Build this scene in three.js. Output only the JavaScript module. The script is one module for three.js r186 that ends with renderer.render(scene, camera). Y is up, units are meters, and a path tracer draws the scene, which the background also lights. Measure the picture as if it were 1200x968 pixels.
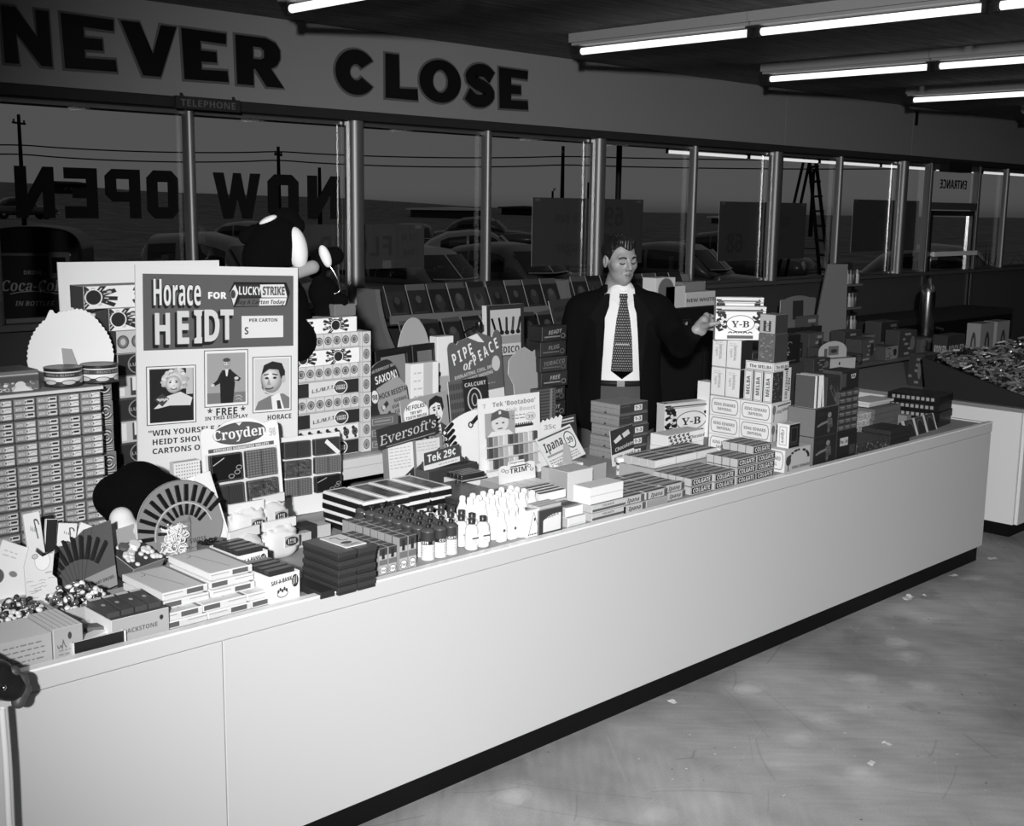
import * as THREE from 'three';
import { mergeGeometries, mergeVertices } from 'three/addons/utils/BufferGeometryUtils.js';
import { RectAreaLightUniformsLib } from 'three/addons/lights/RectAreaLightUniformsLib.js';
import { MarchingCubes } from 'three/addons/objects/MarchingCubes.js';
import { ImprovedNoise } from 'three/addons/math/ImprovedNoise.js';
import { FontLoader } from 'three/addons/loaders/FontLoader.js';

// ---------- camera, sky, lights, exposure ----------
const scene = new THREE.Scene();
const camera = new THREE.PerspectiveCamera(37.81, 1200 / 968, 0.1, 400);
camera.rotation.order = 'YXZ';
camera.position.set(0, 1.87, 0);
camera.rotation.set(-0.169349, -0.776927, 0.0137106);
const renderer = new THREE.WebGLRenderer({ antialias: true });
renderer.toneMapping = THREE.LinearToneMapping;
renderer.toneMappingExposure = 1;
renderer.shadowMap.enabled = true;
RectAreaLightUniformsLib.init();
{ // even dusk sky, a little paler towards the horizon, with faint streaks of high cloud
  const W = 512, H = 256, d = new Float32Array(W * H * 4), n = new ImprovedNoise();
  for (let j = 0; j < H; j++) for (let i = 0; i < W; i++) {
    const el = ((j + 0.5) / H - 0.5) * 180, az = (i / W) * Math.PI * 2;
    const c = n.noise(Math.cos(az) * 2.2 + 7, el * 0.32, Math.sin(az) * 2.2) * Math.min(1, Math.max(0, el / 6));
    const v = el < 0 ? 0.03 : (0.068 + 0.014 * Math.exp(-el / 25)) * (1 + 0.16 * Math.max(0, c));
    d.set([v, v, v, 1], (j * W + i) * 4);
  }
  const t = new THREE.DataTexture(d, W, H, THREE.RGBAFormat, THREE.FloatType);
  t.mapping = THREE.EquirectangularReflectionMapping; t.magFilter = THREE.LinearFilter; t.needsUpdate = true;
  scene.background = t;
}
// the photographer's flashgun, held up on the left, a little behind the camera
const FLASH = [-1.15, 2.4, 0.95];
const flash = new THREE.SpotLight(0xffffff, 172, 0, 0.535, 1, 2);
flash.name = 'flash_light'; flash.position.set(...FLASH); flash.target.position.set(4.85, 0.86, -3.6);
flash.castShadow = true; flash.shadow.radius = 4; flash.shadow.mapSize.set(2048, 2048);
scene.add(flash, flash.target);

// ---------- helpers ----------
let seed = 7;
const rnd = () => { seed = (seed + 0x6d2b79f5) | 0; let t = Math.imul(seed ^ (seed >>> 15), 1 | seed); t = (t + Math.imul(t ^ (t >>> 7), 61 | t)) ^ t; return ((t ^ (t >>> 14)) >>> 0) / 4294967296; };
const rr = (a, b) => a + (b - a) * rnd();
const noise = new ImprovedNoise();
const names = new Map();
function numbered(name) { const k = names.get(name) ?? 0; names.set(name, k + 1); return k ? name + '_' + String(k).padStart(3, '0') : name; }
function tag(o, label, category, group) { o.userData = { label, category }; if (group) o.userData.group = group; return o; }
function thing(name, label, category, [x, y, z] = [0, 0, 0], turn = 0, group) {
  const o = new THREE.Group(); o.name = numbered(name); o.position.set(x, y, z); o.rotation.y = turn; scene.add(o); return tag(o, label, category, group);
}
function mesh(name, geometry, material, parent = scene) {
  const o = new THREE.Mesh(geometry, material); o.name = parent === scene ? numbered(name) : name; o.castShadow = o.receiveShadow = true; parent.add(o); return o;
}
function struct(name, geometry, material) { const o = mesh(name, geometry, material); o.userData.kind = 'structure'; return o; }
function copy(o, label, p, turn = o.rotation.y, group) {
  const c = o.clone(); c.name = numbered(o.name.replace(/_\d\d\d$/, '')); scene.add(c); c.userData = { ...o.userData };
  if (label) c.userData.label = label; if (group) c.userData.group = group;
  if (p) c.position.set(...p); c.rotation.y = turn; return c;
}
const ORD = ['zeroth', 'first', 'second', 'third', 'fourth', 'fifth', 'sixth', 'seventh', 'eighth', 'ninth', 'tenth', 'eleventh', 'twelfth', 'thirteenth', 'fourteenth', 'fifteenth', 'sixteenth', 'seventeenth', 'eighteenth', 'nineteenth', 'twentieth'];
const lin = (t) => (t <= 0.04045 ? t / 12.92 : ((t + 0.055) / 1.055) ** 2.4);
const plains = new Map();
function plain(t, rough = 0.6, metal = 0) { // grey t is an sRGB value
  const k = [t, rough, metal].join();
  if (!plains.has(k)) { const v = lin(t); plains.set(k, t < 0.2 && !metal && rough > 0.25 ? new THREE.MeshPhysicalMaterial({ color: new THREE.Color().setRGB(v, v, v), roughness: rough, specularIntensity: 0.35 }) : new THREE.MeshStandardMaterial({ color: new THREE.Color().setRGB(v, v, v), roughness: rough, metalness: metal })); }
  return plains.get(k);
}
const chrome = plain(0.82, 0.22, 1);
// printed matter: each page is one texture of many small prints; swatch is a white patch for faces without print
const PAGE = 2048, pages = [0, 1, 2].map(() => {
  const c = document.createElement('canvas'); c.width = c.height = PAGE; const x = c.getContext('2d'); x.fillStyle = '#fff'; x.fillRect(0, 0, PAGE, PAGE);
  const t = new THREE.CanvasTexture(c); t.colorSpace = THREE.SRGBColorSpace; t.magFilter = THREE.LinearFilter;
  const m = (roughness) => new THREE.MeshStandardMaterial({ map: t, vertexColors: true, roughness });
  return { x, py: 0, mats: { paper: m(0.65), gloss: m(0.28) } };
});
const g = (t) => `rgb(${t},${t},${t})`;
function art(w, h, draw, page = 0) { // prints of like height share a strip of the page
  const k = page === 1 ? 1 : 0.9, w0 = w, h0 = h; w = Math.round(w * k); h = Math.round(h * k);
  const P = pages[page], cls = [33, 45, 61, 90, 120, 158, 204, 248, 356, 900].find((k) => k >= h), S = (P.strips ??= {});
  if (!S[cls] || S[cls].x + w + 4 > PAGE) { S[cls] = { x: P.py ? 2 : 14, y: P.py + 2 }; P.py += cls + 4; if (P.py > PAGE) throw new Error('print page ' + page + ' is full'); }
  const a = { page, x: S[cls].x, y: S[cls].y, w, h }; S[cls].x += w + 4;
  P.x.save(); P.x.beginPath(); P.x.rect(a.x, a.y, w, h); P.x.clip(); P.x.translate(a.x, a.y); P.x.scale(k, k); draw(P.x, w0, h0); P.x.restore(); return a;
}
const SW = { x: 2, y: 2, w: 6, h: 6 };
const uvOf = (a, u, v) => { a = a ?? SW; return [(a.x + 0.5 + u * (a.w - 1)) / PAGE, 1 - (a.y + 0.5 + (1 - v) * (a.h - 1)) / PAGE]; };
function text(c, s, x, y, size, { font = 'sans-serif', bold = true, italic = false, fill = '#000', sx = 1, align = 'center', rot = 0, stroke, sw = 2, skew = 0 } = {}) {
  c.save(); c.translate(x, y); c.rotate(rot); c.transform(sx, 0, skew, 1, 0, 0); c.font = `${italic ? 'italic ' : ''}${bold ? 'bold ' : ''}${size}px ${font}`; c.textAlign = align; c.textBaseline = 'middle';
  if (stroke) { c.strokeStyle = stroke; c.lineWidth = sw; c.lineJoin = 'round'; c.strokeText(s, 0, 0); }
  c.fillStyle = fill; c.fillText(s, 0, 0); c.restore();
}
const fillR = (c, t, x, y, w, h) => { c.fillStyle = g(t); c.fillRect(x, y, w, h); };
function ell(c, x, y, a, b, fill, stroke, lw = 2) { c.beginPath(); c.ellipse(x, y, a, b, 0, 0, 7); if (fill !== undefined && fill !== null) { c.fillStyle = g(fill); c.fill(); } if (stroke !== undefined) { c.strokeStyle = g(stroke); c.lineWidth = lw; c.stroke(); } }
function soft(c, x, y, a, b, light, dark) { c.save(); c.translate(x, y); c.scale(a, b); const q = c.createRadialGradient(-0.25, -0.3, 0.1, 0, 0, 1); q.addColorStop(0, g(light)); q.addColorStop(0.6, g((light * 0.6 + dark * 0.4) | 0)); q.addColorStop(1, g(dark)); c.fillStyle = q; c.beginPath(); c.arc(0, 0, 1, 0, 7); c.fill(); c.restore(); }
function poly(c, pts, fill) { c.beginPath(); pts.forEach(([x, y], i) => (i ? c.lineTo(x, y) : c.moveTo(x, y))); c.closePath(); c.fillStyle = g(fill); c.fill(); }
// raw triangle/quad collector with normals, print coordinates and tone
class Geo {
  constructor() { this.p = []; this.n = []; this.u = []; this.c = []; }
  quad(a, b, c, d, pr, tone = 1, map = [[0, 0], [1, 0], [1, 1], [0, 1]]) {
    const e = new THREE.Vector3().subVectors(b, a).cross(new THREE.Vector3().subVectors(d, a)).normalize(), v = lin(tone);
    for (const i of [0, 1, 2, 0, 2, 3]) { const q = [a, b, c, d][i]; this.p.push(q.x, q.y, q.z); this.n.push(e.x, e.y, e.z); this.u.push(...uvOf(pr, ...map[i])); this.c.push(v, v, v); }
  }
  tri(a, b, c, tone = 1) {
    const e = new THREE.Vector3().subVectors(b, a).cross(new THREE.Vector3().subVectors(c, a)).normalize(), v = lin(tone);
    for (const q of [a, b, c]) { this.p.push(q.x, q.y, q.z); this.n.push(e.x, e.y, e.z); this.u.push(...uvOf(null, 0.5, 0.5)); this.c.push(v, v, v); }
  }
  done() {
    const o = new THREE.BufferGeometry();
    o.setAttribute('position', new THREE.Float32BufferAttribute(this.p, 3)); o.setAttribute('normal', new THREE.Float32BufferAttribute(this.n, 3));
    o.setAttribute('uv', new THREE.Float32BufferAttribute(this.u, 2)); o.setAttribute('color', new THREE.Float32BufferAttribute(this.c, 3)); return o;
  }
}
const V = (x, y, z) => new THREE.Vector3(x, y, z);
// carton with chamfered edges, base centre at the origin; f holds { print, tone } for front, back, left, right, top, under
function carton(w, h, d, f = {}, tone = 1, b = Math.min(0.0015, w / 8, h / 8, d / 8)) {
  const G = new Geo(), x = w / 2, z = d / 2, F = (k) => [f[k]?.print ?? (f[k]?.w ? f[k] : null), f[k]?.tone ?? (f[k]?.w ? 1 : tone)];
  const P = (sx, sy, sz, ax) => V(sx * (x - (ax === 'x' ? 0 : b)), sy > 0 ? h - (ax === 'y' ? 0 : b) : ax === 'y' ? 0 : b, sz * (z - (ax === 'z' ? 0 : b)));
  const face = (k, ax, c) => G.quad(...c.map((s) => P(...s, ax)), ...F(k));
  face('front', 'z', [[-1, -1, 1], [1, -1, 1], [1, 1, 1], [-1, 1, 1]]); face('back', 'z', [[1, -1, -1], [-1, -1, -1], [-1, 1, -1], [1, 1, -1]]);
  face('left', 'x', [[-1, -1, -1], [-1, -1, 1], [-1, 1, 1], [-1, 1, -1]]); face('right', 'x', [[1, -1, 1], [1, -1, -1], [1, 1, -1], [1, 1, 1]]);
  face('top', 'y', [[-1, 1, 1], [1, 1, 1], [1, 1, -1], [-1, 1, -1]]); face('under', 'y', [[-1, -1, -1], [1, -1, -1], [1, -1, 1], [-1, -1, 1]]);
  const q = (a, c, e, i) => { const m = V(0, h / 2, 0), n = new THREE.Vector3().subVectors(c, a).cross(new THREE.Vector3().subVectors(i, a)); n.dot(new THREE.Vector3().subVectors(a, m)) > 0 ? G.quad(a, c, e, i, null, tone) : G.quad(a, i, e, c, null, tone); };
  for (const s of [-1, 1]) for (const t of [-1, 1]) {
    q(P(-1, s, t, 'y'), P(1, s, t, 'y'), P(1, s, t, 'z'), P(-1, s, t, 'z')); q(P(s, -1, t, 'x'), P(s, 1, t, 'x'), P(s, 1, t, 'z'), P(s, -1, t, 'z')); q(P(s, t, -1, 'x'), P(s, t, 1, 'x'), P(s, t, 1, 'y'), P(s, t, -1, 'y'));
    for (const r of [-1, 1]) { const a = P(s, t, r, 'x'), c = P(s, t, r, 'y'), e = P(s, t, r, 'z'); s * t * r > 0 ? G.tri(a, c, e, tone) : G.tri(a, e, c, tone); }
  }
  return G.done();
}
// a flat board cut to an outline (points in metres, x from the middle, y up from the base), print on its front (towards +z)
function board(outline, th, print, { tone = 1, back = 0.8, edge = 0.85 } = {}) {
  const s = outline instanceof THREE.Shape ? outline : new THREE.Shape(outline.map(([x, y]) => new THREE.Vector2(x, y)));
  const e = new THREE.ExtrudeGeometry(s, { depth: th, bevelEnabled: false, curveSegments: 14 }), o = e.index ? e.toNonIndexed() : e, p = o.attributes.position, n = o.attributes.normal, col = [], uv = [];
  o.computeBoundingBox(); const { min, max } = o.boundingBox;
  for (let i = 0; i < p.count; i++) {
    const front = n.getZ(i) > 0.9, v = lin(front ? tone : n.getZ(i) < -0.9 ? back : edge); col.push(v, v, v);
    uv.push(...(front && print ? uvOf(print, (p.getX(i) - min.x) / (max.x - min.x), (p.getY(i) - min.y) / (max.y - min.y)) : uvOf(null, 0.5, 0.5)));
  }
  o.setAttribute('color', new THREE.Float32BufferAttribute(col, 3)); o.setAttribute('uv', new THREE.Float32BufferAttribute(uv, 2)); return o;
}
const rect = (w, h) => [[-w / 2, 0], [w / 2, 0], [w / 2, h], [-w / 2, h]];
const paper = pages.map((p) => p.mats.paper), gloss = pages.map((p) => p.mats.gloss);
const box = (w, h, d, x = 0, y = 0, z = 0) => new THREE.BoxGeometry(w, h, d).translate(x, y + h / 2, z);
const merge = (list) => mergeGeometries(list.map((q) => { const o = q.index ? q.toNonIndexed() : q; for (const k of Object.keys(o.attributes)) if (!['position', 'normal', 'uv'].includes(k)) o.deleteAttribute(k); return o; }));
const tube = (pts, r, seg = 24, rad = 8) => new THREE.TubeGeometry(new THREE.CatmullRomCurve3(pts.map((p) => V(...p))), seg, r, rad);
const bar = (a, b, r, rad = 8) => { const A = V(...a), B = V(...b), o = new THREE.CylinderGeometry(r, r, A.distanceTo(B), rad); o.applyQuaternion(new THREE.Quaternion().setFromUnitVectors(V(0, 1, 0), B.clone().sub(A).normalize())); return o.translate((A.x + B.x) / 2, (A.y + B.y) / 2, (A.z + B.z) / 2); };
const lathe = (pts, seg = 24) => new THREE.LatheGeometry(pts.map(([r, y]) => new THREE.Vector2(r, y)), seg);
const tilt = (o, x = 0, z = 0) => { o.rotation.order = 'YXZ'; o.rotation.x = x; o.rotation.z = z; return o; };

// ---------- the room ----------
function noiseMap(size, draw) { const c = document.createElement('canvas'); c.width = c.height = size; draw(c.getContext('2d'), size); const t = new THREE.CanvasTexture(c); t.colorSpace = THREE.SRGBColorSpace; t.wrapS = t.wrapT = THREE.MirroredRepeatWrapping; t.magFilter = THREE.LinearFilter; return t; }
const floorMap = noiseMap(1536, (c, S) => {
  const im = c.createImageData(S, S);
  for (let j = 0; j < S; j++) for (let i = 0; i < S; i++) {
    const x = i / S, y = j / S;
    let v = 156 + 34 * noise.noise(x * 3, y * 3, 1) + 26 * noise.noise(x * 9, y * 7, 4) + 12 * noise.noise(x * 34, y * 22, 9) + 9 * noise.noise((x + y) * 90, (x - y) * 14, 3) + (rnd() - 0.5) * 16;
    im.data.set([v, v, v, 255], (j * S + i) * 4);
  }
  c.putImageData(im, 0, 0);
  for (let k = 0; k < 150; k++) { // trowel scuffs
    const x = rnd() * S, y = rnd() * S, l = rr(40, 240), a = rr(0.2, 1.1) + (rnd() < 0.3 ? 1.6 : 0); c.strokeStyle = rnd() < 0.6 ? `rgba(60,60,60,${rr(0.05, 0.2)})` : `rgba(225,225,225,${rr(0.04, 0.14)})`; c.lineWidth = rr(0.8, 4);
    c.beginPath(); c.moveTo(x, y); c.quadraticCurveTo(x + l * 0.5 * Math.cos(a) + rr(-12, 12), y + l * 0.5 * Math.sin(a) + rr(-12, 12), x + l * Math.cos(a), y + l * Math.sin(a)); c.stroke();
  }
  for (let k = 0; k < 44; k++) { const x = rnd() * S, y = rnd() * S; for (let q = 0; q < 14; q++) { c.fillStyle = `rgba(225,225,225,${rr(0.03, 0.08)})`; c.beginPath(); c.ellipse(x + rr(-24, 24), y + rr(-18, 18), rr(6, 42), rr(5, 26), rnd() * 3, 0, 7); c.fill(); } }
  for (let k = 0; k < 30; k++) { const x = rnd() * S, y = rnd() * S; for (let q = 0; q < 10; q++) { c.fillStyle = `rgba(70,70,70,${rr(0.03, 0.07)})`; c.beginPath(); c.ellipse(x + rr(-30, 30), y + rr(-30, 30), rr(6, 50), rr(5, 26), rnd() * 3, 0, 7); c.fill(); } }
  for (let k = 0; k < 240; k++) { c.fillStyle = rnd() < 0.5 ? 'rgba(45,45,45,.7)' : 'rgba(240,240,240,.7)'; c.beginPath(); c.arc(rnd() * S, rnd() * S, rr(0.6, 2.2), 0, 7); c.fill(); }
});
const inMetres = (geometry, k) => { const p = geometry.attributes.position, n = geometry.attributes.normal, u = geometry.attributes.uv; for (let i = 0; i < p.count; i++) { const a = Math.abs(n.getX(i)), b = Math.abs(n.getY(i)); u.setXY(i, (a > 0.7 ? p.getZ(i) : p.getX(i)) * k, (b > 0.7 ? p.getZ(i) : p.getY(i)) * k); } return geometry; };
struct('floor', inMetres(box(21, 0.1, 13, 7.5, -0.1, 0.6), 1 / 3.2), new THREE.MeshStandardMaterial({ map: floorMap, roughness: 0.62, bumpMap: floorMap, bumpScale: 0.002 }));
const ceilMap = noiseMap(512, (c, S) => { const im = c.createImageData(S, S); for (let j = 0; j < S; j++) for (let i = 0; i < S; i++) { const v = 112 + 26 * noise.noise(i / S * 5, j / S * 60, 2) + 18 * noise.noise(i / S * 18, j / S * 140, 6) + (rnd() - 0.5) * 24; im.data.set([v, v, v, 255], (j * S + i) * 4); } c.putImageData(im, 0, 0); });
struct('ceiling', inMetres(box(21, 0.15, 13, 7.5, 2.85, 0.6), 1 / 2.4), new THREE.MeshStandardMaterial({ map: ceilMap, roughness: 0.9, bumpMap: ceilMap, bumpScale: 0.004 }));
const wallM = plain(0.3, 0.85);
struct('wall_left', box(0.2, 2.95, 13, -3.1, -0.1, 0.6), wallM);
struct('wall_right', box(0.2, 2.95, 13, 18.1, -0.1, 0.6), wallM);
struct('wall_front', box(21.4, 2.95, 0.2, 7.5, -0.1, 7.2), wallM);
const backWall = new THREE.Group(); backWall.name = 'wall_back'; backWall.userData.kind = 'structure'; scene.add(backWall);
mesh('header', box(21, 0.5, 0.16, 7.5, 2.34, -5.83), plain(0.13, 0.7), backWall);
mesh('soffit_rail', box(21, 0.05, 0.1, 7.5, 2.345, -5.72), plain(0.16, 0.5), backWall);
mesh('sill_wall', box(21, 1.26, 0.16, 7.5, 0, -5.83), plain(0.25, 0.8), backWall);
mesh('sill', box(21, 0.03, 0.24, 7.5, 1.26, -5.79), plain(0.3, 0.5), backWall);
const fasciaM = plain(0.48, 0.75);
for (const [a, b] of [[-3, 0.9], [0.9, [8.711, 2.607, -5.7].at(0)], [[8.711, 2.607, -5.7].at(0), [10.858, 2.653, -5.7].at(0)], [[10.858, 2.653, -5.7].at(0), 18]]) mesh('fascia_panel', box(b - a - 0.008, 0.448, 0.05, (a + b) / 2, 2.4, -5.725), fasciaM, backWall);
mesh('fascia_slot', box(0.05, 0.13, 0.01, [10.911, 2.751, -5.7].at(0), [10.921, 2.68, -5.7].at(1), -5.698), plain(0.05), backWall);
// painted cut-out capitals on the fascia: wide wedge letters with a grey rim
{
  const E = [[0, 0], [1, 0.02], [0.98, 0.24], [0.38, 0.22], [0.38, 0.38], [0.74, 0.39], [0.73, 0.6], [0.38, 0.6], [0.37, 0.79], [0.96, 0.78], [0.97, 0.99], [-0.04, 1]];
  const Nl = [[0.02, 0], [0.3, 0], [0.27, 0.56], [0.78, 0], [1, 0], [0.97, 1], [0.7, 1], [0.72, 0.5], [0.28, 1], [0, 1]];
  const Vl = [[0.37, 0], [0.68, 0], [1, 1], [0.72, 1], [0.56, 0.42], [0.33, 1], [0, 1]];
  const L = [[0, 0], [1, 0], [0.98, 0.26], [0.42, 0.24], [0.4, 1], [0, 1]];
  const from = (pts, w, h) => new THREE.Shape(pts.map(([x, y]) => new THREE.Vector2(x * w, y * h)));
  const arcShape = (w, h, a0, a1, t) => { const o = []; for (let i = 0; i <= 28; i++) { const a = a0 + (a1 - a0) * i / 28; o.push([w / 2 + Math.cos(a) * w / 2, h / 2 + Math.sin(a) * h / 2]); } for (let i = 28; i >= 0; i--) { const a = a0 + (a1 - a0) * i / 28; o.push([w / 2 + Math.cos(a) * (w / 2 - t), h / 2 + Math.sin(a) * (h / 2 - t * 0.82)]); } return new THREE.Shape(o.map((p) => new THREE.Vector2(...p))); };
  const make = {
    N: (w, h) => from(Nl, w, h), E: (w, h) => from(E, w, h), V: (w, h) => from(Vl, w, h), L: (w, h) => from(L, w, h),
    C: (w, h) => arcShape(w, h, 0.62, Math.PI * 2 - 0.62, w * 0.34),
    O: (w, h) => { const s = new THREE.Shape(); s.absellipse(w / 2, h / 2, w / 2, h / 2, 0, Math.PI * 2); const q = new THREE.Path(); q.absellipse(w / 2, h / 2, w * 0.19, h * 0.27, 0, Math.PI * 2, true); s.holes.push(q); return s; },
    R: (w, h) => { const s = from([[0, 0], [0.36, 0], [0.36, 0.34], [0.42, 0.34], [0.66, 0], [1.06, 0], [0.76, 0.38], [0.9, 0.46], [0.98, 0.6], [0.98, 0.78], [0.88, 0.92], [0.66, 1], [-0.02, 1]], w, h); s.holes.push(new THREE.Path([[0.36, 0.55], [0.36, 0.8], [0.54, 0.8], [0.62, 0.74], [0.62, 0.6], [0.54, 0.55]].map(([x, y]) => new THREE.Vector2(x * w, y * h)))); return s; },
    S: (w, h) => { const c = new THREE.CatmullRomCurve3([[0.86, 0.72], [0.66, 0.86], [0.36, 0.84], [0.21, 0.68], [0.42, 0.54], [0.68, 0.44], [0.8, 0.3], [0.62, 0.15], [0.34, 0.14], [0.12, 0.28]].map(([x, y]) => V(x * w, y * h, 0))), a = [], b = []; for (let i = 0; i <= 40; i++) { const p = c.getPoint(i / 40), t = c.getTangent(i / 40), k = w * 0.15; a.push([p.x - t.y * k, p.y + t.x * k * 0.92]); b.unshift([p.x + t.y * k, p.y - t.x * k * 0.92]); } return new THREE.Shape([...a, ...b].map((p) => new THREE.Vector2(...p))); },
  };
  const row = [['N', 2.34, 2.565], ['E', 2.63, 2.89], ['V', 2.92, 3.22], ['E', 3.26, 3.515], ['R', 3.57, 3.845], ['C', 4.21, 4.5], ['L', 4.57, 4.815], ['O', 4.83, 5.16], ['S', 5.185, 5.465], ['E', 5.5, 5.755]];
  for (const [ch, x0, x1] of row) {
    const k = 0.991, X0 = x0 * k, s = make[ch]((x1 - x0) * k, 0.25);
    const l = mesh('letter', new THREE.ExtrudeGeometry(s, { depth: 0.006, bevelEnabled: false, curveSegments: 20 }).translate(X0, 2.487, -5.694), plain(0.05, 0.4), backWall);
    mesh('letter_rim', new THREE.ExtrudeGeometry(s, { depth: 0.002, bevelEnabled: true, bevelThickness: 0.0005, bevelSize: 0.012, bevelSegments: 1, curveSegments: 20 }).translate(X0, 2.487, -5.699), plain(0.3, 0.6), l);
  }
}
// window wall: bright metal mullions, panes between them
const MUL = [0.1, 1.16, 2.22, 3.28, 4.34, 5.4, 6.46, 7.57, 8.66, 9.68, 10.8, 11.36, 12.42, 13.1, 14.2, 15.3, 16.4, 17.5];
const mullion = (w, d) => { const s = new THREE.Shape(); s.moveTo(-w / 2, 0); s.lineTo(w / 2, 0); s.lineTo(w / 2, d * 0.45); s.quadraticCurveTo(w / 2, d, 0, d); s.quadraticCurveTo(-w / 2, d, -w / 2, d * 0.45); return new THREE.ExtrudeGeometry(s, { depth: 1.08, bevelEnabled: false, curveSegments: 10 }).rotateX(Math.PI / 2).translate(0, 2.345, 0); };
const steel = new THREE.MeshStandardMaterial({ color: new THREE.Color().setRGB(0.24, 0.24, 0.24), roughness: 0.5, metalness: 0.9 });
MUL.forEach((x, i) => {
  const wide = i === 4 || i === 6 || i === 8 || i === 10 || i === 2, o = struct('trim_' + (i + 1), wide ? mullion(0.095, 0.09) : mullion(0.05, 0.06), steel); o.position.set(x, 0, -5.78);
  if (wide) mesh('stop', box(0.016, 1.06, 0.014, -0.052, 1.28, 0.03), chrome, o);
});
const glass = new THREE.MeshPhysicalMaterial({ transmission: 1, thickness: 0, roughness: 0, ior: 1.5, color: 0xffffff });
for (let i = 0; i < MUL.length - 1; i++) {
  if (i === 11) continue;
  const w = MUL[i + 1] - MUL[i] - 0.04, o = struct('window_' + (i + 1), new THREE.PlaneGeometry(w, 1.05), glass); o.position.set((MUL[i] + MUL[i + 1]) / 2, 1.815, -5.79);
  mesh('frame', merge([box(w, 0.025, 0.02, 0, -0.53, 0.01), box(w, 0.025, 0.02, 0, 0.505, 0.01)]), steel, o);
}
{ // entrance door with a light above it
  const x0 = 11.36, x1 = 12.42, xm = (x0 + x1) / 2, w = x1 - x0, d = new THREE.Group(); d.name = 'door_1'; d.userData.kind = 'structure'; scene.add(d); d.position.set(xm, 0, -5.76);
  mesh('door_frame', merge([box(0.07, 2.34, 0.06, -w / 2, 0, 0), box(0.07, 2.34, 0.06, w / 2, 0, 0), box(w, 0.06, 0.06, 0, 2.29, 0), box(w, 0.07, 0.06, 0, 1.9, 0)]), steel, d);
  mesh('stile', merge([box(0.05, 1.88, 0.05, -w / 2 + 0.07, 0.01, 0), box(0.05, 1.88, 0.05, w / 2 - 0.07, 0.01, 0), box(w - 0.14, 0.2, 0.05, 0, 0.01, 0), box(w - 0.14, 0.05, 0.05, 0, 1.84, 0)]), chrome, d);
  mesh('push_bar', merge([box(w - 0.12, 0.045, 0.03, 0, 1.44, 0.07), box(0.03, 0.03, 0.06, -0.4, 1.445, 0.04), box(0.03, 0.03, 0.06, 0.4, 1.445, 0.04)]), plain(0.92, 0.35), d);
  const p = mesh('pane', new THREE.PlaneGeometry(w - 0.2, 1.64).translate(0, 1.03, -0.01), glass, d);
  mesh('transom_pane', new THREE.PlaneGeometry(w - 0.08, 0.33).translate(0, 2.13, -0.01), glass, d);
  mesh('door_closer', box(0.5, 0.1, 0.1, -0.12, 2.27, 0.07), plain(0.1), d);
}
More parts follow.
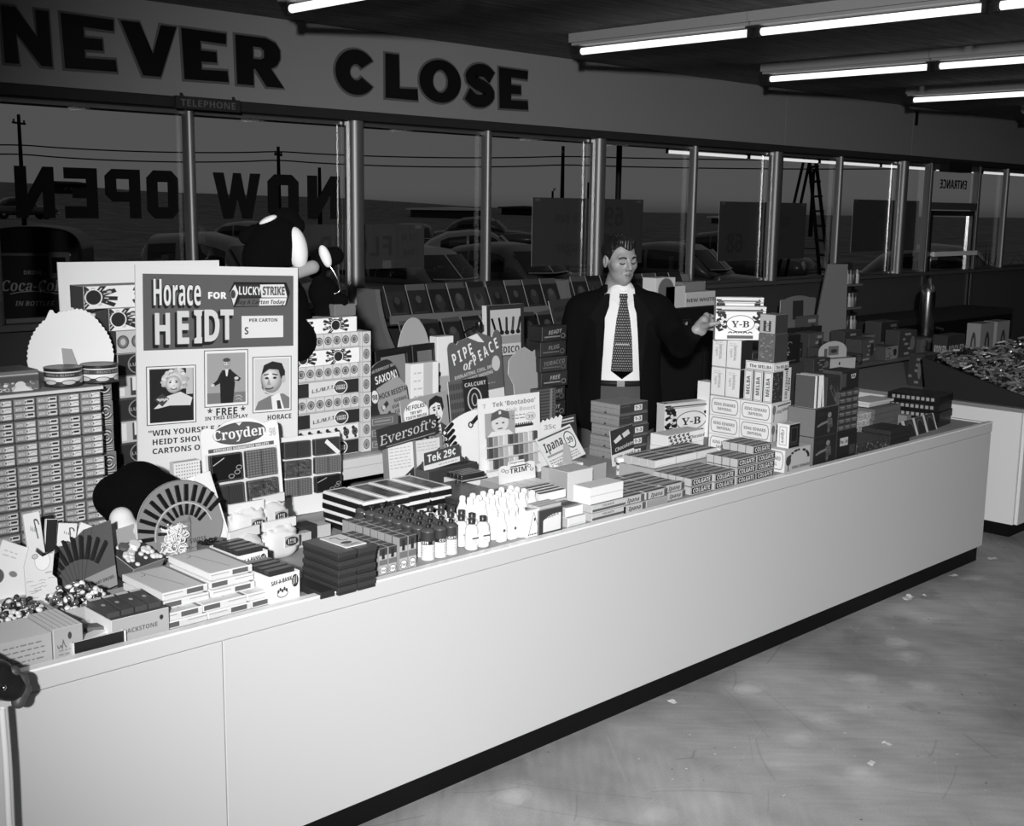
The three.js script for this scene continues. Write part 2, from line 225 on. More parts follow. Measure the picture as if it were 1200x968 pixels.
// lettering on the glass, seen from behind
const fonts = await new FontLoader().loadAsync('fonts/droid/droid_sans_bold.typeface.json');
function glassWord(s, x0, x1, y0, y1, z, tone, parent) { // mirrored, because it is read from outside
  const geo = new THREE.ExtrudeGeometry(fonts.generateShapes(s, 1), { depth: 0.01, bevelEnabled: false, curveSegments: 6 }); geo.computeBoundingBox(); const b = geo.boundingBox;
  geo.translate(-b.min.x, -b.min.y, 0).scale((x1 - x0) / (b.max.x - b.min.x), (y1 - y0) / (b.max.y - b.min.y), 0.3).rotateY(Math.PI).translate(x1, y0, z); return geo;
}
const block = (rows) => { const s = []; rows.forEach((pts) => s.push(new THREE.Shape(pts.map((p) => new THREE.Vector2(...p))))); return s; };
{
  const oct = (t) => { const s = new THREE.Shape([[0.22, 0], [0.78, 0], [1, 0.16], [1, 0.84], [0.78, 1], [0.22, 1], [0, 0.84], [0, 0.16]].map((p) => new THREE.Vector2(...p))); s.holes.push(new THREE.Path([[0.34, 0.24], [0.34, 0.76], [0.66, 0.76], [0.66, 0.24]].map((p) => new THREE.Vector2(...p)))); return s; };
  const pp = () => { const s = new THREE.Shape([[0, 0], [0.32, 0], [0.32, 0.34], [0.8, 0.34], [1, 0.48], [1, 0.86], [0.8, 1], [0, 1]].map((p) => new THREE.Vector2(...p))); s.holes.push(new THREE.Path([[0.32, 0.54], [0.32, 0.8], [0.68, 0.8], [0.68, 0.54]].map((p) => new THREE.Vector2(...p)))); return s; };
  const poly2 = (pts) => new THREE.Shape(pts.map((p) => new THREE.Vector2(...p)));
  const let2 = { N: poly2([[0, 0], [0.3, 0], [0.3, 0.55], [0.72, 0], [1, 0], [1, 1], [0.7, 1], [0.7, 0.45], [0.28, 1], [0, 1]]), O: oct(), W: poly2([[0.2, 0], [0.4, 0], [0.5, 0.45], [0.6, 0], [0.8, 0], [1, 1], [0.78, 1], [0.68, 0.4], [0.58, 1], [0.42, 1], [0.32, 0.4], [0.22, 1], [0, 1]]), P: pp(), E: poly2([[0, 0], [1, 0], [1, 0.24], [0.34, 0.24], [0.34, 0.4], [0.76, 0.4], [0.76, 0.6], [0.34, 0.6], [0.34, 0.78], [1, 0.78], [1, 1], [0, 1]]) };
  const t = tag(new THREE.Group(), 'mirror-reversed dark painted capitals NOW OPEN across the two left window panes', 'window lettering'); t.name = 'window_lettering'; scene.add(t);
  for (const [ch, a, b] of [['N', 2.38, 2.57], ['E', 2.62, 2.79], ['P', 2.83, 3.02], ['O', 3.055, 3.235], ['W', 3.44, 3.735], ['O', 3.78, 3.985], ['N', 4.045, 4.27]]) mesh('letter', new THREE.ExtrudeGeometry(let2[ch], { depth: 0.004, bevelEnabled: false }).scale(b - a, 0.245, 1).rotateY(Math.PI).translate(b, 1.785, -5.796), plain(0.04, 0.8), t);
  const e = tag(mesh('door_lettering', glassWord('ENTRANCE', 11.64, 12.22, 2.11, 2.2, -5.775, 0.05), plain(0.04)), 'small mirror-reversed black word ENTRANCE on the glass above the door', 'window lettering');
}

// ---------- ceiling tubes ----------
const tubeM = new THREE.MeshStandardMaterial({ color: 0xffffff, emissive: 0xffffff, emissiveIntensity: 1.15, roughness: 0.4 });
{
  const house = merge([box(0.14, 0.05, 1.218, 0, 0.015, 0), box(0.1, 0.016, 1.21, 0, 0, 0)]);
  const xs = [[3.315, 2.78, -4.832].at(0), 5.3, 7.215, 9.24, [11.416, 2.78, -5.025].at(0), 13.1];
  const where = ['above the NEVER sign', 'in the longest row', 'in the second row', 'in the third row', 'in the fourth row', 'in the fifth row'];
  let first;
  xs.forEach((x, i) => { for (let k = 0; k < 4; k++) {
    const z = -4.86 + 0.57 + k * 1.222, lab = `white fluorescent ceiling tube ${where[i]}, ${ORD[k + 1]} from the windows`;
    let t;
    if (!first) {
      t = first = thing('fluorescent_light', lab, 'ceiling light', [x, 2.785, z], 0, 'fluorescent ceiling tubes'); mesh('housing', house, plain(0.5, 0.5), t);
      const tb = mesh('tube', new THREE.CylinderGeometry(0.019, 0.019, 1.13, 14).rotateX(Math.PI / 2).translate(0, -0.03, 0), tubeM, t);
      for (const s of [-1, 1]) mesh('socket', merge([box(0.03, 0.075, 0.02, 0, -0.055, s * 0.585), box(0.05, 0.03, 0.03, 0, -0.01, s * 0.585)]), plain(0.12), t);
    } else t = copy(first, lab, [x, 2.785, z]);
    const l = new THREE.RectAreaLight(0xffffff, 2.5, 0.036, 1.12); l.name = 'tube_glow'; l.position.set(x, 2.73, z); l.rotation.x = -Math.PI / 2; scene.add(l);
  } });
}

// ---------- the long counter ----------
const lam = plain(0.795, 0.5);
{
  const t = thing('sales_counter', 'long white-fronted sales counter with a black toe kick running across the foreground', 'counter', [0, 0, 0]);
  const seams = [1.0, [1.612, 0.425, -2.73].at(0), 6.29];
  for (let i = 0; i < 2; i++) mesh('front_panel', carton(seams[i + 1] - seams[i] - 0.003, 0.625, 0.02).translate((seams[i] + seams[i + 1]) / 2, 0.088, -2.742), lam, t);
  mesh('trim_strip', carton(5.29, 0.05, 0.022).translate(3.645, 0.716, -2.74), lam, t);
  mesh('rim', carton(5.3, 0.006, 0.03).translate(3.645, 0.766, -2.743), plain(0.97, 0.3), t);
  mesh('toe_kick', box(5.27, 0.088, 0.92, 3.645, 0, -3.215), plain(0.06, 0.5), t);
  for (const x of [1.01, 6.28]) mesh('end_panel', box(0.02, 0.678, 0.95, x, 0.088, -3.232), lam, t);
  mesh('tray', box(5.25, 0.02, 0.96, 3.645, 0.7395, -3.235), plain(0.62, 0.6), t);
  mesh('back_panel', box(5.25, 0.735, 0.02, 3.645, 0, -3.705), plain(0.4, 0.6), t);
  const s = thing('back_shelf', 'raised pale shelf behind the counter carrying the poster and cigarette cartons', 'shelf'), r = mesh('shelf_board', box(2.1, 0.02, 0.42, 2.91, 0.895, -3.86), plain(0.72, 0.6), s);
  mesh('riser_lip', merge([box(2.1, 0.034, 0.02, 2.91, 0.88, -3.645), box(2.1, 0.042, 0.018, 2.91, 0.836, -3.647)]), plain(0.8, 0.6), r);
  mesh('riser_back', box(2.1, 0.9, 0.02, 2.91, 0, -4.06), plain(0.45, 0.6), r);
}

// ---------- outside the windows ----------
const ground = (x, z) => {
  const d = Math.hypot(x, z), sm = (a, b) => { const t = Math.min(1, Math.max(0, (d - a) / (b - a))); return t * t * (3 - 2 * t); }, az = Math.atan2(x, -z);
  const ridge = 3.1 * Math.exp(-(((az - 0.36) / 0.16) ** 2)) + 1.6 * Math.exp(-(((az - 0.62) / 0.14) ** 2)) + 0.5;
  return -0.35 * sm(13, 17) + 0.85 * sm(38, 95) + ridge * sm(100, 175) + (d > 24 ? 0.1 * noise.noise(x * 0.12, 3, z * 0.12) : 0) - (d < 13 ? 0.06 : 0);
};
const dirtMap = noiseMap(512, (c, S) => { const im = c.createImageData(S, S); for (let j = 0; j < S; j++) for (let i = 0; i < S; i++) { const v = 120 + 40 * noise.noise(i / S * 7, j / S * 7, 2) + 26 * noise.noise(i / S * 31, j / S * 31, 6) + (rnd() - 0.5) * 30; im.data.set([v, v, v, 255], (j * S + i) * 4); } c.putImageData(im, 0, 0); });
{
  const N = 110, pos = [], uv = [], idx = [];
  for (let j = 0; j <= N; j++) for (let i = 0; i <= N; i++) { // polar grid seen from the shop, from the pavement out to the hills
    const az = -1.2 + 3.0 * i / N, d = 6 + 254 * (j / N) ** 2.2, x = 6 + Math.sin(az) * d, z = -5.95 - Math.max(0, Math.cos(az)) * d; pos.push(x, ground(x, z), z); uv.push(x / 9, z / 9);
  }
  for (let j = 0; j < N; j++) for (let i = 0; i < N; i++) { const a = j * (N + 1) + i; idx.push(a, a + 1, a + N + 1, a + 1, a + N + 2, a + N + 1); }
  const q = new THREE.BufferGeometry(); q.setAttribute('position', new THREE.Float32BufferAttribute(pos, 3)); q.setAttribute('uv', new THREE.Float32BufferAttribute(uv, 2)); q.setIndex(idx); q.computeVertexNormals();
  struct('parking_ground', q, new THREE.MeshStandardMaterial({ map: dirtMap, color: new THREE.Color().setRGB(0.8, 0.8, 0.8), roughness: 0.95, side: THREE.DoubleSide }));
  struct('pavement', box(40, 0.3, 4.9, 10, -0.3, -8.4), plain(0.42, 0.85));
  struct('canopy', box(40, 0.22, 4.7, 10, 2.68, -8.3), plain(0.34, 0.8));
  struct('far_ground', box(700, 0.5, 400, 60, -2.2, -420), plain(0.34, 0.95));
}
{ // canopy: columns and a line of tubes along its edge
  let c0; for (const [x, r] of [[11.17, 0.035], [14.6, 0.035], [7.8, 0.03]]) { if (x === 7.8) continue; const l = x < 12 ? 'thin dark canopy column outside behind the man' : 'thin dark canopy column beside the stepladder outside'; if (!c0) { c0 = thing('canopy_column', l, 'column', [x, 0, -9.6], 0); mesh('pipe', new THREE.CylinderGeometry(r, r, 2.68, 12).translate(0, 1.34, 0), plain(0.16, 0.5), c0); mesh('base_plate', box(0.16, 0.02, 0.16), plain(0.2, 0.5), c0); } else copy(c0, l, [x, 0, -9.6]); }
  const A = [12.099, 2.543, -9.6], ln = ['behind the man', 'left of the stepladder', 'behind the stepladder', 'right of the stepladder', 'left of the entrance door', 'behind the entrance door', 'right of the entrance door'];
  let t0; ln.forEach((l, i) => {
    const p = [A[0] + 0.86 + i * 1.76 - 0.03, 2.6, -9.6], lab = `long outdoor fluorescent tube under the canopy ${l}`;
    if (!t0) { t0 = thing('canopy_tube_light', lab, 'tube light', p, 0, 'outdoor tubes under the canopy'); mesh('housing', box(1.74, 0.06, 0.1, 0, 0.02, 0), plain(0.3, 0.6), t0); mesh('tube', new THREE.CylinderGeometry(0.02, 0.02, 1.68, 12).rotateZ(Math.PI / 2).translate(0, -0.03, 0), new THREE.MeshStandardMaterial({ color: 0xffffff, emissive: 0xffffff, emissiveIntensity: 0.75 }), t0); for (const s of [-1, 1]) mesh('socket', box(0.02, 0.07, 0.03, s * 0.85, -0.05, 0), plain(0.12), t0); } else copy(t0, lab, p);
    const r = new THREE.RectAreaLight(0xffffff, 0.7, 1.68, 0.04); r.name = 'canopy_glow'; r.position.set(p[0], 2.535, p[2]); r.rotation.x = -Math.PI / 2; scene.add(r);
  });
}
// paper posters taped to the glass, seen from their backs with the lettering showing through
{
  const poster = (px0, px1, y0, y1, name, label, words) => {
    const w = px1 - px0, h = y1 - y0, W = 300, Hh = Math.round(300 * h / w), pr = art(W, Hh, (c) => {
      fillR(c, 96, 0, 0, W, Hh); for (let i = 0; i < 40; i++) { c.fillStyle = `rgba(60,60,60,${rr(0.02, 0.08)})`; c.fillRect(rnd() * W, 0, rr(1, 9), Hh); }
      c.save(); c.translate(W, 0); c.scale(-1, 1); words.forEach(([s, x, y, z, k = 1, rot = 0]) => text(c, s, x * W, y * Hh, z * Hh, { fill: g(72), sx: k, rot })); c.restore();
    }, 2);
    const t = thing('window_poster', label, 'poster', [(px0 + px1) / 2, y0, -5.812]); mesh('sheet', board(rect(w, h), 0.002, pr, { tone: 0.58, back: 0.9 }).translate(0, 0, -0.001), paper[2], t);
    for (const s of [-1, 1]) mesh('tape', box(0.05, 0.02, 0.001, s * (w / 2 - 0.05), h - 0.025, 0.0015), plain(0.3), t); return t;
  };
  poster(3.88, 4.925, 1.49, 1.755, 'a', 'wide paper poster with faint reversed FLOUR lettering in the third and fourth panes', [['FLOUR', 0.5, 0.5, 0.6, 1.1], ['10 lb', 0.12, 0.3, 0.2], ['bag', 0.12, 0.62, 0.2], ['GOLD', 0.9, 0.3, 0.22, 0.7, -0.2], ['MEDAL', 0.9, 0.65, 0.2, 0.6, -0.2]]);
  poster(5.88, 7.05, 1.47, 1.935, 'b', 'large dark paper poster with reversed 69 and 70 lettering left of the man', [['69', 0.28, 0.28, 0.42], ['70', 0.3, 0.72, 0.5], ['lb can', 0.7, 0.3, 0.2], ['sugar', 0.68, 0.72, 0.22]]);
  poster(8.0, 9.27, 1.46, 1.935, 'c', 'large dark paper poster in front of the stepladder with reversed price figures', [['68', 0.82, 0.7, 0.46], ['eggs', 0.3, 0.3, 0.26], ['doz', 0.35, 0.65, 0.22]]);
  poster(10.05, 11.3, 1.5, 1.98, 'd', 'dark paper poster nearest the entrance door on its left', [['coffee', 0.5, 0.3, 0.24], ['87', 0.5, 0.7, 0.4]]);
}
{ // soft drink vending machine on the pavement
  const t = thing('vending_machine', 'dark bottle vending machine with a flowing white script standing outside at far left', 'vending machine', [4.02, 0, -9.45], -0.62), bodyM = plain(0.17, 0.3);
  const s = new THREE.Shape(); s.moveTo(-0.36, 0.08); s.lineTo(0.36, 0.08); s.lineTo(0.36, 1.5); s.quadraticCurveTo(0.35, 1.62, 0.2, 1.64); s.quadraticCurveTo(0, 1.67, -0.2, 1.64); s.quadraticCurveTo(-0.35, 1.62, -0.36, 1.5); s.closePath();
  mesh('cabinet', new THREE.ExtrudeGeometry(s, { depth: 0.5, bevelEnabled: true, bevelSize: 0.02, bevelThickness: 0.03, bevelSegments: 2 }).translate(0, 0, -0.3), bodyM, t);
  const pr = art(256, 256, (c, W, H) => { fillR(c, 44, 0, 0, W, H); text(c, 'DRINK', 128, 66, 22, { fill: g(220) }); text(c, 'Coca-Cola', 128, 118, 58, { font: 'serif', italic: true, fill: g(235), sx: 0.86 }); c.strokeStyle = g(235); c.lineWidth = 4; c.beginPath(); c.moveTo(40, 150); c.quadraticCurveTo(120, 128, 220, 148); c.stroke(); text(c, 'IN BOTTLES', 128, 186, 26, { italic: true, fill: g(220) }); }, 2);
  mesh('door', board(rect(0.62, 1.3), 0.02, null, { tone: 0.17, back: 0.17, edge: 0.3 }).translate(0, 0.14, 0.235), paper[2], t);
  mesh('lettering', board(rect(0.5, 0.5), 0.003, pr, { edge: 0.17 }).translate(0.02, 0.95, 0.254), paper[2], t);
  const co = mesh('coin_panel', box(0.16, 0.2, 0.02, 0.22, 1.28, 0.26), plain(0.4, 0.4), t); mesh('coin_slot', box(0.1, 0.12, 0.01, 0.22, 1.32, 0.272), plain(0.08), co);
  mesh('chrome_strip', box(0.62, 0.02, 0.012, 0, 1.45, 0.256), plain(0.6, 0.3, 0.8), t); mesh('handle', box(0.02, 0.34, 0.03, -0.27, 0.9, 0.268), chrome, t); mesh('plinth', box(0.68, 0.08, 0.46, 0, 0, -0.03), plain(0.08), t);
}
// ---------- cars of the period ----------
function loft(sections, M, close = true) { // sections: [z, half width, bottom, top, roundness]
  const pos = [], idx = [];
  for (const [z, w, y0, y1, e] of sections) for (let i = 0; i < M; i++) { const a = (i / M) * Math.PI * 2, c = Math.cos(a), s = Math.sin(a), k = (v) => Math.sign(v) * Math.abs(v) ** (2 / e); pos.push(w * k(c), (y0 + y1) / 2 + (y1 - y0) / 2 * k(s), z); }
  for (let j = 0; j < sections.length - 1; j++) for (let i = 0; i < M; i++) { const a = j * M + i, b = j * M + (i + 1) % M; idx.push(a, b, a + M, b, b + M, a + M); }
  if (close) for (const j of [0, sections.length - 1]) { const k = pos.length / 3, [z, , y0, y1] = sections[j]; pos.push(0, (y0 + y1) / 2, z); for (let i = 0; i < M; i++) j ? idx.push(k, j * M + i, j * M + (i + 1) % M) : idx.push(k, (i + 1) % M, i); }
  const q = new THREE.BufferGeometry(); q.setAttribute('position', new THREE.Float32BufferAttribute(pos, 3)); q.setIndex(idx); q.computeVertexNormals(); q.setAttribute('uv', new THREE.Float32BufferAttribute(new Float32Array(pos.length / 3 * 2), 2)); return q;
}
const glassDark = plain(0.12, 0.08), tyreM = plain(0.07, 0.8);
function makeCar(label, tone, style) {
  const t = thing('car', label, 'car', [0, 0, 0], 0, 'cars parked in the lot'), paint = new THREE.MeshPhysicalMaterial({ color: new THREE.Color().setRGB(lin(tone), lin(tone), lin(tone)), roughness: 0.35, clearcoat: 0.6, clearcoatRoughness: 0.15 });
  mesh('body', loft([[-2.42, 0.62, 0.42, 0.78, 3], [-2.2, 0.76, 0.32, 0.92, 3.2], [-1.5, 0.84, 0.28, 1.02, 3.4], [-0.6, 0.87, 0.28, 1.05, 3.6], [0.5, 0.86, 0.28, 1.04, 3.6], [0.8, 0.74, 0.3, 1.03, 3], [1.5, 0.66, 0.32, 0.98, 2.8], [2.15, 0.56, 0.36, 0.9, 2.6], [2.36, 0.4, 0.42, 0.8, 2.4]], 28), paint, t);
  const cab = style === 'truck' ? [[-0.75, 0.66, 0.9, 1.58, 3.4], [-0.62, 0.76, 0.86, 1.74, 3.6], [0.1, 0.78, 0.86, 1.78, 3.6], [0.55, 0.74, 0.86, 1.66, 3.4], [0.85, 0.66, 0.86, 1.1, 3.2]] : [[-1.75, 0.5, 0.8, 1.0, 2.6], [-1.4, 0.62, 0.86, 1.32, 3], [-0.95, 0.7, 0.9, 1.53, 3.2], [-0.3, 0.73, 0.9, 1.6, 3.4], [0.25, 0.7, 0.9, 1.56, 3.2], [0.6, 0.66, 0.9, 1.36, 3], [0.92, 0.6, 0.9, 1.02, 3]];
  const roof = mesh('roof', loft(cab, 26), paint, t);
  // windows follow the cabin: side panes as slightly proud curved plates, windscreen across the front slope
  const at = (z) => { let i = 0; while (i < cab.length - 2 && cab[i + 1][0] < z) i++; const k = (z - cab[i][0]) / (cab[i + 1][0] - cab[i][0]); return cab[i].map((v, j) => v + (cab[i + 1][j] - v) * k); };
  const side = (za, zb, s) => { const q = new Geo(), n = 6; const pt = (z, u) => { const [, w, y0, y1, e] = at(z), y = 1.1 + u * (y1 - 0.14 - 1.1), v = Math.min(1, Math.abs((y - (y0 + y1) / 2) / ((y1 - y0) / 2))), x = w * Math.max(0, 1 - v ** e) ** (1 / e) + 0.012; return V(s * x, y, z); };
    for (let i = 0; i < n; i++) for (let j = 0; j < 4; j++) { const z0 = za + (zb - za) * i / n, z1 = za + (zb - za) * (i + 1) / n, c = [pt(z0, j / 4), pt(z1, j / 4), pt(z1, (j + 1) / 4), pt(z0, (j + 1) / 4)]; s < 0 ? q.quad(...c) : q.quad(c[1], c[0], c[3], c[2]); } return q.done(); };
  const across = (zt, zb, yt, yb, wt, wb, bulge) => { const q = new Geo(), n = 8, pt = (u, v) => { const w = wb + (wt - wb) * v; return V((u - 0.5) * 2 * w, yb + (yt - yb) * v, zb + (zt - zb) * v + bulge * (1 - (2 * u - 1) ** 2)); }; for (let i = 0; i < n; i++) for (let j = 0; j < 3; j++) { const c = [pt(i / n, j / 3), pt((i + 1) / n, j / 3), pt((i + 1) / n, (j + 1) / 3), pt(i / n, (j + 1) / 3)]; bulge > 0 ? q.quad(...c) : q.quad(c[1], c[0], c[3], c[2]); } return q.done(); };
  const ws = style === 'truck' ? [0.6, 0.84, 1.58, 1.14, 0.6, 0.6, 0.05] : [0.45, 0.84, 1.46, 1.1, 0.52, 0.56, 0.1];
  mesh('windscreen', across(...ws), glassDark, t); mesh('windscreen_divider', bar([0, ws[3], ws[1] + ws[6] + 0.01], [0, ws[2], ws[0] + ws[6] + 0.01], 0.016), chrome, t);
  mesh('windscreen_trim', tube([[-ws[5], ws[3], ws[1]], [0, ws[3] - 0.01, ws[1] + ws[6] + 0.01], [ws[5], ws[3], ws[1]]], 0.014), chrome, t);
  mesh('rear_window', across(...(style === 'truck' ? [-0.66, -0.74, 1.5, 1.2, 0.4, 0.4, -0.03] : [-1.18, -1.6, 1.36, 1.1, 0.4, 0.42, -0.06])), glassDark, t);
  for (const s of [-1, 1]) {
    if (style === 'truck') { mesh('side_window', side(-0.6, -0.18, s), glassDark, t); mesh('side_window', side(-0.1, 0.56, s), glassDark, t); } else { mesh('side_window', side(-1.15, -0.45, s), glassDark, t); mesh('side_window', side(-0.38, 0.4, s), glassDark, t); }
    mesh('front_fender', loft([[0.62, 0.06, 0.5, 0.72, 2.2], [0.9, 0.2, 0.36, 0.88, 2.4], [1.6, 0.24, 0.34, 0.92, 2.4], [2.15, 0.22, 0.4, 0.86, 2.3], [2.36, 0.12, 0.5, 0.78, 2.2]], 16).translate(s * 0.68, 0, 0), paint, t);
    mesh('rear_fender', loft([[-2.3, 0.08, 0.42, 0.66, 2.2], [-2.0, 0.16, 0.36, 0.82, 2.4], [-1.5, 0.18, 0.34, 0.88, 2.4], [-0.95, 0.12, 0.36, 0.76, 2.4], [-0.75, 0.04, 0.4, 0.6, 2.2]], 14).translate(s * 0.78, 0, 0), paint, t);
    mesh('headlight', new THREE.SphereGeometry(0.105, 14, 10).scale(1, 1, 0.6).translate(s * 0.67, 0.72, 2.34), plain(0.75, 0.2), t); mesh('headlight_ring', new THREE.TorusGeometry(0.11, 0.016, 8, 20).translate(s * 0.67, 0.72, 2.36), chrome, t);
    for (const z of [-1.45, 1.5]) { const wh = mesh('wheel', new THREE.CylinderGeometry(0.35, 0.35, 0.17, 22).rotateZ(Math.PI / 2).translate(s * 0.74, 0.35, z), tyreM, t); mesh('hub_cap', new THREE.SphereGeometry(0.14, 14, 8).scale(0.4, 1, 1).translate(s * 0.82, 0.35, z), chrome, wh); }
    mesh('belt_moulding', tube([[s * 0.885, 0.86, -1.6], [s * 0.9, 0.88, -0.4], [s * 0.885, 0.86, 0.6]], 0.01, 12, 6), chrome, t);
  }
  mesh('grille', merge([0.44, 0.52, 0.6].map((y) => box(0.8, 0.03, 0.04, 0, y, 2.37))), plain(0.6, 0.3, 0.9), t);
  mesh('front_bumper', tube([[-0.86, 0.4, 2.3], [-0.5, 0.4, 2.48], [0.5, 0.4, 2.48], [0.86, 0.4, 2.3]], 0.06, 20, 8), chrome, t); mesh('rear_bumper', tube([[-0.8, 0.42, -2.36], [-0.4, 0.42, -2.5], [0.4, 0.42, -2.5], [0.8, 0.42, -2.36]], 0.055, 20, 8), chrome, t);
  return t;
}
const put = (o, x, z, turn) => { o.position.set(x, ground(x, z), z); o.rotation.y = turn; return o; };
{
  const dark = makeCar('dark four-door sedan parked nose-in left of the man', 0.26), light = makeCar('pale grey sedan parked nose-in behind the FLOUR poster', 0.52), truck = makeCar('grey pickup truck cab parked beside the plush toy at left', 0.42, 'truck');
  put(dark, 15.2, -15.5, 0.08); put(light, 12.6, -15.0, 0.1); put(truck, 9.75, -16.8, 0.75);
  const more = [[dark, 'dark rounded sedan facing the shop in the second row', 27.6, -33.2, -0.6], [light, 'light-roofed sedan half hidden behind the dark sedan', 22.9, -24.6, 0.9], [dark, 'dark long car behind the second row near the lamp post', 37, -39.5, 0.7], [light, 'pale car with a bright roof edge behind the FLOUR poster', 23, -36, 0.3], [dark, 'dark sedan driving past behind the letters OPEN', 36.5, -88, 1.45], [dark, 'dark sedan with a bright hood just right of the man', 18.9, -14.6, 0.25], [light, 'light car at the end of the lot behind the stepladder', 24.6, -11.9, 0.5], [dark, 'dark coupe left of the stepladder poster', 29, -20.5, 0.2], [light, 'low pale car at the left edge behind the vending machine', 3.2, -20.6, 1.1], [dark, 'dark car nose left of the grey pickup', 6.6, -24.4, 0.9]];
  for (const [src, l, x, z, r] of more)  put(copy(src, l), x, z, r);
}
// power poles, wires, lamp post
{
  const pole = (x, z, h, label, arm) => { const t = thing('utility_pole', label, 'pole', [x, ground(x, z) - 0.1, z], 0.7), hh = h - ground(x, z) + 0.1; mesh('pole', new THREE.CylinderGeometry(0.09, 0.14, hh, 8).translate(0, hh / 2, 0), plain(0.1, 0.9), t); if (arm) { mesh('crossarm', box(1.3, 0.1, 0.1, 0, hh - 0.5, 0), plain(0.1, 0.9), t); for (const s of [-0.55, 0.55]) mesh('insulator', new THREE.CylinderGeometry(0.05, 0.06, 0.14, 8).translate(s, hh - 0.33, 0), plain(0.3, 0.4), t); } return t; };
  pole(26.92, -64.62, 6.3, 'tall dark utility pole at far left behind the letter N', 1); pole(38.75, -58.29, 5.0, 'dark utility pole above the letters NOW', 1); pole(40.6, -57, 3.9, 'short thin pole between the letters O and N'); pole(50.95, -47.98, 5.3, 'tall dark utility pole above the poster left of the man', 1); pole(52, -46.9, 3.3, 'short dark pole beside the mullion behind the man'); pole(66, -41, 4.4, 'slim dark pole right of the man');
  const lp = thing('lamp_post', 'dark lamp post with a small bright lamp on the horizon', 'lamp post', [50.6, ground(50.6, -48.4), -48.4]); mesh('post', new THREE.CylinderGeometry(0.06, 0.1, 2.6, 8).translate(0, 1.3, 0), plain(0.08), lp); mesh('lamp', new THREE.SphereGeometry(0.09, 10, 8).translate(0.15, 2.72, 0), plain(0.95, 0.3), lp); mesh('arm', bar([0, 2.55, 0], [0.15, 2.7, 0], 0.03, 6), plain(0.08), lp);
  const wire = (y, sag, label, dz) => { const P = [[5, -78], [26.92, -64.62], [38.75, -58.29], [50.95, -47.98], [78, -30]], pts = []; for (let i = 0; i < 4; i++) for (let k = 0; k < 8; k++) { const u = k / 8; pts.push([P[i][0] + (P[i + 1][0] - P[i][0]) * u, y + (i > 2 ? u * 0.6 : 0) - sag * 4 * u * (1 - u), P[i][1] + (P[i + 1][1] - P[i][1]) * u + dz]); } pts.push([78, y + 0.6, -30 + dz]); tag(mesh('power_wire', tube(pts, 0.035, 160, 4), plain(0.07)), label, 'wire'); };
  wire(4.72, 0.18, 'upper dark power wire crossing the sky', 0.1); wire(4.25, 0.22, 'lower dark power wire crossing the sky', -0.1);
}
// low far buildings
function house(label, x, z, w, d, h, roof, turn, tone = 0.2) {
  const t = thing('far_building', label, 'building', [x, ground(x, z) - 0.3, z], turn); mesh('walls', box(w, h, d), plain(tone, 0.9), t);
  const s = new THREE.Shape([[-d / 2 - 0.4, 0], [d / 2 + 0.4, 0], [d / 2 + 0.4, 0.15], [0, h * 0.3], [-d / 2 - 0.4, 0.15]].map((p) => new THREE.Vector2(...p))); mesh('roof', new THREE.ExtrudeGeometry(s, { depth: w + 0.6, bevelEnabled: false }).rotateY(Math.PI / 2).translate(-w / 2 - 0.3, h, 0), plain(roof, 0.8), t);
  for (let i = 0; i < 4; i++) mesh('window', box(w * 0.1, h * 0.3, 0.06, (i - 1.5) * w * 0.22, h * 0.45, d / 2 + 0.02), plain(0.08, 0.2), t); return t;
}
house('long low far building with a pale roof at the horizon beside the second wide mullion', 82, -93, 13, 6, 0.9, 0.92, 0.75); house('low dark far building at the horizon right of the pale roof', 98, -98, 7, 5, 1.0, 0.2, 0.75, 0.12);
house('pale low roofed building on the horizon right of the man', 96, -66, 10, 5, 0.8, 0.92, 0.9); house('small far hut on the hill behind the letters EP', 60, -133, 4, 3, 1.2, 0.16, 0.4, 0.14);
{ // stepladder
  const t = thing('stepladder', 'tall dark A-frame stepladder standing outside behind the window', 'ladder', [20.3, ground(20.3, -12.7), -12.7], 0.75), m = plain(0.07, 0.8), h = 3.3;
  for (const s of [-1, 1]) { mesh('front_rail', bar([s * 0.5, 0, 0.55], [s * 0.3, h, 0.02], 0.035, 6), m, t); mesh('rear_rail', bar([s * 0.46, 0, -0.6], [s * 0.3, h, -0.04], 0.028, 6), m, t); }
  for (let i = 1; i < 12; i++) { const u = i / 12, w = 0.5 - 0.2 * u; mesh('step', box(2 * w, 0.035, 0.09, 0, u * h, 0.55 - 0.53 * u), m, t); } mesh('top_cap', box(0.68, 0.04, 0.2, 0, h, 0), m, t); mesh('spreader', bar([0.28, 1.5, 0.3], [0.26, 1.5, -0.32], 0.01, 6), m, t);
}
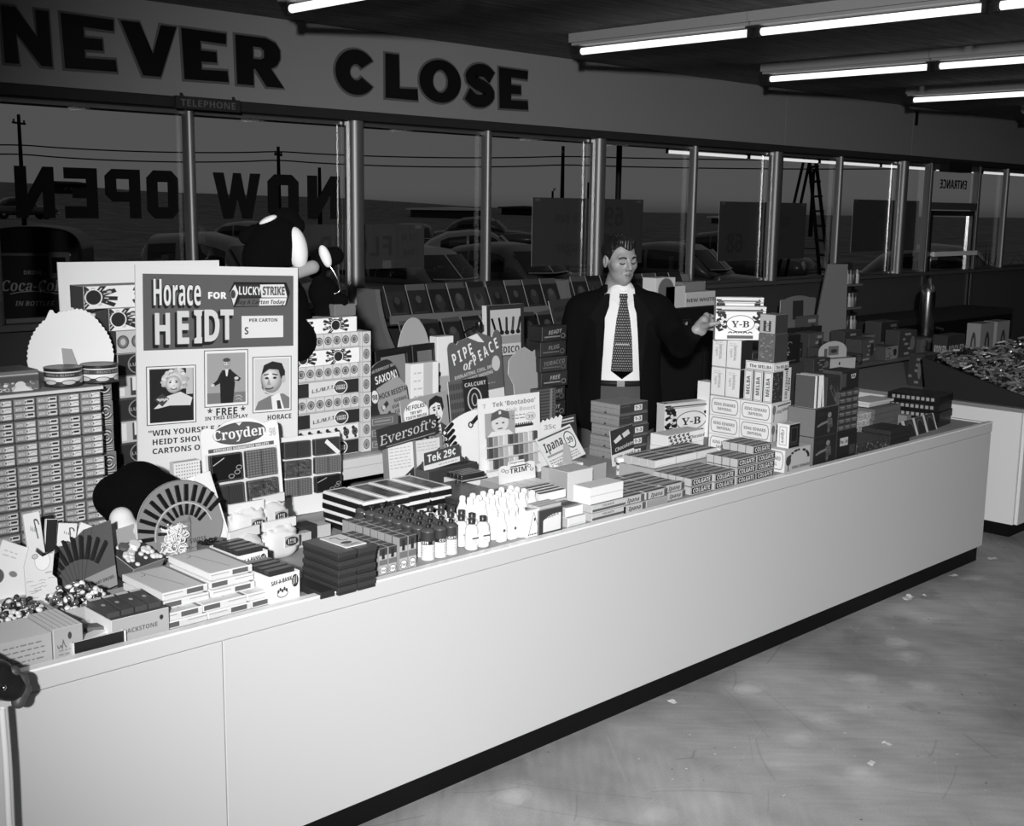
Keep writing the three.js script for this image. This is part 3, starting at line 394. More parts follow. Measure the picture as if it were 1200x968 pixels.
{ // spiky shrubs on the pavement beyond the entrance
  const leaf = (() => { const q = []; for (let k = 0; k < 90; k++) { const a = rnd() * 6.28, e = rr(0.25, 1.5), l = rr(0.5, 1.05), c = new Geo(), dir = V(Math.cos(a) * Math.cos(e), Math.sin(e), Math.sin(a) * Math.cos(e)), sd = V(-Math.sin(a), 0, Math.cos(a)).multiplyScalar(0.026); let p = V(0, 0.15, 0), dd = dir.clone(); for (let i = 0; i < 4; i++) { const n = p.clone().addScaledVector(dd, l / 4), w0 = 1 - i / 4, w1 = 1 - (i + 1) / 4.001; c.quad(p.clone().addScaledVector(sd, -w0), p.clone().addScaledVector(sd, w0), n.clone().addScaledVector(sd, w1), n.clone().addScaledVector(sd, -w1)); p = n; dd = dd.clone().add(V(0, -0.1, 0)).normalize(); } q.push(c.done()); } return mergeGeometries(q); })();
  const leafM = new THREE.MeshStandardMaterial({ color: 0x2e2e2e, roughness: 0.7, side: THREE.DoubleSide });
  let s0; [['seen through the entrance door', 13.3, -8.0, 0.8], ['left of the entrance door frame', 11.9, -8.4, 0.7], ['right of the entrance door', 15.0, -7.6, 0.95], ['beside the last visible mullion', 16.9, -7.6, 1.0], ['at the right edge of the photo', 18.9, -7.6, 1.1]].forEach(([l, x, z, k], i) => {
    const lab = 'dark spiky leafed shrub in a box outside, ' + l; let t; if (!s0) { t = s0 = thing('spiky_shrub', lab, 'shrub', [x, 0, z], 0); mesh('leaves', leaf.clone().translate(0, 0.35, 0), leafM, t).userData.kind = 'stuff'; mesh('planter', carton(0.4, 0.5, 0.4), plain(0.25, 0.8), t); const st = mesh('stem', new THREE.CylinderGeometry(0.02, 0.03, 0.3, 8).translate(0, 0.55, 0), leafM, t); } else t = copy(s0, lab, [x, 0, z], i); t.scale.setScalar(k);
  });
}

// ---------- goods: left half of the counter ----------
const TRAY = 0.76, RISER = 0.915;
// place a thing or one-mesh good by its front left bottom corner: c = [x, y, z, w, h]
function good(name, label, cat, c, d, f = {}, tone = 0.8, { group, turn = 0, mat = paper, page = 0, parts } = {}) {
  const [x, y, z, w, h] = c, cos = Math.cos(turn), sin = Math.sin(turn), p = [x + cos * w / 2 - sin * d / 2, y, z - sin * w / 2 - cos * d / 2];
  if (!parts) { const o = mesh(name, carton(w, h, d, f, tone), mat[page]); tag(o, label, cat, group); o.position.set(...p); o.rotation.y = turn; return o; }
  const t = thing(name, label, cat, p, turn, group); mesh('body', carton(w, h, d, f, tone), mat[page], t); parts(t, w, h, d); return t;
}
// a standing display board with an easel strut behind it, leaning back by lean
function standee(name, label, cat, c, print, { outline, lean = 0.12, roll = 0, turn = 0, th = 0.004, tone = 1, back = 0.75, strut = true, page = 0, mat = paper, group } = {}) {
  const [x, y, z, w, h] = c, t = thing(name, label, cat, [x + w / 2, y, z], turn, group); tilt(t, -lean, roll);
  mesh('panel', board(outline ? outline(w, h) : rect(w, h), th, print, { tone, back }).translate(0, 0, -th), mat[page], t);
  if (strut) { const s = new THREE.Shape([[0, 0], [h * Math.tan(lean) + 0.05, (h * Math.tan(lean) + 0.05) * Math.tan(lean)], [0, h * 0.62]].map((p) => new THREE.Vector2(...p))); mesh('strut', new THREE.ExtrudeGeometry(s, { depth: 0.003, bevelEnabled: false }).rotateY(Math.PI / 2).translate(0, 0.002 + Math.abs(roll) * w / 2, -th), plain(0.75, 0.8), t); }
  return t;
}
const roundTop = (w, h) => { const s = new THREE.Shape(); s.moveTo(-w / 2, 0); s.lineTo(w / 2, 0); s.lineTo(w / 2, h * 0.5); s.absellipse(0, h * 0.5, w / 2, h * 0.5, 0, Math.PI, false); s.closePath(); return s; };
const softRect = (w, h, r = 0.012) => { const s = new THREE.Shape(); s.moveTo(-w / 2 + r, 0); s.lineTo(w / 2 - r, 0); s.quadraticCurveTo(w / 2, 0, w / 2, r); s.lineTo(w / 2, h - r); s.quadraticCurveTo(w / 2, h, w / 2 - r, h); s.lineTo(-w / 2 + r, h); s.quadraticCurveTo(-w / 2, h, -w / 2, h - r); s.lineTo(-w / 2, r); s.quadraticCurveTo(-w / 2, 0, -w / 2 + r, 0); return s; };
const scallop = (w, h) => { const p = []; for (let i = 0; i <= 60; i++) { const a = Math.PI * i / 60, k = 1 - (i % 2) * 0.025, bump = i > 14 && i < 30 ? 0.05 * Math.sin((i - 14) / 16 * Math.PI) : i > 36 && i < 40 ? 0.08 : 0; p.push([Math.cos(a) * w / 2 * k, h * 0.3 + Math.sin(a) * h * (0.66 + bump) * k]); } return [[-w * 0.46, 0], [w * 0.46, 0], ...p]; };

// 1. block of small tobacco cartons printed KITE
{
  const kite = [0, 1, 2].map((k) => art(84, 84, (c, W, H) => {
    fillR(c, 96, 0, 0, W, H); for (let i = 0; i < 3; i++) { const y = i * 28; fillR(c, 168, 1, y + 2, W - 2, 24); fillR(c, 84, 1, y + 24, W, 3); text(c, 'KITE', 19, y + 14, 15, { fill: g(235), stroke: g(100), sw: 2, sx: 0.8 });
      c.beginPath(); c.moveTo(38, y + 14); c.lineTo(46, y + 4); c.lineTo(W - 4, y + 3); c.lineTo(W - 4, y + 24); c.lineTo(46, y + 24); c.fillStyle = g(226); c.fill(); ell(c, 46, y + 14, 5, 6, 120, 225, 2); if (k < 2) fillR(c, k ? 24 : 32, 53, y + 8, W - 60, 8); else { c.strokeStyle = g(120); c.lineWidth = 2; c.beginPath(); c.moveTo(54, y + 15); c.quadraticCurveTo(64, y + 5, 78, y + 12); c.stroke(); } }
  }));
  const top = [1.672, 1.3, -3.5], base = TRAY, cw = 0.0685, ch = (top[1] - base) / 8, x1 = top[0];
  for (let r = 0; r < 8; r++) for (let k = 0; k < 5; k++) {
    const lab = `small striped tobacco carton in the block at left, ${ORD[r + 1]} row down, ${ORD[5 - k]} column`;
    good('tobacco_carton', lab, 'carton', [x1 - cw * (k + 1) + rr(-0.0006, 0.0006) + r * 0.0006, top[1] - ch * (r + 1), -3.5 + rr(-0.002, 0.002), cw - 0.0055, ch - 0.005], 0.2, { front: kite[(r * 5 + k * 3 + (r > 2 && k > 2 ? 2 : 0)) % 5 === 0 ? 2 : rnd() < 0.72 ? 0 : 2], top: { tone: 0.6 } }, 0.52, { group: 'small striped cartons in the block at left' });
  }
  good('tray_lid', 'flat grey cardboard lid lying on top of the striped carton block', 'lid', [x1 - 0.36, top[1], -3.495, 0.362, 0.012], 0.22, { front: { tone: 0.86 } }, 0.56);
  const y = top[1] + 0.013;
  const cup = art(150, 96, (c, W, H) => { fillR(c, 110, 0, 0, W, H); fillR(c, 190, 0, 14, W, 5); fillR(c, 82, 0, 24, W, 34); for (let i = 0; i < 60; i++) { ell(c, rnd() * W, 50 + rnd() * 44, rr(3, 8), rr(2, 6), rr(60, 210) | 0); } ell(c, 94, 66, 16, 18, 222); poly(c, [[76, 80], [110, 70], [134, 96], [70, 96]], 228); ell(c, 50, 64, 7, 8, 230); for (let i = 0; i < 6; i++) ell(c, 10 + i * 22, 84, 6, 7, null, 225, 2); });
  good('cigar_box', 'grey picture-lidded cigar box with a pale cherub on the striped carton block', 'box', [1.335, 1.33, -3.52, 0.15, 0.062].toSpliced(1, 1, y), 0.13, { front: cup, top: { tone: 0.4 } }, 0.45);
  // two round tins
  const tin = art(420, 96, (c, W, H) => { fillR(c, 30, 0, 0, W, H); fillR(c, 40, 0, 0, W, 12); fillR(c, 220, 0, 16, W, 7); fillR(c, 70, 0, 26, W, 17); for (let i = 0; i < 3; i++) text(c, 'PRINCE ALBERT', 70 + i * 140, 35, 15, { fill: g(150) }); fillR(c, 230, 0, 46, W, 22); fillR(c, 60, 0, 70, W, 26); for (let i = 0; i < 6; i++) ell(c, 35 + i * 70, 72, 26, 12, 200, 40, 3); });
  const R = 0.056, tg = new THREE.CylinderGeometry(R, R, 0.085, 32, 1, true).translate(0, 0.0425, 0); { const u = tg.attributes.uv, col = []; for (let i = 0; i < u.count; i++) { u.setXY(i, ...uvOf(tin, u.getX(i), u.getY(i))); col.push(1, 1, 1); } tg.setAttribute('color', new THREE.Float32BufferAttribute(col, 3)); }
  let t = thing('tobacco_tin', 'round dark tobacco tin with white bands, left one of two on the lid', 'tin', [[1.584, 1.339, -3.6].at(0), y, -3.575], 0.4); t.scale.y = 0.66; mesh('body', tg, gloss[0], t);
  mesh('lid', lathe([[0, 0.083], [R - 0.006, 0.083], [R + 0.001, 0.085], [R + 0.001, 0.078], [R - 0.002, 0.077]], 32), plain(0.2, 0.35), t); mesh('base', lathe([[0, 0.0], [R + 0.001, 0], [R + 0.001, 0.004]], 32), plain(0.5, 0.4), t);
  copy(t, 'round dark tobacco tin with white bands, right one beside the curly printed box', [[1.584, 1.339, -3.6].at(0) + 0.116, y, -3.575], 1.3);
  standee('display_card', 'blank back of a white scallop-edged display card standing behind two round tins', 'display card', ((q) => [q[0], y, q[2], q[3], q[1] + q[4] - y])([1.52, 1.352, -3.68, 0.285, 0.187]), null, { outline: scallop, tone: 0.96, strut: false, lean: 0.06, th: 0.003 }).children[0].parent.add((() => { const s = new THREE.Mesh(new THREE.ExtrudeGeometry(new THREE.Shape([[-0.022, 0], [0.032, 0], [0.01, 0.095], [-0.022, 0.1]].map((q) => new THREE.Vector2(...q))), { depth: 0.003, bevelEnabled: false }), plain(0.66, 0.8)); s.name = 'strut'; s.position.set(-0.01, 0, 0.012); s.rotation.x = -0.1; return s; })());
  // curly printed boxes up the right side of the block
  const curl = art(60, 96, (c, W, H) => { fillR(c, 120, 0, 0, W, H); c.lineWidth = 3; for (let i = 0; i < 5; i++) { c.strokeStyle = g(i % 2 ? 226 : 30); c.beginPath(); c.arc(30, 40, 6 + i * 6, 0.4, 5.6); c.stroke(); } for (let i = 0; i < 5; i++) fillR(c, i % 2 ? 40 : 210, 6, 74 + i * 4, 48, 3); });
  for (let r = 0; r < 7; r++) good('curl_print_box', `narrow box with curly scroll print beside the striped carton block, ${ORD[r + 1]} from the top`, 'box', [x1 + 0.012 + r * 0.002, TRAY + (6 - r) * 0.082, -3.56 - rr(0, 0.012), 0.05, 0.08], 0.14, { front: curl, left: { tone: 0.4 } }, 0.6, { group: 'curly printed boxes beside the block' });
}
// 2. cigarette cartons, poster and big board
const ribbon = art(230, 64, (c, W, H) => { fillR(c, 238, 0, 0, W, H); for (const x of [20, 150]) { for (const a of [-2.7, -2.2, -1.0, -0.4, 0.1, 0.5, 2.2, 2.8]) { c.save(); c.translate(x, 32); c.rotate(a); fillR(c, 34, 10, -5, 40, 11); fillR(c, 225, 22, -1, 10, 3); c.restore(); } for (let i = 0; i < 20; i++) ell(c, x + rr(-40, 40), 32 + rr(-24, 24), 5, 4, rnd() < 0.7 ? 46 : 200); ell(c, x, 32, 17, 22, 34, 240, 3); } });
const bulls = art(230, 64, (c, W, H) => { fillR(c, 206, 0, 0, W, H); for (let i = 0; i < 7; i++) { const x = 17 + i * 33; fillR(c, 150, x - 17, 0, 2, H); ell(c, x, 30, 12, 17, 60, 90, 2); ell(c, x, 30, 9, 13, 120, 210, 2); text(c, 'L', x, 31, 18, { fill: g(40) }); } fillR(c, 160, 0, 60, W, 3); });
const lsmft = art(230, 64, (c, W, H) => { fillR(c, 214, 0, 0, W, H); fillR(c, 36, 168, 2, 62, 60); fillR(c, 38, 0, 2, 42, 60); ell(c, 160, 32, 25, 29, 40, 236, 4); ell(c, 160, 32, 19, 22, 66); text(c, 'LUCKY', 160, 27, 12, { fill: g(230) }); text(c, 'STRIKE', 160, 39, 11, { fill: g(230) }); text(c, 'L.S./M.F.T.', 94, 34, 22, { italic: true, fill: g(34), sx: 0.8, rot: -0.12 }); });
const holly = art(230, 64, (c, W, H) => { fillR(c, 226, 0, 0, W, H); for (let i = 0; i < 7; i++) { const x = 17 + i * 33; ell(c, x, 34, 11, 17, 52); ell(c, x - 6, 16, 6, 8, 40); ell(c, x + 3, 56, 5, 6, 40); ell(c, x, 34, 6, 9, 30, 120, 2); } });
const endBull = art(56, 64, (c, W, H) => { fillR(c, 200, 0, 0, W, H); ell(c, 28, 31, 17, 20, 70, 60, 3); ell(c, 28, 31, 13, 16, 130, 205, 2); text(c, 'L', 28, 32, 18, { fill: g(40) }); fillR(c, 120, 0, 0, 3, H); });
const darkRow = art(230, 64, (c, W, H) => { fillR(c, 40, 0, 0, W, H); ell(c, 46, 32, 22, 27, 30, 150, 3); text(c, 'LUCKY', 46, 33, 13, { fill: g(170) }); fillR(c, 70, 0, 0, W, 4); });
const stripeRow = art(230, 64, (c, W, H) => { fillR(c, 190, 0, 0, W, H); for (let i = 0; i < 9; i++) fillR(c, i % 2 ? 60 : 226, i * 26, 6, 12, 52); fillR(c, 226, 30, 4, 40, 40); });
const circRow = art(230, 64, (c, W, H) => { fillR(c, 196, 0, 0, W, H); for (let i = 0; i < 7; i++) { ell(c, 14 + i * 33, 32, 12, 18, 120, 70, 3); ell(c, 14 + i * 33, 32, 6, 10, 190); } });
{
  const seq = [ribbon, bulls, ribbon, bulls, lsmft, bulls, lsmft, holly, lsmft], word = { [ribbon.y * 9999 + ribbon.x]: 1 };
  const L = [2.811, 1.451, -3.7], B = RISER + 0.004, n = seq.length, h = (L[1] - B) / n, wd = ['ribbon print', 'row of round emblems', 'ribbon print', 'row of round emblems', 'slanted print', 'row of round emblems', 'slanted print', 'holly print', 'slanted print'];
  seq.forEach((a, i) => good('cigarette_carton', `cigarette carton with ${wd[i]} right of the poster, ${ORD[i + 1]} from top`, 'carton', [L[0] - 0.29 + rr(-0.003, 0.003) + (i === 0 ? -0.006 : 0), B + h * (n - 1 - i), -3.7 + rr(-0.003, 0.002), 0.285, h - 0.001], 0.09, { front: a, top: { tone: 0.85 } }, 0.78, { group: 'cigarette cartons right of the poster' }));
  for (let i = 0; i < 8; i++) good('cigarette_carton', `cigarette carton seen end-on with one round emblem, ${ORD[i + 1]} from the top in the narrow stack`, 'carton', [L[0] + 0.002, B + h * (7 - i), -3.69 + rr(-0.002, 0.002), [2.856, 1.416, -3.7].at(0) - L[0], h - 0.001], 0.2, { front: endBull, top: { tone: 0.8 } }, 0.76, { group: 'cigarette cartons in the narrow end-on stack' });
  good('grey_box', 'plain grey box lying on top of the cigarette cartons right of the poster', 'box', [L[0] - 0.1, L[1] + 0.001, -3.72, 0.1, 0.045], 0.06, {}, 0.42);
  // stack left of the poster, running behind it
  const sq = [ribbon, ribbon, circRow, darkRow, stripeRow, darkRow, stripeRow, darkRow, darkRow], sw = ['ribbon print', 'second ribbon print', 'pale rings', 'dark printed face', 'upright stripes', 'dark printed face', 'lower upright stripes', 'dark printed face', 'plain dark face'];
  const T = [1.832, 1.6, -3.74], hh = (T[1] - B) / sq.length, xs = [98, 129, 138, 138, 137, 139, 139, 138, 139];
  const xpos = [[1.738, 1.587, -3.74].at(0), [1.821, 1.5, -3.74].at(0), [1.844, 1.415, -3.74].at(0)];
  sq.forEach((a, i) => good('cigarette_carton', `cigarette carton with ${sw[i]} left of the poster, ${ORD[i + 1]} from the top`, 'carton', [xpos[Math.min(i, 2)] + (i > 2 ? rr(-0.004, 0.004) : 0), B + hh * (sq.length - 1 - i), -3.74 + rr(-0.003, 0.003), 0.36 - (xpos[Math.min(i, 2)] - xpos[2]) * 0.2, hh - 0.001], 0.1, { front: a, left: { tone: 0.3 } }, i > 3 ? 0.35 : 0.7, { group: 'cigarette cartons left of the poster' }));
  const bb = [1.724, 0.985, -3.9, 0.604, 0.68]; standee('blank_board', 'plain white cardboard sheet standing behind the portrait poster', 'board', [bb[0], RISER + 0.002, -3.88, bb[3], bb[1] + bb[4] - RISER], null, { tone: 0.93, lean: 0.04, th: 0.005, roll: -0.01 });
}
{ // the poster: a radio singer and band show for a cigarette brand
  const W = 640, H = 900, pr = art(W, H, (c) => {
    fillR(c, 226, 0, 0, W, H); fillR(c, 92, 26, 36, 594, 312);
    const cond = (s, x, y, size, sx, sk = 0) => { text(c, s, x - 6, y + 8, size, { fill: g(24), sx, align: 'left', stroke: g(24), sw: 8, skew: sk }); text(c, s, x, y, size, { fill: g(226), sx, align: 'left', stroke: g(30), sw: 6, skew: sk }); };
    cond('Horace', 60, 112, 150, 0.36); c.save(); c.beginPath(); c.restore();
    [...'HEIDT'].forEach((ch, i) => { const x = [60, 142, 212, 246, 316][i], s = [1, 1.06, 1.08, 1.04, 1][i]; text(c, ch, x - 7, 262 + 10 - i * 3, 178 * s, { align: 'left', sx: 0.56, fill: g(20), stroke: g(20), sw: 12 }); text(c, ch, x, 262 - i * 3, 178 * s, { align: 'left', sx: 0.56, fill: g(212), stroke: g(212), sw: 3 }); });
    text(c, 'FOR', 304, 124, 38, { fill: g(240), stroke: g(240), sw: 2 });
    poly(c, [[352, 108], [372, 66], [590, 66], [606, 112], [588, 170], [370, 174]], 24); poly(c, [[356, 112], [376, 76], [390, 112], [370, 168]], 222); ell(c, 368, 118, 10, 18, 60, 160, 2);
    poly(c, [[384, 76], [580, 74], [594, 132], [396, 132]], 44); poly(c, [[478, 76], [580, 74], [594, 132], [484, 132]], 225);
    text(c, 'LUCKY', 436, 104, 50, { fill: g(232), sx: 0.6, rot: 0.02 }); text(c, 'STRIKE', 536, 104, 50, { fill: g(90), sx: 0.58, rot: 0.0, stroke: g(40), sw: 2 }); poly(c, [[396, 136], [592, 134], [584, 168], [376, 170]], 90); poly(c, [[478, 136], [592, 134], [584, 166], [474, 168]], 226); text(c, 'Buy A Carton Today', 480, 152, 25, { italic: true, fill: g(24), sx: 0.86 });
    fillR(c, 226, 402, 212, 174, 96); text(c, 'PER CARTON', 492, 230, 20, { fill: g(40) }); text(c, 'S', 422, 276, 44, { fill: g(50), sx: 0.8 });
    const frame = (x, y, w, h) => { fillR(c, 70, x, y, w, h); fillR(c, 232, x + 3, y + 3, w - 6, h - 6); };
    frame(34, 414, 186, 244); frame(252, 356, 176, 244); frame(446, 392, 166, 248);
    // woman in a dark dress holding a pack
    fillR(c, 26, 46, 426, 164, 222); fillR(c, 190, 182, 426, 26, 110); soft(c, 140, 478, 42, 46, 236, 140); for (let i = 0; i < 60; i++) { const a = rr(2.6, 7), x = 140 + Math.cos(a) * rr(34, 48), y = 476 + Math.sin(a) * rr(36, 50); ell(c, x, y, 8, 7, (rr(150, 225)) | 0); } soft(c, 134, 492, 29, 37, 236, 150); ell(c, 122, 484, 5, 3, 50); ell(c, 146, 484, 5, 3, 50); c.strokeStyle = g(70); c.lineWidth = 3; c.beginPath(); c.moveTo(120, 478); c.lineTo(128, 476); c.moveTo(141, 477); c.lineTo(151, 478); c.stroke(); ell(c, 135, 510, 12, 5, 60); ell(c, 135, 508, 9, 3, 230); poly(c, [[134, 496], [138, 496], [136, 502]], 150); poly(c, [[110, 540], [160, 524], [206, 552], [196, 590], [60, 590]], 214); poly(c, [[46, 596], [120, 580], [196, 584], [210, 648], [46, 648]], 22); poly(c, [[62, 552], [92, 528], [118, 552], [92, 582]], 60); for (let i = 0; i < 8; i++) poly(c, [[70 + i * 5, 552 + (i % 3) * 6], [78 + i * 5, 546], [80 + i * 5, 558]], 200);
    // standing man in a dark suit
    fillR(c, 160, 263, 370, 154, 216); fillR(c, 120, 263, 540, 154, 46); poly(c, [[322, 444], [358, 440], [374, 500], [366, 586], [316, 586], [314, 500]], 26); poly(c, [[320, 446], [302, 486], [286, 500], [292, 510], [320, 496]], 30); poly(c, [[358, 444], [398, 482], [390, 494], [356, 484]], 30); ell(c, 285, 506, 8, 6, 205); ell(c, 380, 480, 9, 7, 205); soft(c, 341, 414, 14, 20, 226, 130); ell(c, 341, 400, 15, 9, 70); poly(c, [[334, 440], [348, 440], [344, 470], [338, 470]], 220); ell(c, 336, 414, 3, 2, 60); ell(c, 346, 414, 3, 2, 60); fillR(c, 90, 335, 424, 12, 2); c.strokeStyle = g(220); c.lineWidth = 2; c.beginPath(); c.moveTo(376, 560); c.quadraticCurveTo(390, 548, 404, 566); c.moveTo(378, 574); c.quadraticCurveTo(392, 562, 402, 580); c.stroke();
    // dark haired man, head and shoulders
    fillR(c, 208, 455, 402, 148, 226); poly(c, [[455, 628], [470, 590], [520, 566], [576, 560], [603, 580], [603, 628]], 120); poly(c, [[524, 570], [560, 556], [580, 628], [530, 628]], 232); poly(c, [[548, 590], [562, 590], [570, 628], [552, 628]], 60); soft(c, 526, 492, 46, 62, 228, 130); poly(c, [[484, 470], [494, 430], [530, 414], [570, 424], [584, 460], [582, 510], [566, 490], [556, 452], [516, 448]], 34); ell(c, 578, 496, 9, 17, 186); ell(c, 506, 488, 8, 5, 40); ell(c, 540, 488, 8, 5, 40); c.lineWidth = 5; c.strokeStyle = g(40); c.beginPath(); c.moveTo(494, 474); c.lineTo(514, 470); c.moveTo(530, 470); c.lineTo(552, 476); c.stroke(); poly(c, [[514, 486], [506, 518], [524, 520]], 150); c.beginPath(); c.moveTo(500, 534); c.quadraticCurveTo(520, 540, 534, 530); c.stroke(); poly(c, [[486, 500], [494, 548], [520, 562], [500, 556], [484, 530]], 110);
    text(c, '* FREE *', 340, 622, 44, { fill: g(24), sx: 0.9 }); text(c, 'IN THIS DISPLAY', 340, 648, 22, { fill: g(30) }); text(c, 'HORACE', 560, 664, 30, { fill: g(24), sx: 0.9 });
    text(c, '"WIN YOURSELF A CALL', 38, 690, 33, { fill: g(30), align: 'left' }); text(c, 'HEIDT SHOW. FREE IN', 52, 728, 33, { fill: g(30), align: 'left' }); text(c, 'CARTONS OF TWINS', 52, 766, 33, { fill: g(30), align: 'left' });
  }, 1);
  const b = [1.855, 1, -3.66, 0.631, 0.656], top = b[1] + b[4];
  const t = standee('portrait_poster', 'large cigarette show poster with three portraits and a grey title banner', 'poster', [b[0], RISER + 0.014, -3.652, b[3], top - RISER - 0.014], pr, { lean: 0.03, roll: -0.042, th: 0.006, page: 1, strut: false });
}
// soft toys: black and white plush
const plushM = new THREE.MeshPhysicalMaterial({ color: 0x0a0a0a, roughness: 1, specularIntensity: 0.15 }), plushW = new THREE.MeshStandardMaterial({ color: 0xe2e2e2, roughness: 1 }), plushG = new THREE.MeshStandardMaterial({ color: 0x8f8f8f, roughness: 1 });
function blob(balls, k = 24, fuzz = 0.0) { // soft union of balls [x, y, z, r] as one closed surface
  let lo = V(9, 9, 9), hi = V(-9, -9, -9); for (const [x, y, z, r] of balls) { lo.min(V(x - r, y - r, z - r)); hi.max(V(x + r, y + r, z + r)); }
  const size = Math.max(hi.x - lo.x, hi.y - lo.y, hi.z - lo.z) * 1.25, c = lo.clone().add(hi).multiplyScalar(0.5), mc = new MarchingCubes(k, new THREE.MeshBasicMaterial(), false, false, 30000); mc.isolation = 0;
  for (let z = 0; z < k; z++) for (let y = 0; y < k; y++) for (let x = 0; x < k; x++) {
    const p = [c.x + (x - k / 2) / (k / 2) * size / 2, c.y + (y - k / 2) / (k / 2) * size / 2, c.z + (z - k / 2) / (k / 2) * size / 2]; let s = 0; const b = 42 / size;
    for (const q of balls) s += Math.exp(-b * (Math.hypot(p[0] - q[0], p[1] - q[1], (p[2] - q[2])) - q[3])); mc.field[x + y * k + z * k * k] = Math.log(s) / b + (fuzz ? fuzz * noise.noise(p[0] * 60, p[1] * 60, p[2] * 60) : 0);
  }
  mc.update(); const n = mc.count, g0 = new THREE.BufferGeometry(), P = mc.positionArray.slice(0, n * 3), N = mc.normalArray.slice(0, n * 3);
  for (let i = 0; i < n; i++) { P[i * 3] = c.x + P[i * 3] * size / 2; P[i * 3 + 1] = c.y + P[i * 3 + 1] * size / 2; P[i * 3 + 2] = c.z + P[i * 3 + 2] * size / 2; }
  g0.setAttribute('position', new THREE.BufferAttribute(P, 3)); g0.setAttribute('normal', new THREE.BufferAttribute(N, 3)); g0.setAttribute('uv', new THREE.BufferAttribute(new Float32Array(n * 2), 2)); return g0;
}
{
  const p = [2.504, 1.64, -3.86], t = thing('plush_toy', 'large black and white plush toy perched on top behind the portrait poster', 'soft toy', [p[0], p[1] - 0.02, -3.8], -0.5);
  mesh('head', blob([[0, 0.1, 0, 0.1], [-0.03, 0.05, 0, 0.09], [0.02, 0.14, 0.0, 0.07]], 26), plushM, t); mesh('ear', blob([[-0.1, 0.13, 0, 0.03], [-0.07, 0.14, 0, 0.035]], 14), plushM, t); mesh('ear', blob([[0.05, 0.19, 0, 0.045], [0.03, 0.2, 0, 0.035], [0.08, 0.17, 0.02, 0.03]], 16), plushM, t);
  mesh('ear_stripe', new THREE.SphereGeometry(0.03, 14, 8).scale(1.2, 0.45, 0.8).rotateZ(0.45).translate(-0.025, 0.19, 0.03), plushW, t);
  mesh('white_blaze', new THREE.SphereGeometry(0.075, 20, 14).scale(0.52, 1.05, 0.6).rotateZ(0.16).translate(0.075, 0.09, 0.045), plushW, t);
  mesh('collar', new THREE.CapsuleGeometry(0.025, 0.17, 6, 14).rotateZ(-1.25).translate(0.05, -0.005, 0.05), plushG, t); mesh('body', blob([[0, -0.12, -0.02, 0.12], [0.02, -0.25, -0.03, 0.14], [0.0, -0.05, -0.02, 0.07]], 24), plushM, t);
  const q = [2.67, 1.577, -3.86], u = thing('plush_toy', 'smaller black plush toy with a white patch hanging right of the poster top', 'soft toy', [q[0] + 0.05, q[1], -3.8], -0.5);
  mesh('body', blob([[0, -0.04, 0, 0.06], [-0.03, 0.06, 0, 0.045], [0.01, -0.12, 0, 0.05]], 24), plushM, u); mesh('head', blob([[0.0, 0.09, 0.02, 0.045], [0.04, 0.1, 0.02, 0.035]], 18), plushM, u); mesh('white_patch', new THREE.SphereGeometry(0.034, 16, 10).scale(0.6, 1.3, 0.6).rotateZ(0.35).translate(0.0, 0.1, 0.055), plushW, u); mesh('chain', tube([[0.015, 0.065, 0.07], [0.04, 0.02, 0.075], [0.05, -0.03, 0.07], [0.03, -0.04, 0.07]], 0.003, 20, 5), chrome, u); mesh('paw', blob([[0.06, -0.07, 0.03, 0.03], [0.04, -0.06, 0.02, 0.03]], 14), plushM, u);
  // bigger one lying on the counter
  const r = [1.751, 0.918, -3.42], v = thing('plush_toy', 'black plush toy with a pale muzzle lying behind the fan-shaped knife card', 'soft toy', [r[0] - 0.02, TRAY + 0.045, -3.4], -0.3);
  mesh('head', blob([[0, 0.19, 0, 0.085], [-0.07, 0.17, 0, 0.07], [0.07, 0.17, 0, 0.06], [-0.02, 0.1, 0, 0.08]], 28), plushM, v); mesh('muzzle', blob([[-0.065, 0.085, 0.09, 0.045], [-0.045, 0.045, 0.09, 0.035], [-0.07, 0.12, 0.075, 0.035]], 22), plushW, v); mesh('ear', blob([[-0.1, 0.19, 0.03, 0.03], [-0.115, 0.16, 0.035, 0.02]], 12), plushM, v); mesh('ribbon', bar([-0.04, 0.06, 0.1], [-0.0, -0.0, 0.1], 0.014, 8), plushW, v); mesh('body', blob([[0.0, 0.06, -0.02, 0.065], [0.04, 0.06, -0.02, 0.06]], 16), plushM, v);
}

// rows of alike goods: nx along the counter, ny up, nz away from the front edge
function rows(first, [nx, ny, nz], [dx, dy, dz], label, jit = 0.002, turnJ = 0.03, skip) {
  const p = first.position.clone(), r0 = first.rotation.y; let used = false;
  for (let k = 0; k < nz; k++) for (let j = 0; j < ny; j++) for (let i = 0; i < nx; i++) {
    if (skip && skip(i, j, k)) continue;
    const q = [p.x + i * dx + rr(-jit, jit), p.y + j * dy, p.z - k * dz + rr(-jit, jit)], l = label(i, j, k), t = r0 + rr(-turnJ, turnJ);
    if (!used) { used = true; first.position.set(...q); first.rotation.y = t; first.userData.label = l; } else copy(first, l, q, t);
  }
}
const scrawl = (c, x, y, w, n, tone, lw = 1.6, a = 3) => { c.strokeStyle = g(tone); c.lineWidth = lw; c.beginPath(); c.moveTo(x, y); for (let i = 1; i <= n; i++) c.lineTo(x + w * i / n, y + rr(-a, a)); c.stroke(); };
const linesArt = (c, x, y, w, n, gap, tone, lw = 2) => { for (let i = 0; i < n; i++) { let q = x; while (q < x + w - 6) { const l = rr(5, 16); fillR(c, tone, q, y + i * gap, Math.min(l, x + w - q), lw); q += l + 4; } } };

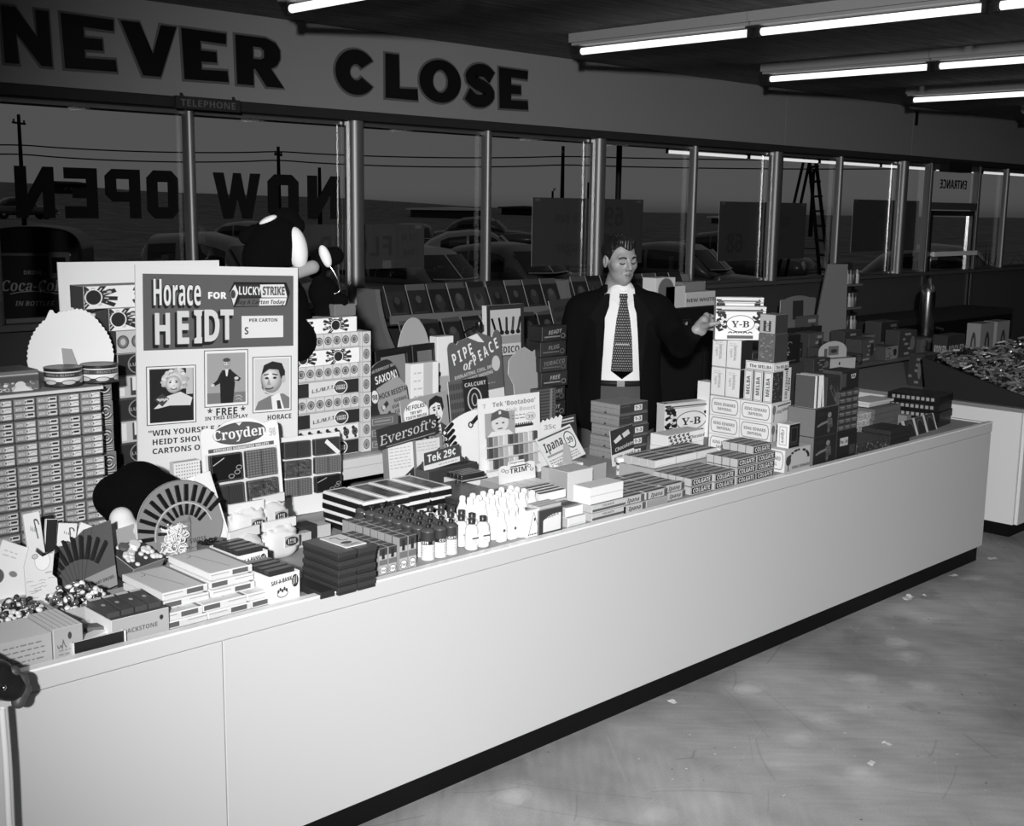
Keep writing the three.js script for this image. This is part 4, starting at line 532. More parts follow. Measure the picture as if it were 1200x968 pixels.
// fan-shaped knife card
{
  const b = [1.662, 0.807, -3.28, 0.311, 0.229], w = b[3], h = b[1] + b[4] - TRAY;
  const out = (w, h) => { const s = new THREE.Shape(); s.moveTo(-w * 0.3, 0); s.lineTo(w * 0.5, h * 0.06); s.lineTo(w * 0.34, h); s.lineTo(w * 0.2, h * 0.985); for (let i = 0; i <= 26; i++) { const a = 1.15 + i / 26 * 2.6; s.lineTo(-w * 0.03 + Math.cos(a) * w * 0.47, h * 0.47 + Math.sin(a) * h * 0.49); } return s; };
  const pr = art(300, 270, (c, W, H) => { fillR(c, 226, 0, 0, W, H); ell(c, 141, 143, 140, 131, 132, 90, 3); c.strokeStyle = g(200); c.lineWidth = 3; c.beginPath(); c.arc(150, 178, 96, Math.PI * 0.98, Math.PI * 1.9); c.stroke(); text(c, 'SWISS', 190, 200, 20, { fill: g(70) }); linesArt(c, 150, 220, 110, 3, 12, 70); });
  const t = standee('knife_card', 'fan-shaped grey display card holding two rings of dark pocket knives', 'display card', [b[0], TRAY + 0.003, -3.27, w, h], pr, { outline: out, lean: 0.16, th: 0.004 });
  mesh('backing_card', board([[0, 0], [w * 0.54, 0.01], [w * 0.36, h * 1.0], [w * 0.1, h * 0.96]], 0.003, null, { tone: 0.9 }).translate(0, 0, -0.008), paper[0], t);
  const ox = w / 300, ky = (px, py) => [(px / 300 - 0.5) * w * 0.98 - w * 0.0, (1 - py / 270) * h];
  for (let i = 0; i < 13; i++) { const a = Math.PI * (0.99 - i * 0.066), r = w * 0.4, [cx, cy] = ky(150, 176); const k = mesh('knife', carton(0.012, 0.052, 0.008, {}, 0.1).translate(0, -0.022, 0), gloss[0], t); k.position.set(cx + Math.cos(a) * r * 1.05, cy + Math.sin(a) * r, 0.005); k.rotation.z = a - Math.PI / 2; }
  for (let i = 0; i < 10; i++) { const a = Math.PI * (0.95 - i * 0.083), r = w * 0.245, [cx, cy] = ky(150, 176); const k = mesh('knife', carton(0.009, 0.034, 0.007, {}, 0.1).translate(0, -0.017, 0), gloss[0], t); k.position.set(cx + Math.cos(a) * r, cy + Math.sin(a) * r, 0.005); k.rotation.z = a - Math.PI / 2; }
}
// wallet cards
const leather = [0, 1, 2, 3].map((v) => art(96, 84, (c, W, H) => {
  fillR(c, [30, 86, 70, 50][v], 0, 0, W, H); if (v === 1) for (let y = 6; y < H; y += 8) for (let x = (y % 16 ? 4 : 8); x < W; x += 9) { ell(c, x, y, 3, 2.4, 130); } if (v === 2) for (let i = 0; i < 150; i++) { c.strokeStyle = g(rnd() < 0.5 ? 120 : 40); c.lineWidth = 1.4; const x = rnd() * W, y = rnd() * H; c.beginPath(); c.arc(x, y, rr(2, 5), 0, 4); c.stroke(); } if (v === 3) for (let x = 0; x < W; x += 5) { c.strokeStyle = g(84); c.beginPath(); c.moveTo(x, 0); c.quadraticCurveTo(x + 14, H / 2, x - 4, H); c.stroke(); }
  if (v === 0) { c.strokeStyle = g(200); c.lineWidth = 3; c.beginPath(); c.moveTo(8, 32); c.lineTo(42, 12); c.stroke(); for (const [x, y] of [[60, 70], [78, 60], [84, 46]]) ell(c, x, y, 8, 6, null, 190, 2); }
  c.strokeStyle = g(150); c.lineWidth = 1.5; c.setLineDash([3, 2]); c.strokeRect(4, 4, W - 8, H - 8); if (v) { c.setLineDash([]); c.strokeStyle = g(24); c.beginPath(); c.moveTo(W / 2, 0); c.lineTo(W / 2, H); c.stroke(); }
}));
function wallet(t, x, y, w, h, v, extra) {
  const m = mesh('wallet', board(softRect(w, h, 0.007), 0.014, leather[v], { edge: 0.2 }), gloss[0], t); m.position.set(x, y, 0.001); m.rotation.z = rr(-0.02, 0.02);
  if (extra) { const s = mesh('paper_band', board(rect(0.016, h * 1.25), 0.001, null, { tone: 0.9 }), paper[0], m); s.position.set(w * 0.42, 0, 0.0155); s.rotation.z = -0.75; s.position.x = w * -0.44 + w * 0.86; s.rotation.z = 0.84; }
}
{
  const b = [2, 0.744, -3.47, 0.302, 0.41], h = b[1] + b[4] - TRAY, w = b[3];
  const pr = art(260, 380, (c, W, H) => { fillR(c, 236, 0, 0, W, H); ell(c, 128, 48, 86, 34, 84, 60, 3); text(c, 'Croyden', 128, 48, 44, { font: 'serif', fill: g(240), sx: 0.94 }); poly(c, [[128, 24], [118, 14], [138, 14]], 236); text(c, '98', 238, 58, 34, { fill: g(190), stroke: g(80), sw: 1, bold: false, sx: 0.6 }); fillR(c, 90, 22, 88, 218, 12); text(c, 'STITCHLESS GUARANTEED WALLETS', 131, 95, 11, { fill: g(230) }); fillR(c, 214, 10, 104, 240, 276); });
  const t = standee('wallet_card', 'white wallet display card with an oval grey name panel', 'display card', [b[0], TRAY + 0.002, -3.46, w, h], pr, { outline: (w, h) => { const s = new THREE.Shape(); s.moveTo(-w / 2, 0); s.lineTo(w / 2, 0); s.lineTo(w / 2, h * 0.88); s.quadraticCurveTo(w / 2, h * 0.96, w * 0.4, h * 0.95); s.quadraticCurveTo(w * 0.3, h * 0.92, w * 0.24, h * 0.96); s.absellipse(0, h * 0.93, w * 0.26, h * 0.07, 0.4, Math.PI - 0.4, false); s.quadraticCurveTo(-w * 0.3, h * 0.92, -w * 0.4, h * 0.95); s.quadraticCurveTo(-w / 2, h * 0.96, -w / 2, h * 0.88); s.closePath(); return s; }, lean: 0.1, roll: 0.0, th: 0.005 });
  const W2 = w * 0.4, H2 = h * 0.235; [[-0.235, 0.485, 0], [0.215, 0.48, 1], [-0.235, 0.225, 3], [0.215, 0.22, 2]].forEach(([x, y, v]) => wallet(t, x * w, y * h, W2, H2, v));
  const d = [2.345, 0.627, -3.56, 0.252, 0.418], H = d[1] + d[4] - TRAY, Wd = d[3] + 0.012;
  const t2 = standee('wallet_card', 'second wallet display card holding six assorted wallets behind the oval-headed card', 'display card', [d[0], TRAY + 0.002, -3.55, Wd, H], art(220, 30, (c, W, H) => { fillR(c, 228, 0, 0, W, H); }), { lean: 0.07, roll: -0.03, th: 0.005 });
  [[-0.25, 0.73, 3], [0.25, 0.73, 3, 1], [-0.25, 0.49, 2], [0.25, 0.49, 1], [-0.25, 0.25, 1], [0.25, 0.25, 0]].forEach(([x, y, v, e]) => wallet(t2, x * Wd, y * H, Wd * 0.44, H * 0.215, v, e));
}
// patterned sheet and small dark box behind the fan
good('patterned_sheet', 'small white patterned paper packet standing between the plush toy and the wallet card', 'packet', [1.904, 0.914, -3.5, 0.097, 0.153].toSpliced(1, 1, 0.88), 0.03, { front: art(80, 110, (c, W, H) => { fillR(c, 226, 0, 0, W, H); for (let y = 6; y < H; y += 8) for (let x = 4; x < W; x += 8) ell(c, x + (y % 16 ? 3 : 0), y, 2, 1.4, 110); }) }, 0.85);
good('support_box', 'plain pale box under the patterned packet beside the black plush toy', 'box', [[1.902, 0.872, -3.5].at(0) - 0.02, TRAY, -3.49, 0.13, 0.143], 0.1, {}, 0.55);
good('flat_dark_box', 'thin dark box lying behind the black plush toy at the poster foot', 'box', [1.783, 1.009, -3.6, 0.133, 0.034].toSpliced(1, 1, RISER + 0.002), 0.04, {}, 0.2);
// comb card with fan of combs, on a shallow grey box
{
  const b = [1.327, 0.774, -3.17, 0.205, 0.207], w = b[3], y0 = [1.436, 0.746, -3.17].at(1), h = b[1] + b[4] - y0;
  good('grey_tray', 'long shallow grey cardboard tray under the comb card', 'tray', [b[0] - 0.01, TRAY, -3.12, w + 0.04, y0 - TRAY], 0.13, { front: { tone: 0.62 } }, 0.6);
  const pr = art(280, 250, (c, W, H) => { fillR(c, 84, 0, 0, W, H); poly(c, [[0, 250], [60, 250], [60, 240], [90, 190], [150, 168], [280, 144], [280, 250]], 150); c.strokeStyle = g(50); c.lineWidth = 2; for (let i = 0; i < 12; i++) { const a = 3.0 - i * 0.16; c.beginPath(); c.moveTo(130 + Math.cos(a) * 60, 250 - Math.sin(a) * 80); c.lineTo(130 + Math.cos(a) * 260, 250 - Math.sin(a) * 290); c.stroke(); } text(c, 'Ajax', 104, 216, 50, { font: 'serif', italic: true, fill: g(50), sx: 0.8, rot: -0.2 }); text(c, 'FOR SMART DRUMS', 206, 188, 14, { fill: g(40), rot: -0.15 }); });
  const t = standee('comb_card', 'dark grey comb display card with a script name and fanned black combs', 'display card', [b[0], y0 + 0.001, -3.16, w, h], pr, { outline: (w, h) => [[-w / 2, 0], [w / 2, h * 0.16], [w / 2, h * 0.96], [w * 0.1, h * 0.9], [-w * 0.1, h * 0.78], [-w * 0.32, h * 0.74], [-w / 2, h * 0.5]], lean: 0.14, th: 0.004, strut: true });
  for (let i = 0; i < 9; i++) { const a = 2.35 - i * 0.17, m = mesh('comb', merge([carton(0.008, 0.068, 0.004), carton(0.003, 0.064, 0.006).translate(0.006, 0, 0)]), plain(0.16, 0.25), t); m.position.set(-w * 0.02 + Math.cos(a) * w * 0.42, h * 0.1 + Math.sin(a) * h * 0.46, 0.004); m.rotation.z = a - Math.PI / 2; }
  // white tagged packets standing behind it
  const tagArt = art(60, 110, (c, W, H) => { fillR(c, 238, 0, 0, W, H); c.strokeStyle = g(60); c.lineWidth = 4; c.beginPath(); c.moveTo(36, 20); c.lineTo(42, 70); c.moveTo(36, 20); c.quadraticCurveTo(50, 16, 52, 34); c.stroke(); for (let i = 0; i < 4; i++) text(c, 'i', 20 + i * 7, 40 + i * 3, 16, { fill: g(110) }); });
  [['leftmost, upright', 34, 652, 53, 603, 0.05, -3.22], ['second, dark bottle-shaped gap beside it', 52, 650, 66, 611, -0.15, -3.24], ['third, leaning right', 66, 645, 88, 616, -0.2, -3.25], ['rightmost, low and tilted', 86, 640, 110, 618, -0.5, -3.27]].forEach(([l, a, bb, c, d, ro, z], i) => { const k = [1.226, 0.921, -3.22, 0.002, 0.024]; const q = [[1.305, 0.901, -3.22], [1.356, 0.892, -3.24], [1.395, 0.894, -3.25], [1.454, 0.891, -3.27]][i], e = [[1.305, 0.901, -3.22, 0.046, 0.119], [1.356, 0.892, -3.24, 0.034, 0.096], [1.395, 0.894, -3.25, 0.055, 0.072], [1.454, 0.891, -3.27, 0.062, 0.056]][i]; const t2 = good('tag_packet', `white tagged packet behind the comb card, ${l}`, 'packet', [e[0], e[1], z, e[3], e[4]], 0.012, { front: i === 1 ? { tone: 0.12 } : tagArt }, 0.92); tilt(t2, -0.1, ro); });
  const wc = [1.228, 0.78, -3.13, 0.086, 0.184]; const wt = standee('white_card', 'white printed support card left of the comb card', 'card', [wc[0] + 0.012, TRAY + 0.03, -3.09, wc[3], wc[1] + wc[4] - TRAY - 0.03], art(110, 230, (c, W, H) => { fillR(c, 232, 0, 0, W, H); ell(c, 64, 60, 26, 34, 245, 190, 2); linesArt(c, 56, 10, 46, 4, 9, 120); for (let i = 0; i < 24; i++) scrawl(c, rnd() * 80, 100 + rnd() * 120, 24, 3, 150); ell(c, 40, 40, 10, 8, 200, 120, 2); }), { outline: (w, h) => [[-w / 2, 0], [w / 2, 0], [w * 0.5, h * 0.42], [w * 0.36, h * 0.5], [w * 0.48, h * 0.86], [w * 0.1, h * 0.8], [-w * 0.3, h], [-w / 2, h * 0.7]], lean: 0.06, th: 0.003 });
  good('support_block', 'small grey box beneath the white support card', 'box', [wc[0] - 0.09, TRAY, -3.05, 0.17, 0.03], 0.12, { front: { tone: 0.55 } }, 0.5);
}
// far-left pads and flat boxes
{
  const p = [1.158, 0.821, -3.2, 0.117, 0.17]; const o = good('white_pad', 'white square pad tilted at the left edge in front of the striped carton block', 'pad', [p[0], p[1] - 0.03, -3.2, p[3], 0.16], 0.025, { front: art(90, 120, (c, W, H) => { fillR(c, 240, 0, 0, W, H); ell(c, 46, 60, 9, 6, 130); ell(c, 14, 74, 16, 16, 90); linesArt(c, 10, 18, 30, 2, 9, 190); }) }, 0.9); tilt(o, -0.2, -0.5);
  good('flat_packet', 'flat white packet with dark edges under the tilted pad at left', 'packet', [1.228, 0.79, -3.364, 0.131, 0.02].toSpliced(4, 1, 0.014), 0.09, { front: { tone: 0.12 }, top: { tone: 0.92 } }, 0.7);
  good('flat_packet', 'flat white packet printed with an oval at the left edge', 'packet', [1.17, 0.778, -3.19, 0.154, 0.024].toSpliced(4, 1, 0.012), 0.1, { top: art(140, 80, (c, W, H) => { fillR(c, 238, 0, 0, W, H); ell(c, 92, 44, 34, 12, 200, 70, 3); linesArt(c, 10, 10, 40, 3, 12, 170); }), front: { tone: 0.3 } }, 0.85);
  good('grey_carton', 'grey printed carton lying at the left edge below the white packets', 'carton', [1.113, 0.76, -3.069, 0.166, 0.085].toSpliced(4, 1, 0.042), 0.15, { front: art(180, 60, (c, W, H) => { fillR(c, 150, 0, 0, W, H); fillR(c, 90, 130, 4, 46, 52); text(c, 'Pen Set', 66, 32, 28, { font: 'serif', italic: true, fill: g(90), rot: -0.05 }); }), top: { tone: 0.85 } }, 0.6);
}
// trays of wrapped sweets near the corner
const sweetGeo = new THREE.IcosahedronGeometry(0.0075, 1).scale(1.3, 0.8, 1), sweetM = [plain(0.92, 0.25), plain(0.55, 0.2, 0.6), plain(0.2, 0.3)];
function sweets(label, cx, y, cz, w, d, n, hMax) {
  const t = thing('sweet_pile', label, 'sweets', [cx, y, cz]); t.userData.kind = 'stuff';
  sweetM.forEach((m, j) => { const q = []; for (let i = 0; i < n / 3; i++) { const u = rr(-1, 1), v = rr(-1, 1), s = sweetGeo.clone().rotateY(rnd() * 6).rotateX(rnd() * 3); s.translate(u * w / 2, 0.006 + rnd() * hMax * (1 - Math.max(u * u, v * v) * 0.7), v * d / 2); q.push(s); } const o = mesh('sweets', merge(q), m, t); o.userData.kind = 'stuff'; });
}
{
  const a = [1.2, 0.76, -3.033], b = [1.319, 0.76, -3.032]; const tr = (label, c, w, d, h, tn) => { const t = thing('cardboard_tray', label, 'tray', c); for (const [q, r, s, u] of [[w, 0.004, 0, d / 2], [w, 0.004, 0, -d / 2], [0.004, d, w / 2, 0], [0.004, d, -w / 2, 0]]) mesh('side', carton(q, h, r, {}, tn).translate(s, 0, u), paper[0], t); mesh('base', carton(w, 0.003, d, {}, tn), paper[0], t); };
  tr('shallow cardboard tray of foil sweets at the left edge', [a[0] - 0.02, TRAY, a[2]], 0.17, 0.14, 0.055, 0.75); sweets('pile of shiny foil-wrapped sweets in the tray at the left edge', a[0] - 0.02, TRAY + 0.03, a[2], 0.15, 0.12, 240, 0.06);
  tr('shallow cardboard tray of foil sweets right of the white divider', [b[0] + 0.03, TRAY, b[2]], 0.15, 0.14, 0.055, 0.7); sweets('heaped shiny wrapped sweets in the second tray from the left', b[0] + 0.03, TRAY + 0.03, b[2], 0.135, 0.12, 240, 0.065);
  const c = [1.034, 0.76, -2.79, 0.067, 0.076], d = [1.098, 0.76, -2.783, 0.033, 0.075], e = [1.151, 0.76, -2.764, 0.069, 0.059];
  const side = art(120, 76, (c, W, H) => { fillR(c, 176, 0, 0, W, H); linesArt(c, 14, 14, 90, 4, 14, 110, 3); }), topL = art(100, 100, (c, W, H) => { fillR(c, 238, 0, 0, W, H); for (let i = 0; i < 5; i++) fillR(c, 150, 8 + i * 19, 0, 2, H); });
  good('white_topped_box', 'white-topped grey box at the counter edge beside the dark handle', 'box', [c[0], TRAY, -2.775, 0.135, 0.075], 0.15, { front: side, top: { tone: 0.95 } }, 0.72);
  good('card_box', 'grey box of upright white cards at the counter edge, second from left', 'box', [c[0] + 0.138, TRAY, -2.775, 0.075, 0.08], 0.15, { front: art(90, 76, (c, W, H) => { fillR(c, 170, 0, 0, W, H); ell(c, 50, 22, 6, 9, 60); scrawl(c, 10, 40, 30, 8, 70, 2, 14); linesArt(c, 14, 54, 60, 2, 10, 110); }), top: topL }, 0.75);
  const f = [1.233, 0.76, -2.774, 0.122, 0.035], t = thing('open_box', 'black-fronted open box with loose white packets near the counter edge', 'box', [f[0] + 0.052, TRAY, -2.83]); mesh('front_side', carton(0.14, 0.038, 0.005, { front: { tone: 0.08 } }, 0.85).translate(0, 0, 0.06), paper[0], t); mesh('side', carton(0.005, 0.038, 0.13, {}, 0.85).translate(-0.068, 0, 0), paper[0], t); mesh('side', carton(0.005, 0.038, 0.13, {}, 0.85).translate(0.068, 0, 0), paper[0], t); mesh('back_side', carton(0.14, 0.038, 0.005, {}, 0.7).translate(0, 0, -0.065), paper[0], t); mesh('base', carton(0.13, 0.004, 0.12, {}, 0.3), paper[0], t);
  [['white folded packet lying in the black-fronted open box', -0.035, 0.02, 0.3, 0.95], ['dark-ended packet in front inside the black-fronted open box', 0.01, -0.018, 0.4, 0.9], ['grey ribbed packet at the right inside the black-fronted open box', 0.06, 0.01, -0.5, 0.35]].forEach(([l, x, z, r, tn], i) => { const o = good('loose_packet', l, 'packet', [0, 0, 0, 0.085, 0.012], 0.035, { right: { tone: 0.1 } }, tn); o.position.set(f[0] + 0.052 + x * 0.7, TRAY + 0.012 + i * 0.008, -2.83 - z); o.rotation.y = r; });
  const q = [1.324, 0.76, -2.705, 0.102, 0.073], bx = thing('razor_box', 'open grey box of dark ribbed packets at the counter edge', 'box', [q[0] + 0.08, TRAY, -2.855]); mesh('body', carton(0.16, 0.066, 0.15, { front: art(150, 60, (c, W, H) => { fillR(c, 172, 0, 0, W, H); text(c, 'BLACKSTONE', 70, 34, 16, { fill: g(90) }); ell(c, 130, 20, 5, 6, 40); }), left: { tone: 0.95 }, top: { tone: 0.3 } }, 0.8), paper[0], bx);
  const rib = art(60, 120, (c, W, H) => { fillR(c, 46, 0, 0, W, H); for (let x = 2; x < W; x += 6) fillR(c, 90, x, 0, 2, H); fillR(c, 230, 0, 0, W, 16); ell(c, 30, 60, 10, 8, 190); });
  [0, 1, 2, 3].forEach((i) => { const o = good('ribbed_packet', `dark ribbed packet with a white end in the grey razor box, ${ORD[i + 1]} from left`, 'packet', [0, 0, 0, 0.034, 0.016], 0.12, { top: rib }, 0.3, { mat: gloss, group: 'ribbed packets in the razor box' }); o.position.set(q[0] + 0.018 + i * 0.038, TRAY + 0.067, -2.86); o.rotation.x = 0.06; });
  [0, 1].forEach((i) => { const z = [1.426, 0.76, -3.085]; const o = good('ribbed_packet', `dark ribbed packet lying behind the razor box, ${i ? 'right' : 'left'} one`, 'packet', [0, 0, 0, 0.036, 0.016], 0.12, { top: rib }, 0.3, { mat: gloss }); o.position.set(z[0] + 0.03 + i * 0.043, TRAY + 0.012, z[2] + 0.06); });
  const dv = [1.333, 0.76, -3.074, 0.288, 0.053]; good('divider_strip', 'long grey upright cardboard divider strip behind the razor box', 'divider', [dv[0], TRAY, dv[2], dv[3] * 0.97, 0.045], 0.006, {}, 0.5);
}
// long white cartons piled at the edge
{
  const end = [0, 1].map((v) => art(160, 34, (c, W, H) => { fillR(c, 208, 0, 0, W, H); fillR(c, 90, v ? 84 : 0, 4, 60, 26); fillR(c, 160, v ? 0 : 90, 8, 70, 5); fillR(c, 230, 0, 0, W, 4); })), topA = art(150, 240, (c, W, H) => { fillR(c, 226, 0, 0, W, H); fillR(c, 180, 0, 0, W, 10); fillR(c, 70, 138, 0, 9, H); for (let y = 0; y < H; y += 7) fillR(c, 190, 139, y, 7, 3); scrawl(c, 30, 60, 20, 3, 90, 2, 30); c.strokeStyle = g(110); c.beginPath(); c.moveTo(50, 20); c.lineTo(90, 210); c.stroke(); });
  const mk = (l, x, y, z, v) => good('long_carton', l, 'carton', [x, y, z, 0.135, 0.0205], 0.23, { front: end[v], top: topA, left: { tone: 0.93 } }, 0.86, { group: 'long white cartons piled at the counter edge' });
  const a = [1.467, 0.76, -2.757, 0.315, 0.033], X = a[0]; let n = 0;
  for (let k = 0; k < 2; k++) for (let i = 0; i < 3; i++) mk(`long white carton with dark end bands, ${k ? 'second' : 'bottom'} layer of the pile, ${ORD[i + 1]} from left`, X + i * 0.137 + (k ? -0.01 : 0), TRAY + k * 0.021, -2.79 - k * 0.006, (i + k) % 2);
  for (let k = 0; k < 3; k++) for (let i = 0; i < 2; i++) { if (k === 2 && i === 0) continue; mk(`long white carton with dark end bands, ${ORD[k + 3]} layer of the pile, ${i ? 'right' : 'left'} side`, X + 0.03 + i * 0.145 + k * 0.004, TRAY + 0.042 + k * 0.021, -2.83 - k * 0.012, (i + k) % 2); }
  const o = mk('long white carton standing low at the left foot of the pile', X - 0.145, TRAY, -2.9, 0);
}
// jar, little tin, sweet carton behind the pile
{
  const p = [1.774, 0.76, -3.244], j = thing('glass_jar', 'clear round jar full of pale rubber bands in front of the fan card', 'jar', [p[0], TRAY, p[2] - 0.06]);
  const gl = new THREE.MeshPhysicalMaterial({ transmission: 1, thickness: 0, roughness: 0.05, ior: 1.45 }); mesh('glass', lathe([[0.06, 0.001], [0.064, 0.01], [0.064, 0.14], [0.06, 0.15]], 32), gl, j);
  const bands = []; for (let i = 0; i < 420; i++) { const r = 0.056 * Math.sqrt(rnd()), a = rnd() * 6.3; bands.push(new THREE.TorusGeometry(rr(0.008, 0.016), 0.0022, 4, 10).scale(1, rr(0.4, 1), 1).rotateX(rnd() * 3).rotateY(rnd() * 3).translate(Math.cos(a) * r * 0.85, 0.02 + rnd() * 0.11, Math.sin(a) * r * 0.85)); } const bm = mesh('rubber_bands', merge(bands), plain(0.97, 0.5), j); bm.userData.kind = 'stuff';
  mesh('rim', new THREE.TorusGeometry(0.061, 0.003, 6, 32).rotateX(Math.PI / 2).translate(0, 0.15, 0), gl, j);
  const q = [1.879, 0.76, -3.198], s = thing('round_tin', 'low round tin of dark beads beside the clear jar', 'tin', [q[0] + 0.01, TRAY, q[2] - 0.04]); mesh('body', lathe([[0, 0.0], [0.05, 0], [0.052, 0.004], [0.052, 0.07], [0.049, 0.07], [0.049, 0.05], [0, 0.05]], 28), plain(0.34, 0.4), s); const bd = []; for (let i = 0; i < 90; i++) { const r = 0.042 * Math.sqrt(rnd()), a = rnd() * 6.3; bd.push(new THREE.IcosahedronGeometry(0.0055, 1).translate(Math.cos(a) * r, 0.052 + rnd() * 0.018, Math.sin(a) * r)); } mesh('beads', merge(bd), plain(0.1, 0.2), s).userData.kind = 'stuff';
  const c = [1.608, 0.76, -3.2], b = thing('sweet_carton', 'tilted open carton with a flipped lid showing round pale sweets', 'carton', [c[0], TRAY + 0.045, c[2] - 0.03], 0.35); b.rotation.order = 'YXZ'; b.rotation.x = 0.45; mesh('body', carton(0.13, 0.05, 0.11, { left: { tone: 0.3 }, top: { tone: 0.25 } }, 0.6), paper[0], b); mesh('flap', carton(0.13, 0.003, 0.07, {}, 0.72).rotateX(1.0).translate(-0.0, 0.05, -0.072), paper[0], b);
  const sw = []; for (let i = 0; i < 40; i++) sw.push(new THREE.IcosahedronGeometry(rr(0.006, 0.011), 1).scale(1, 0.7, 1).translate(rr(-0.055, 0.055), 0.054, rr(-0.045, 0.045))); mesh('sweets', merge(sw), plain(0.88, 0.3), b).userData.kind = 'stuff'; mesh('round_sweet', new THREE.CylinderGeometry(0.016, 0.016, 0.01, 20).translate(0.012, 0.064, -0.025), plain(0.95, 0.3), b); mesh('round_sweet', new THREE.CylinderGeometry(0.015, 0.015, 0.01, 20).translate(-0.028, 0.064, -0.03), plain(0.4, 0.3), b);
  const d = [1.514, 0.779, -3.15, 0.021, 0.046]; good('matchbox', 'tiny dark matchbox with a pale label right of the comb card', 'box', [d[0], TRAY, -3.1, 0.04, 0.05], 0.03, { front: art(50, 50, (c, W, H) => { fillR(c, 40, 0, 0, W, H); fillR(c, 220, 12, 8, 30, 30); scrawl(c, 14, 24, 24, 5, 90, 2, 7); }) }, 0.2);
}
// toy banks: boxes printed SAV-A-BANK and cellophane bags
{
  const fr = art(170, 120, (c, W, H) => { fillR(c, 234, 0, 0, W, H); text(c, 'SAV-A-BANK', 66, 28, 26, { fill: g(40), sx: 0.8, stroke: g(40), sw: 1, rot: -0.06 }); ell(c, 70, 84, 30, 16, null, 70, 4); for (let i = 0; i < 5; i++) ell(c, 46 + i * 12, 72 - (i % 2) * 8, 6, 8, 50); ell(c, 144, 40, 20, 28, 40); for (let i = 0; i < 3; i++) fillR(c, 200, 130 + i * 10, 24 - i * 3, 4, 34); });
  const mk = (l, c, n) => { const t = thing('bank_box', l, 'box', c, 0.02); mesh('front_side', carton(0.1, 0.08, 0.004, { front: fr }, 0.9).translate(0, 0, 0.075), paper[0], t); for (const s of [-1, 1]) mesh('side', carton(0.004, 0.08, 0.15, {}, 0.9).translate(s * 0.05, 0, 0), paper[0], t); mesh('back_side', carton(0.1, 0.08, 0.004, {}, 0.8).translate(0, 0, -0.075), paper[0], t); for (let i = 0; i < n; i++) mesh('bank', carton(0.088, 0.084, 0.028, {}, 0.2).rotateX(-0.06).translate(0, 0.006, 0.052 - i * 0.034), gloss[0], t); };
  const a = [1.799, 0.76, -2.788, 0.13, 0.09], b = [1.926, 0.76, -3.06, 0.155, 0.086]; mk('open white printed box holding dark packets, front one at the edge', [a[0] + 0.045, TRAY, -2.86], 4); mk('open white printed box holding dark packets, rear one', [a[0] + 0.05, TRAY + 0.022, -3.03], 4);
  good('flat_carton', 'flat pale carton under the rear open white box', 'carton', [a[0] - 0.03, TRAY, -2.95, 0.16, 0.021], 0.16, {}, 0.75);
  const bag = (l, x, y, z, w, h, r) => { const t = thing('cellophane_bag', l, 'bag', [x, y, z], r), q = new THREE.SphereGeometry(1, 22, 14), p = q.attributes.position; for (let i = 0; i < p.count; i++) { const v = V(p.getX(i), p.getY(i), p.getZ(i)), k = 1 + 0.16 * noise.noise(v.x * 4 + x * 9, v.y * 4, v.z * 4 + l.length); p.setXYZ(i, Math.sign(v.x) * Math.abs(v.x) ** 0.6 * w / 2 * k, Math.max(0, (Math.sign(v.y) * Math.abs(v.y) ** 0.7 * 0.5 + 0.5) * h * k), v.z * 0.03 * k); } q.computeVertexNormals(); mesh('bag', q, plain(0.84, 0.3), t); mesh('label', board(rect(w * 0.42, h * 0.34), 0.002, bagLabel, {}).translate(w * 0.2, h * 0.38, 0.029), paper[0], t); const s = mesh('folded_top', carton(w * 0.96, 0.03, 0.012, {}, 0.86).translate(0, h * 0.92, 0), gloss[0], t); return t; };
  const bagLabel = art(90, 60, (c, W, H) => { fillR(c, 170, 0, 0, W, H); ell(c, 46, 32, 40, 24, 44); for (let i = 0; i < 4; i++) fillR(c, 210, 22 + i * 13, 18, 6, 26); text(c, 'bar', 46, 32, 20, { fill: g(20) }); });
  const P = [[2.009, 0.772, -3.2], [2.112, 0.768, -3.26], [1.929, 0.774, -3.14], [2.071, 0.772, -3.12]]; [['back left, under the wallet card', 0], ['back right, under the wallet card', 1], ['front left beside the low tin', 2], ['front right behind the open white boxes', 3]].forEach(([l, i]) => bag(`puffy white bag of sweets with a dark label, ${l}`, P[i][0], TRAY + (i < 2 ? 0.05 : 0.0), [-3.24, -3.27, -3.13, -3.15][i], 0.13, 0.105, rr(-0.1, 0.2)));
  good('bag_stand', 'low pale box beneath the two rear cellophane bags', 'box', [P[0][0] - 0.08, TRAY, -3.2, 0.3, 0.048], 0.1, {}, 0.7);
  good('small_dark_box', 'small dark box with a pale packet on it right of the cellophane bags', 'box', [2.185, 0.76, -3.231, 0.088, 0.064].toSpliced(4, 1, 0.06), 0.06, {}, 0.16); good('small_pale_box', 'small pale box right of the cellophane bags behind the brown stack', 'box', [2.287, 0.76, -3.25, 0.056, 0.035].toSpliced(4, 1, 0.045), 0.05, {}, 0.72);
}
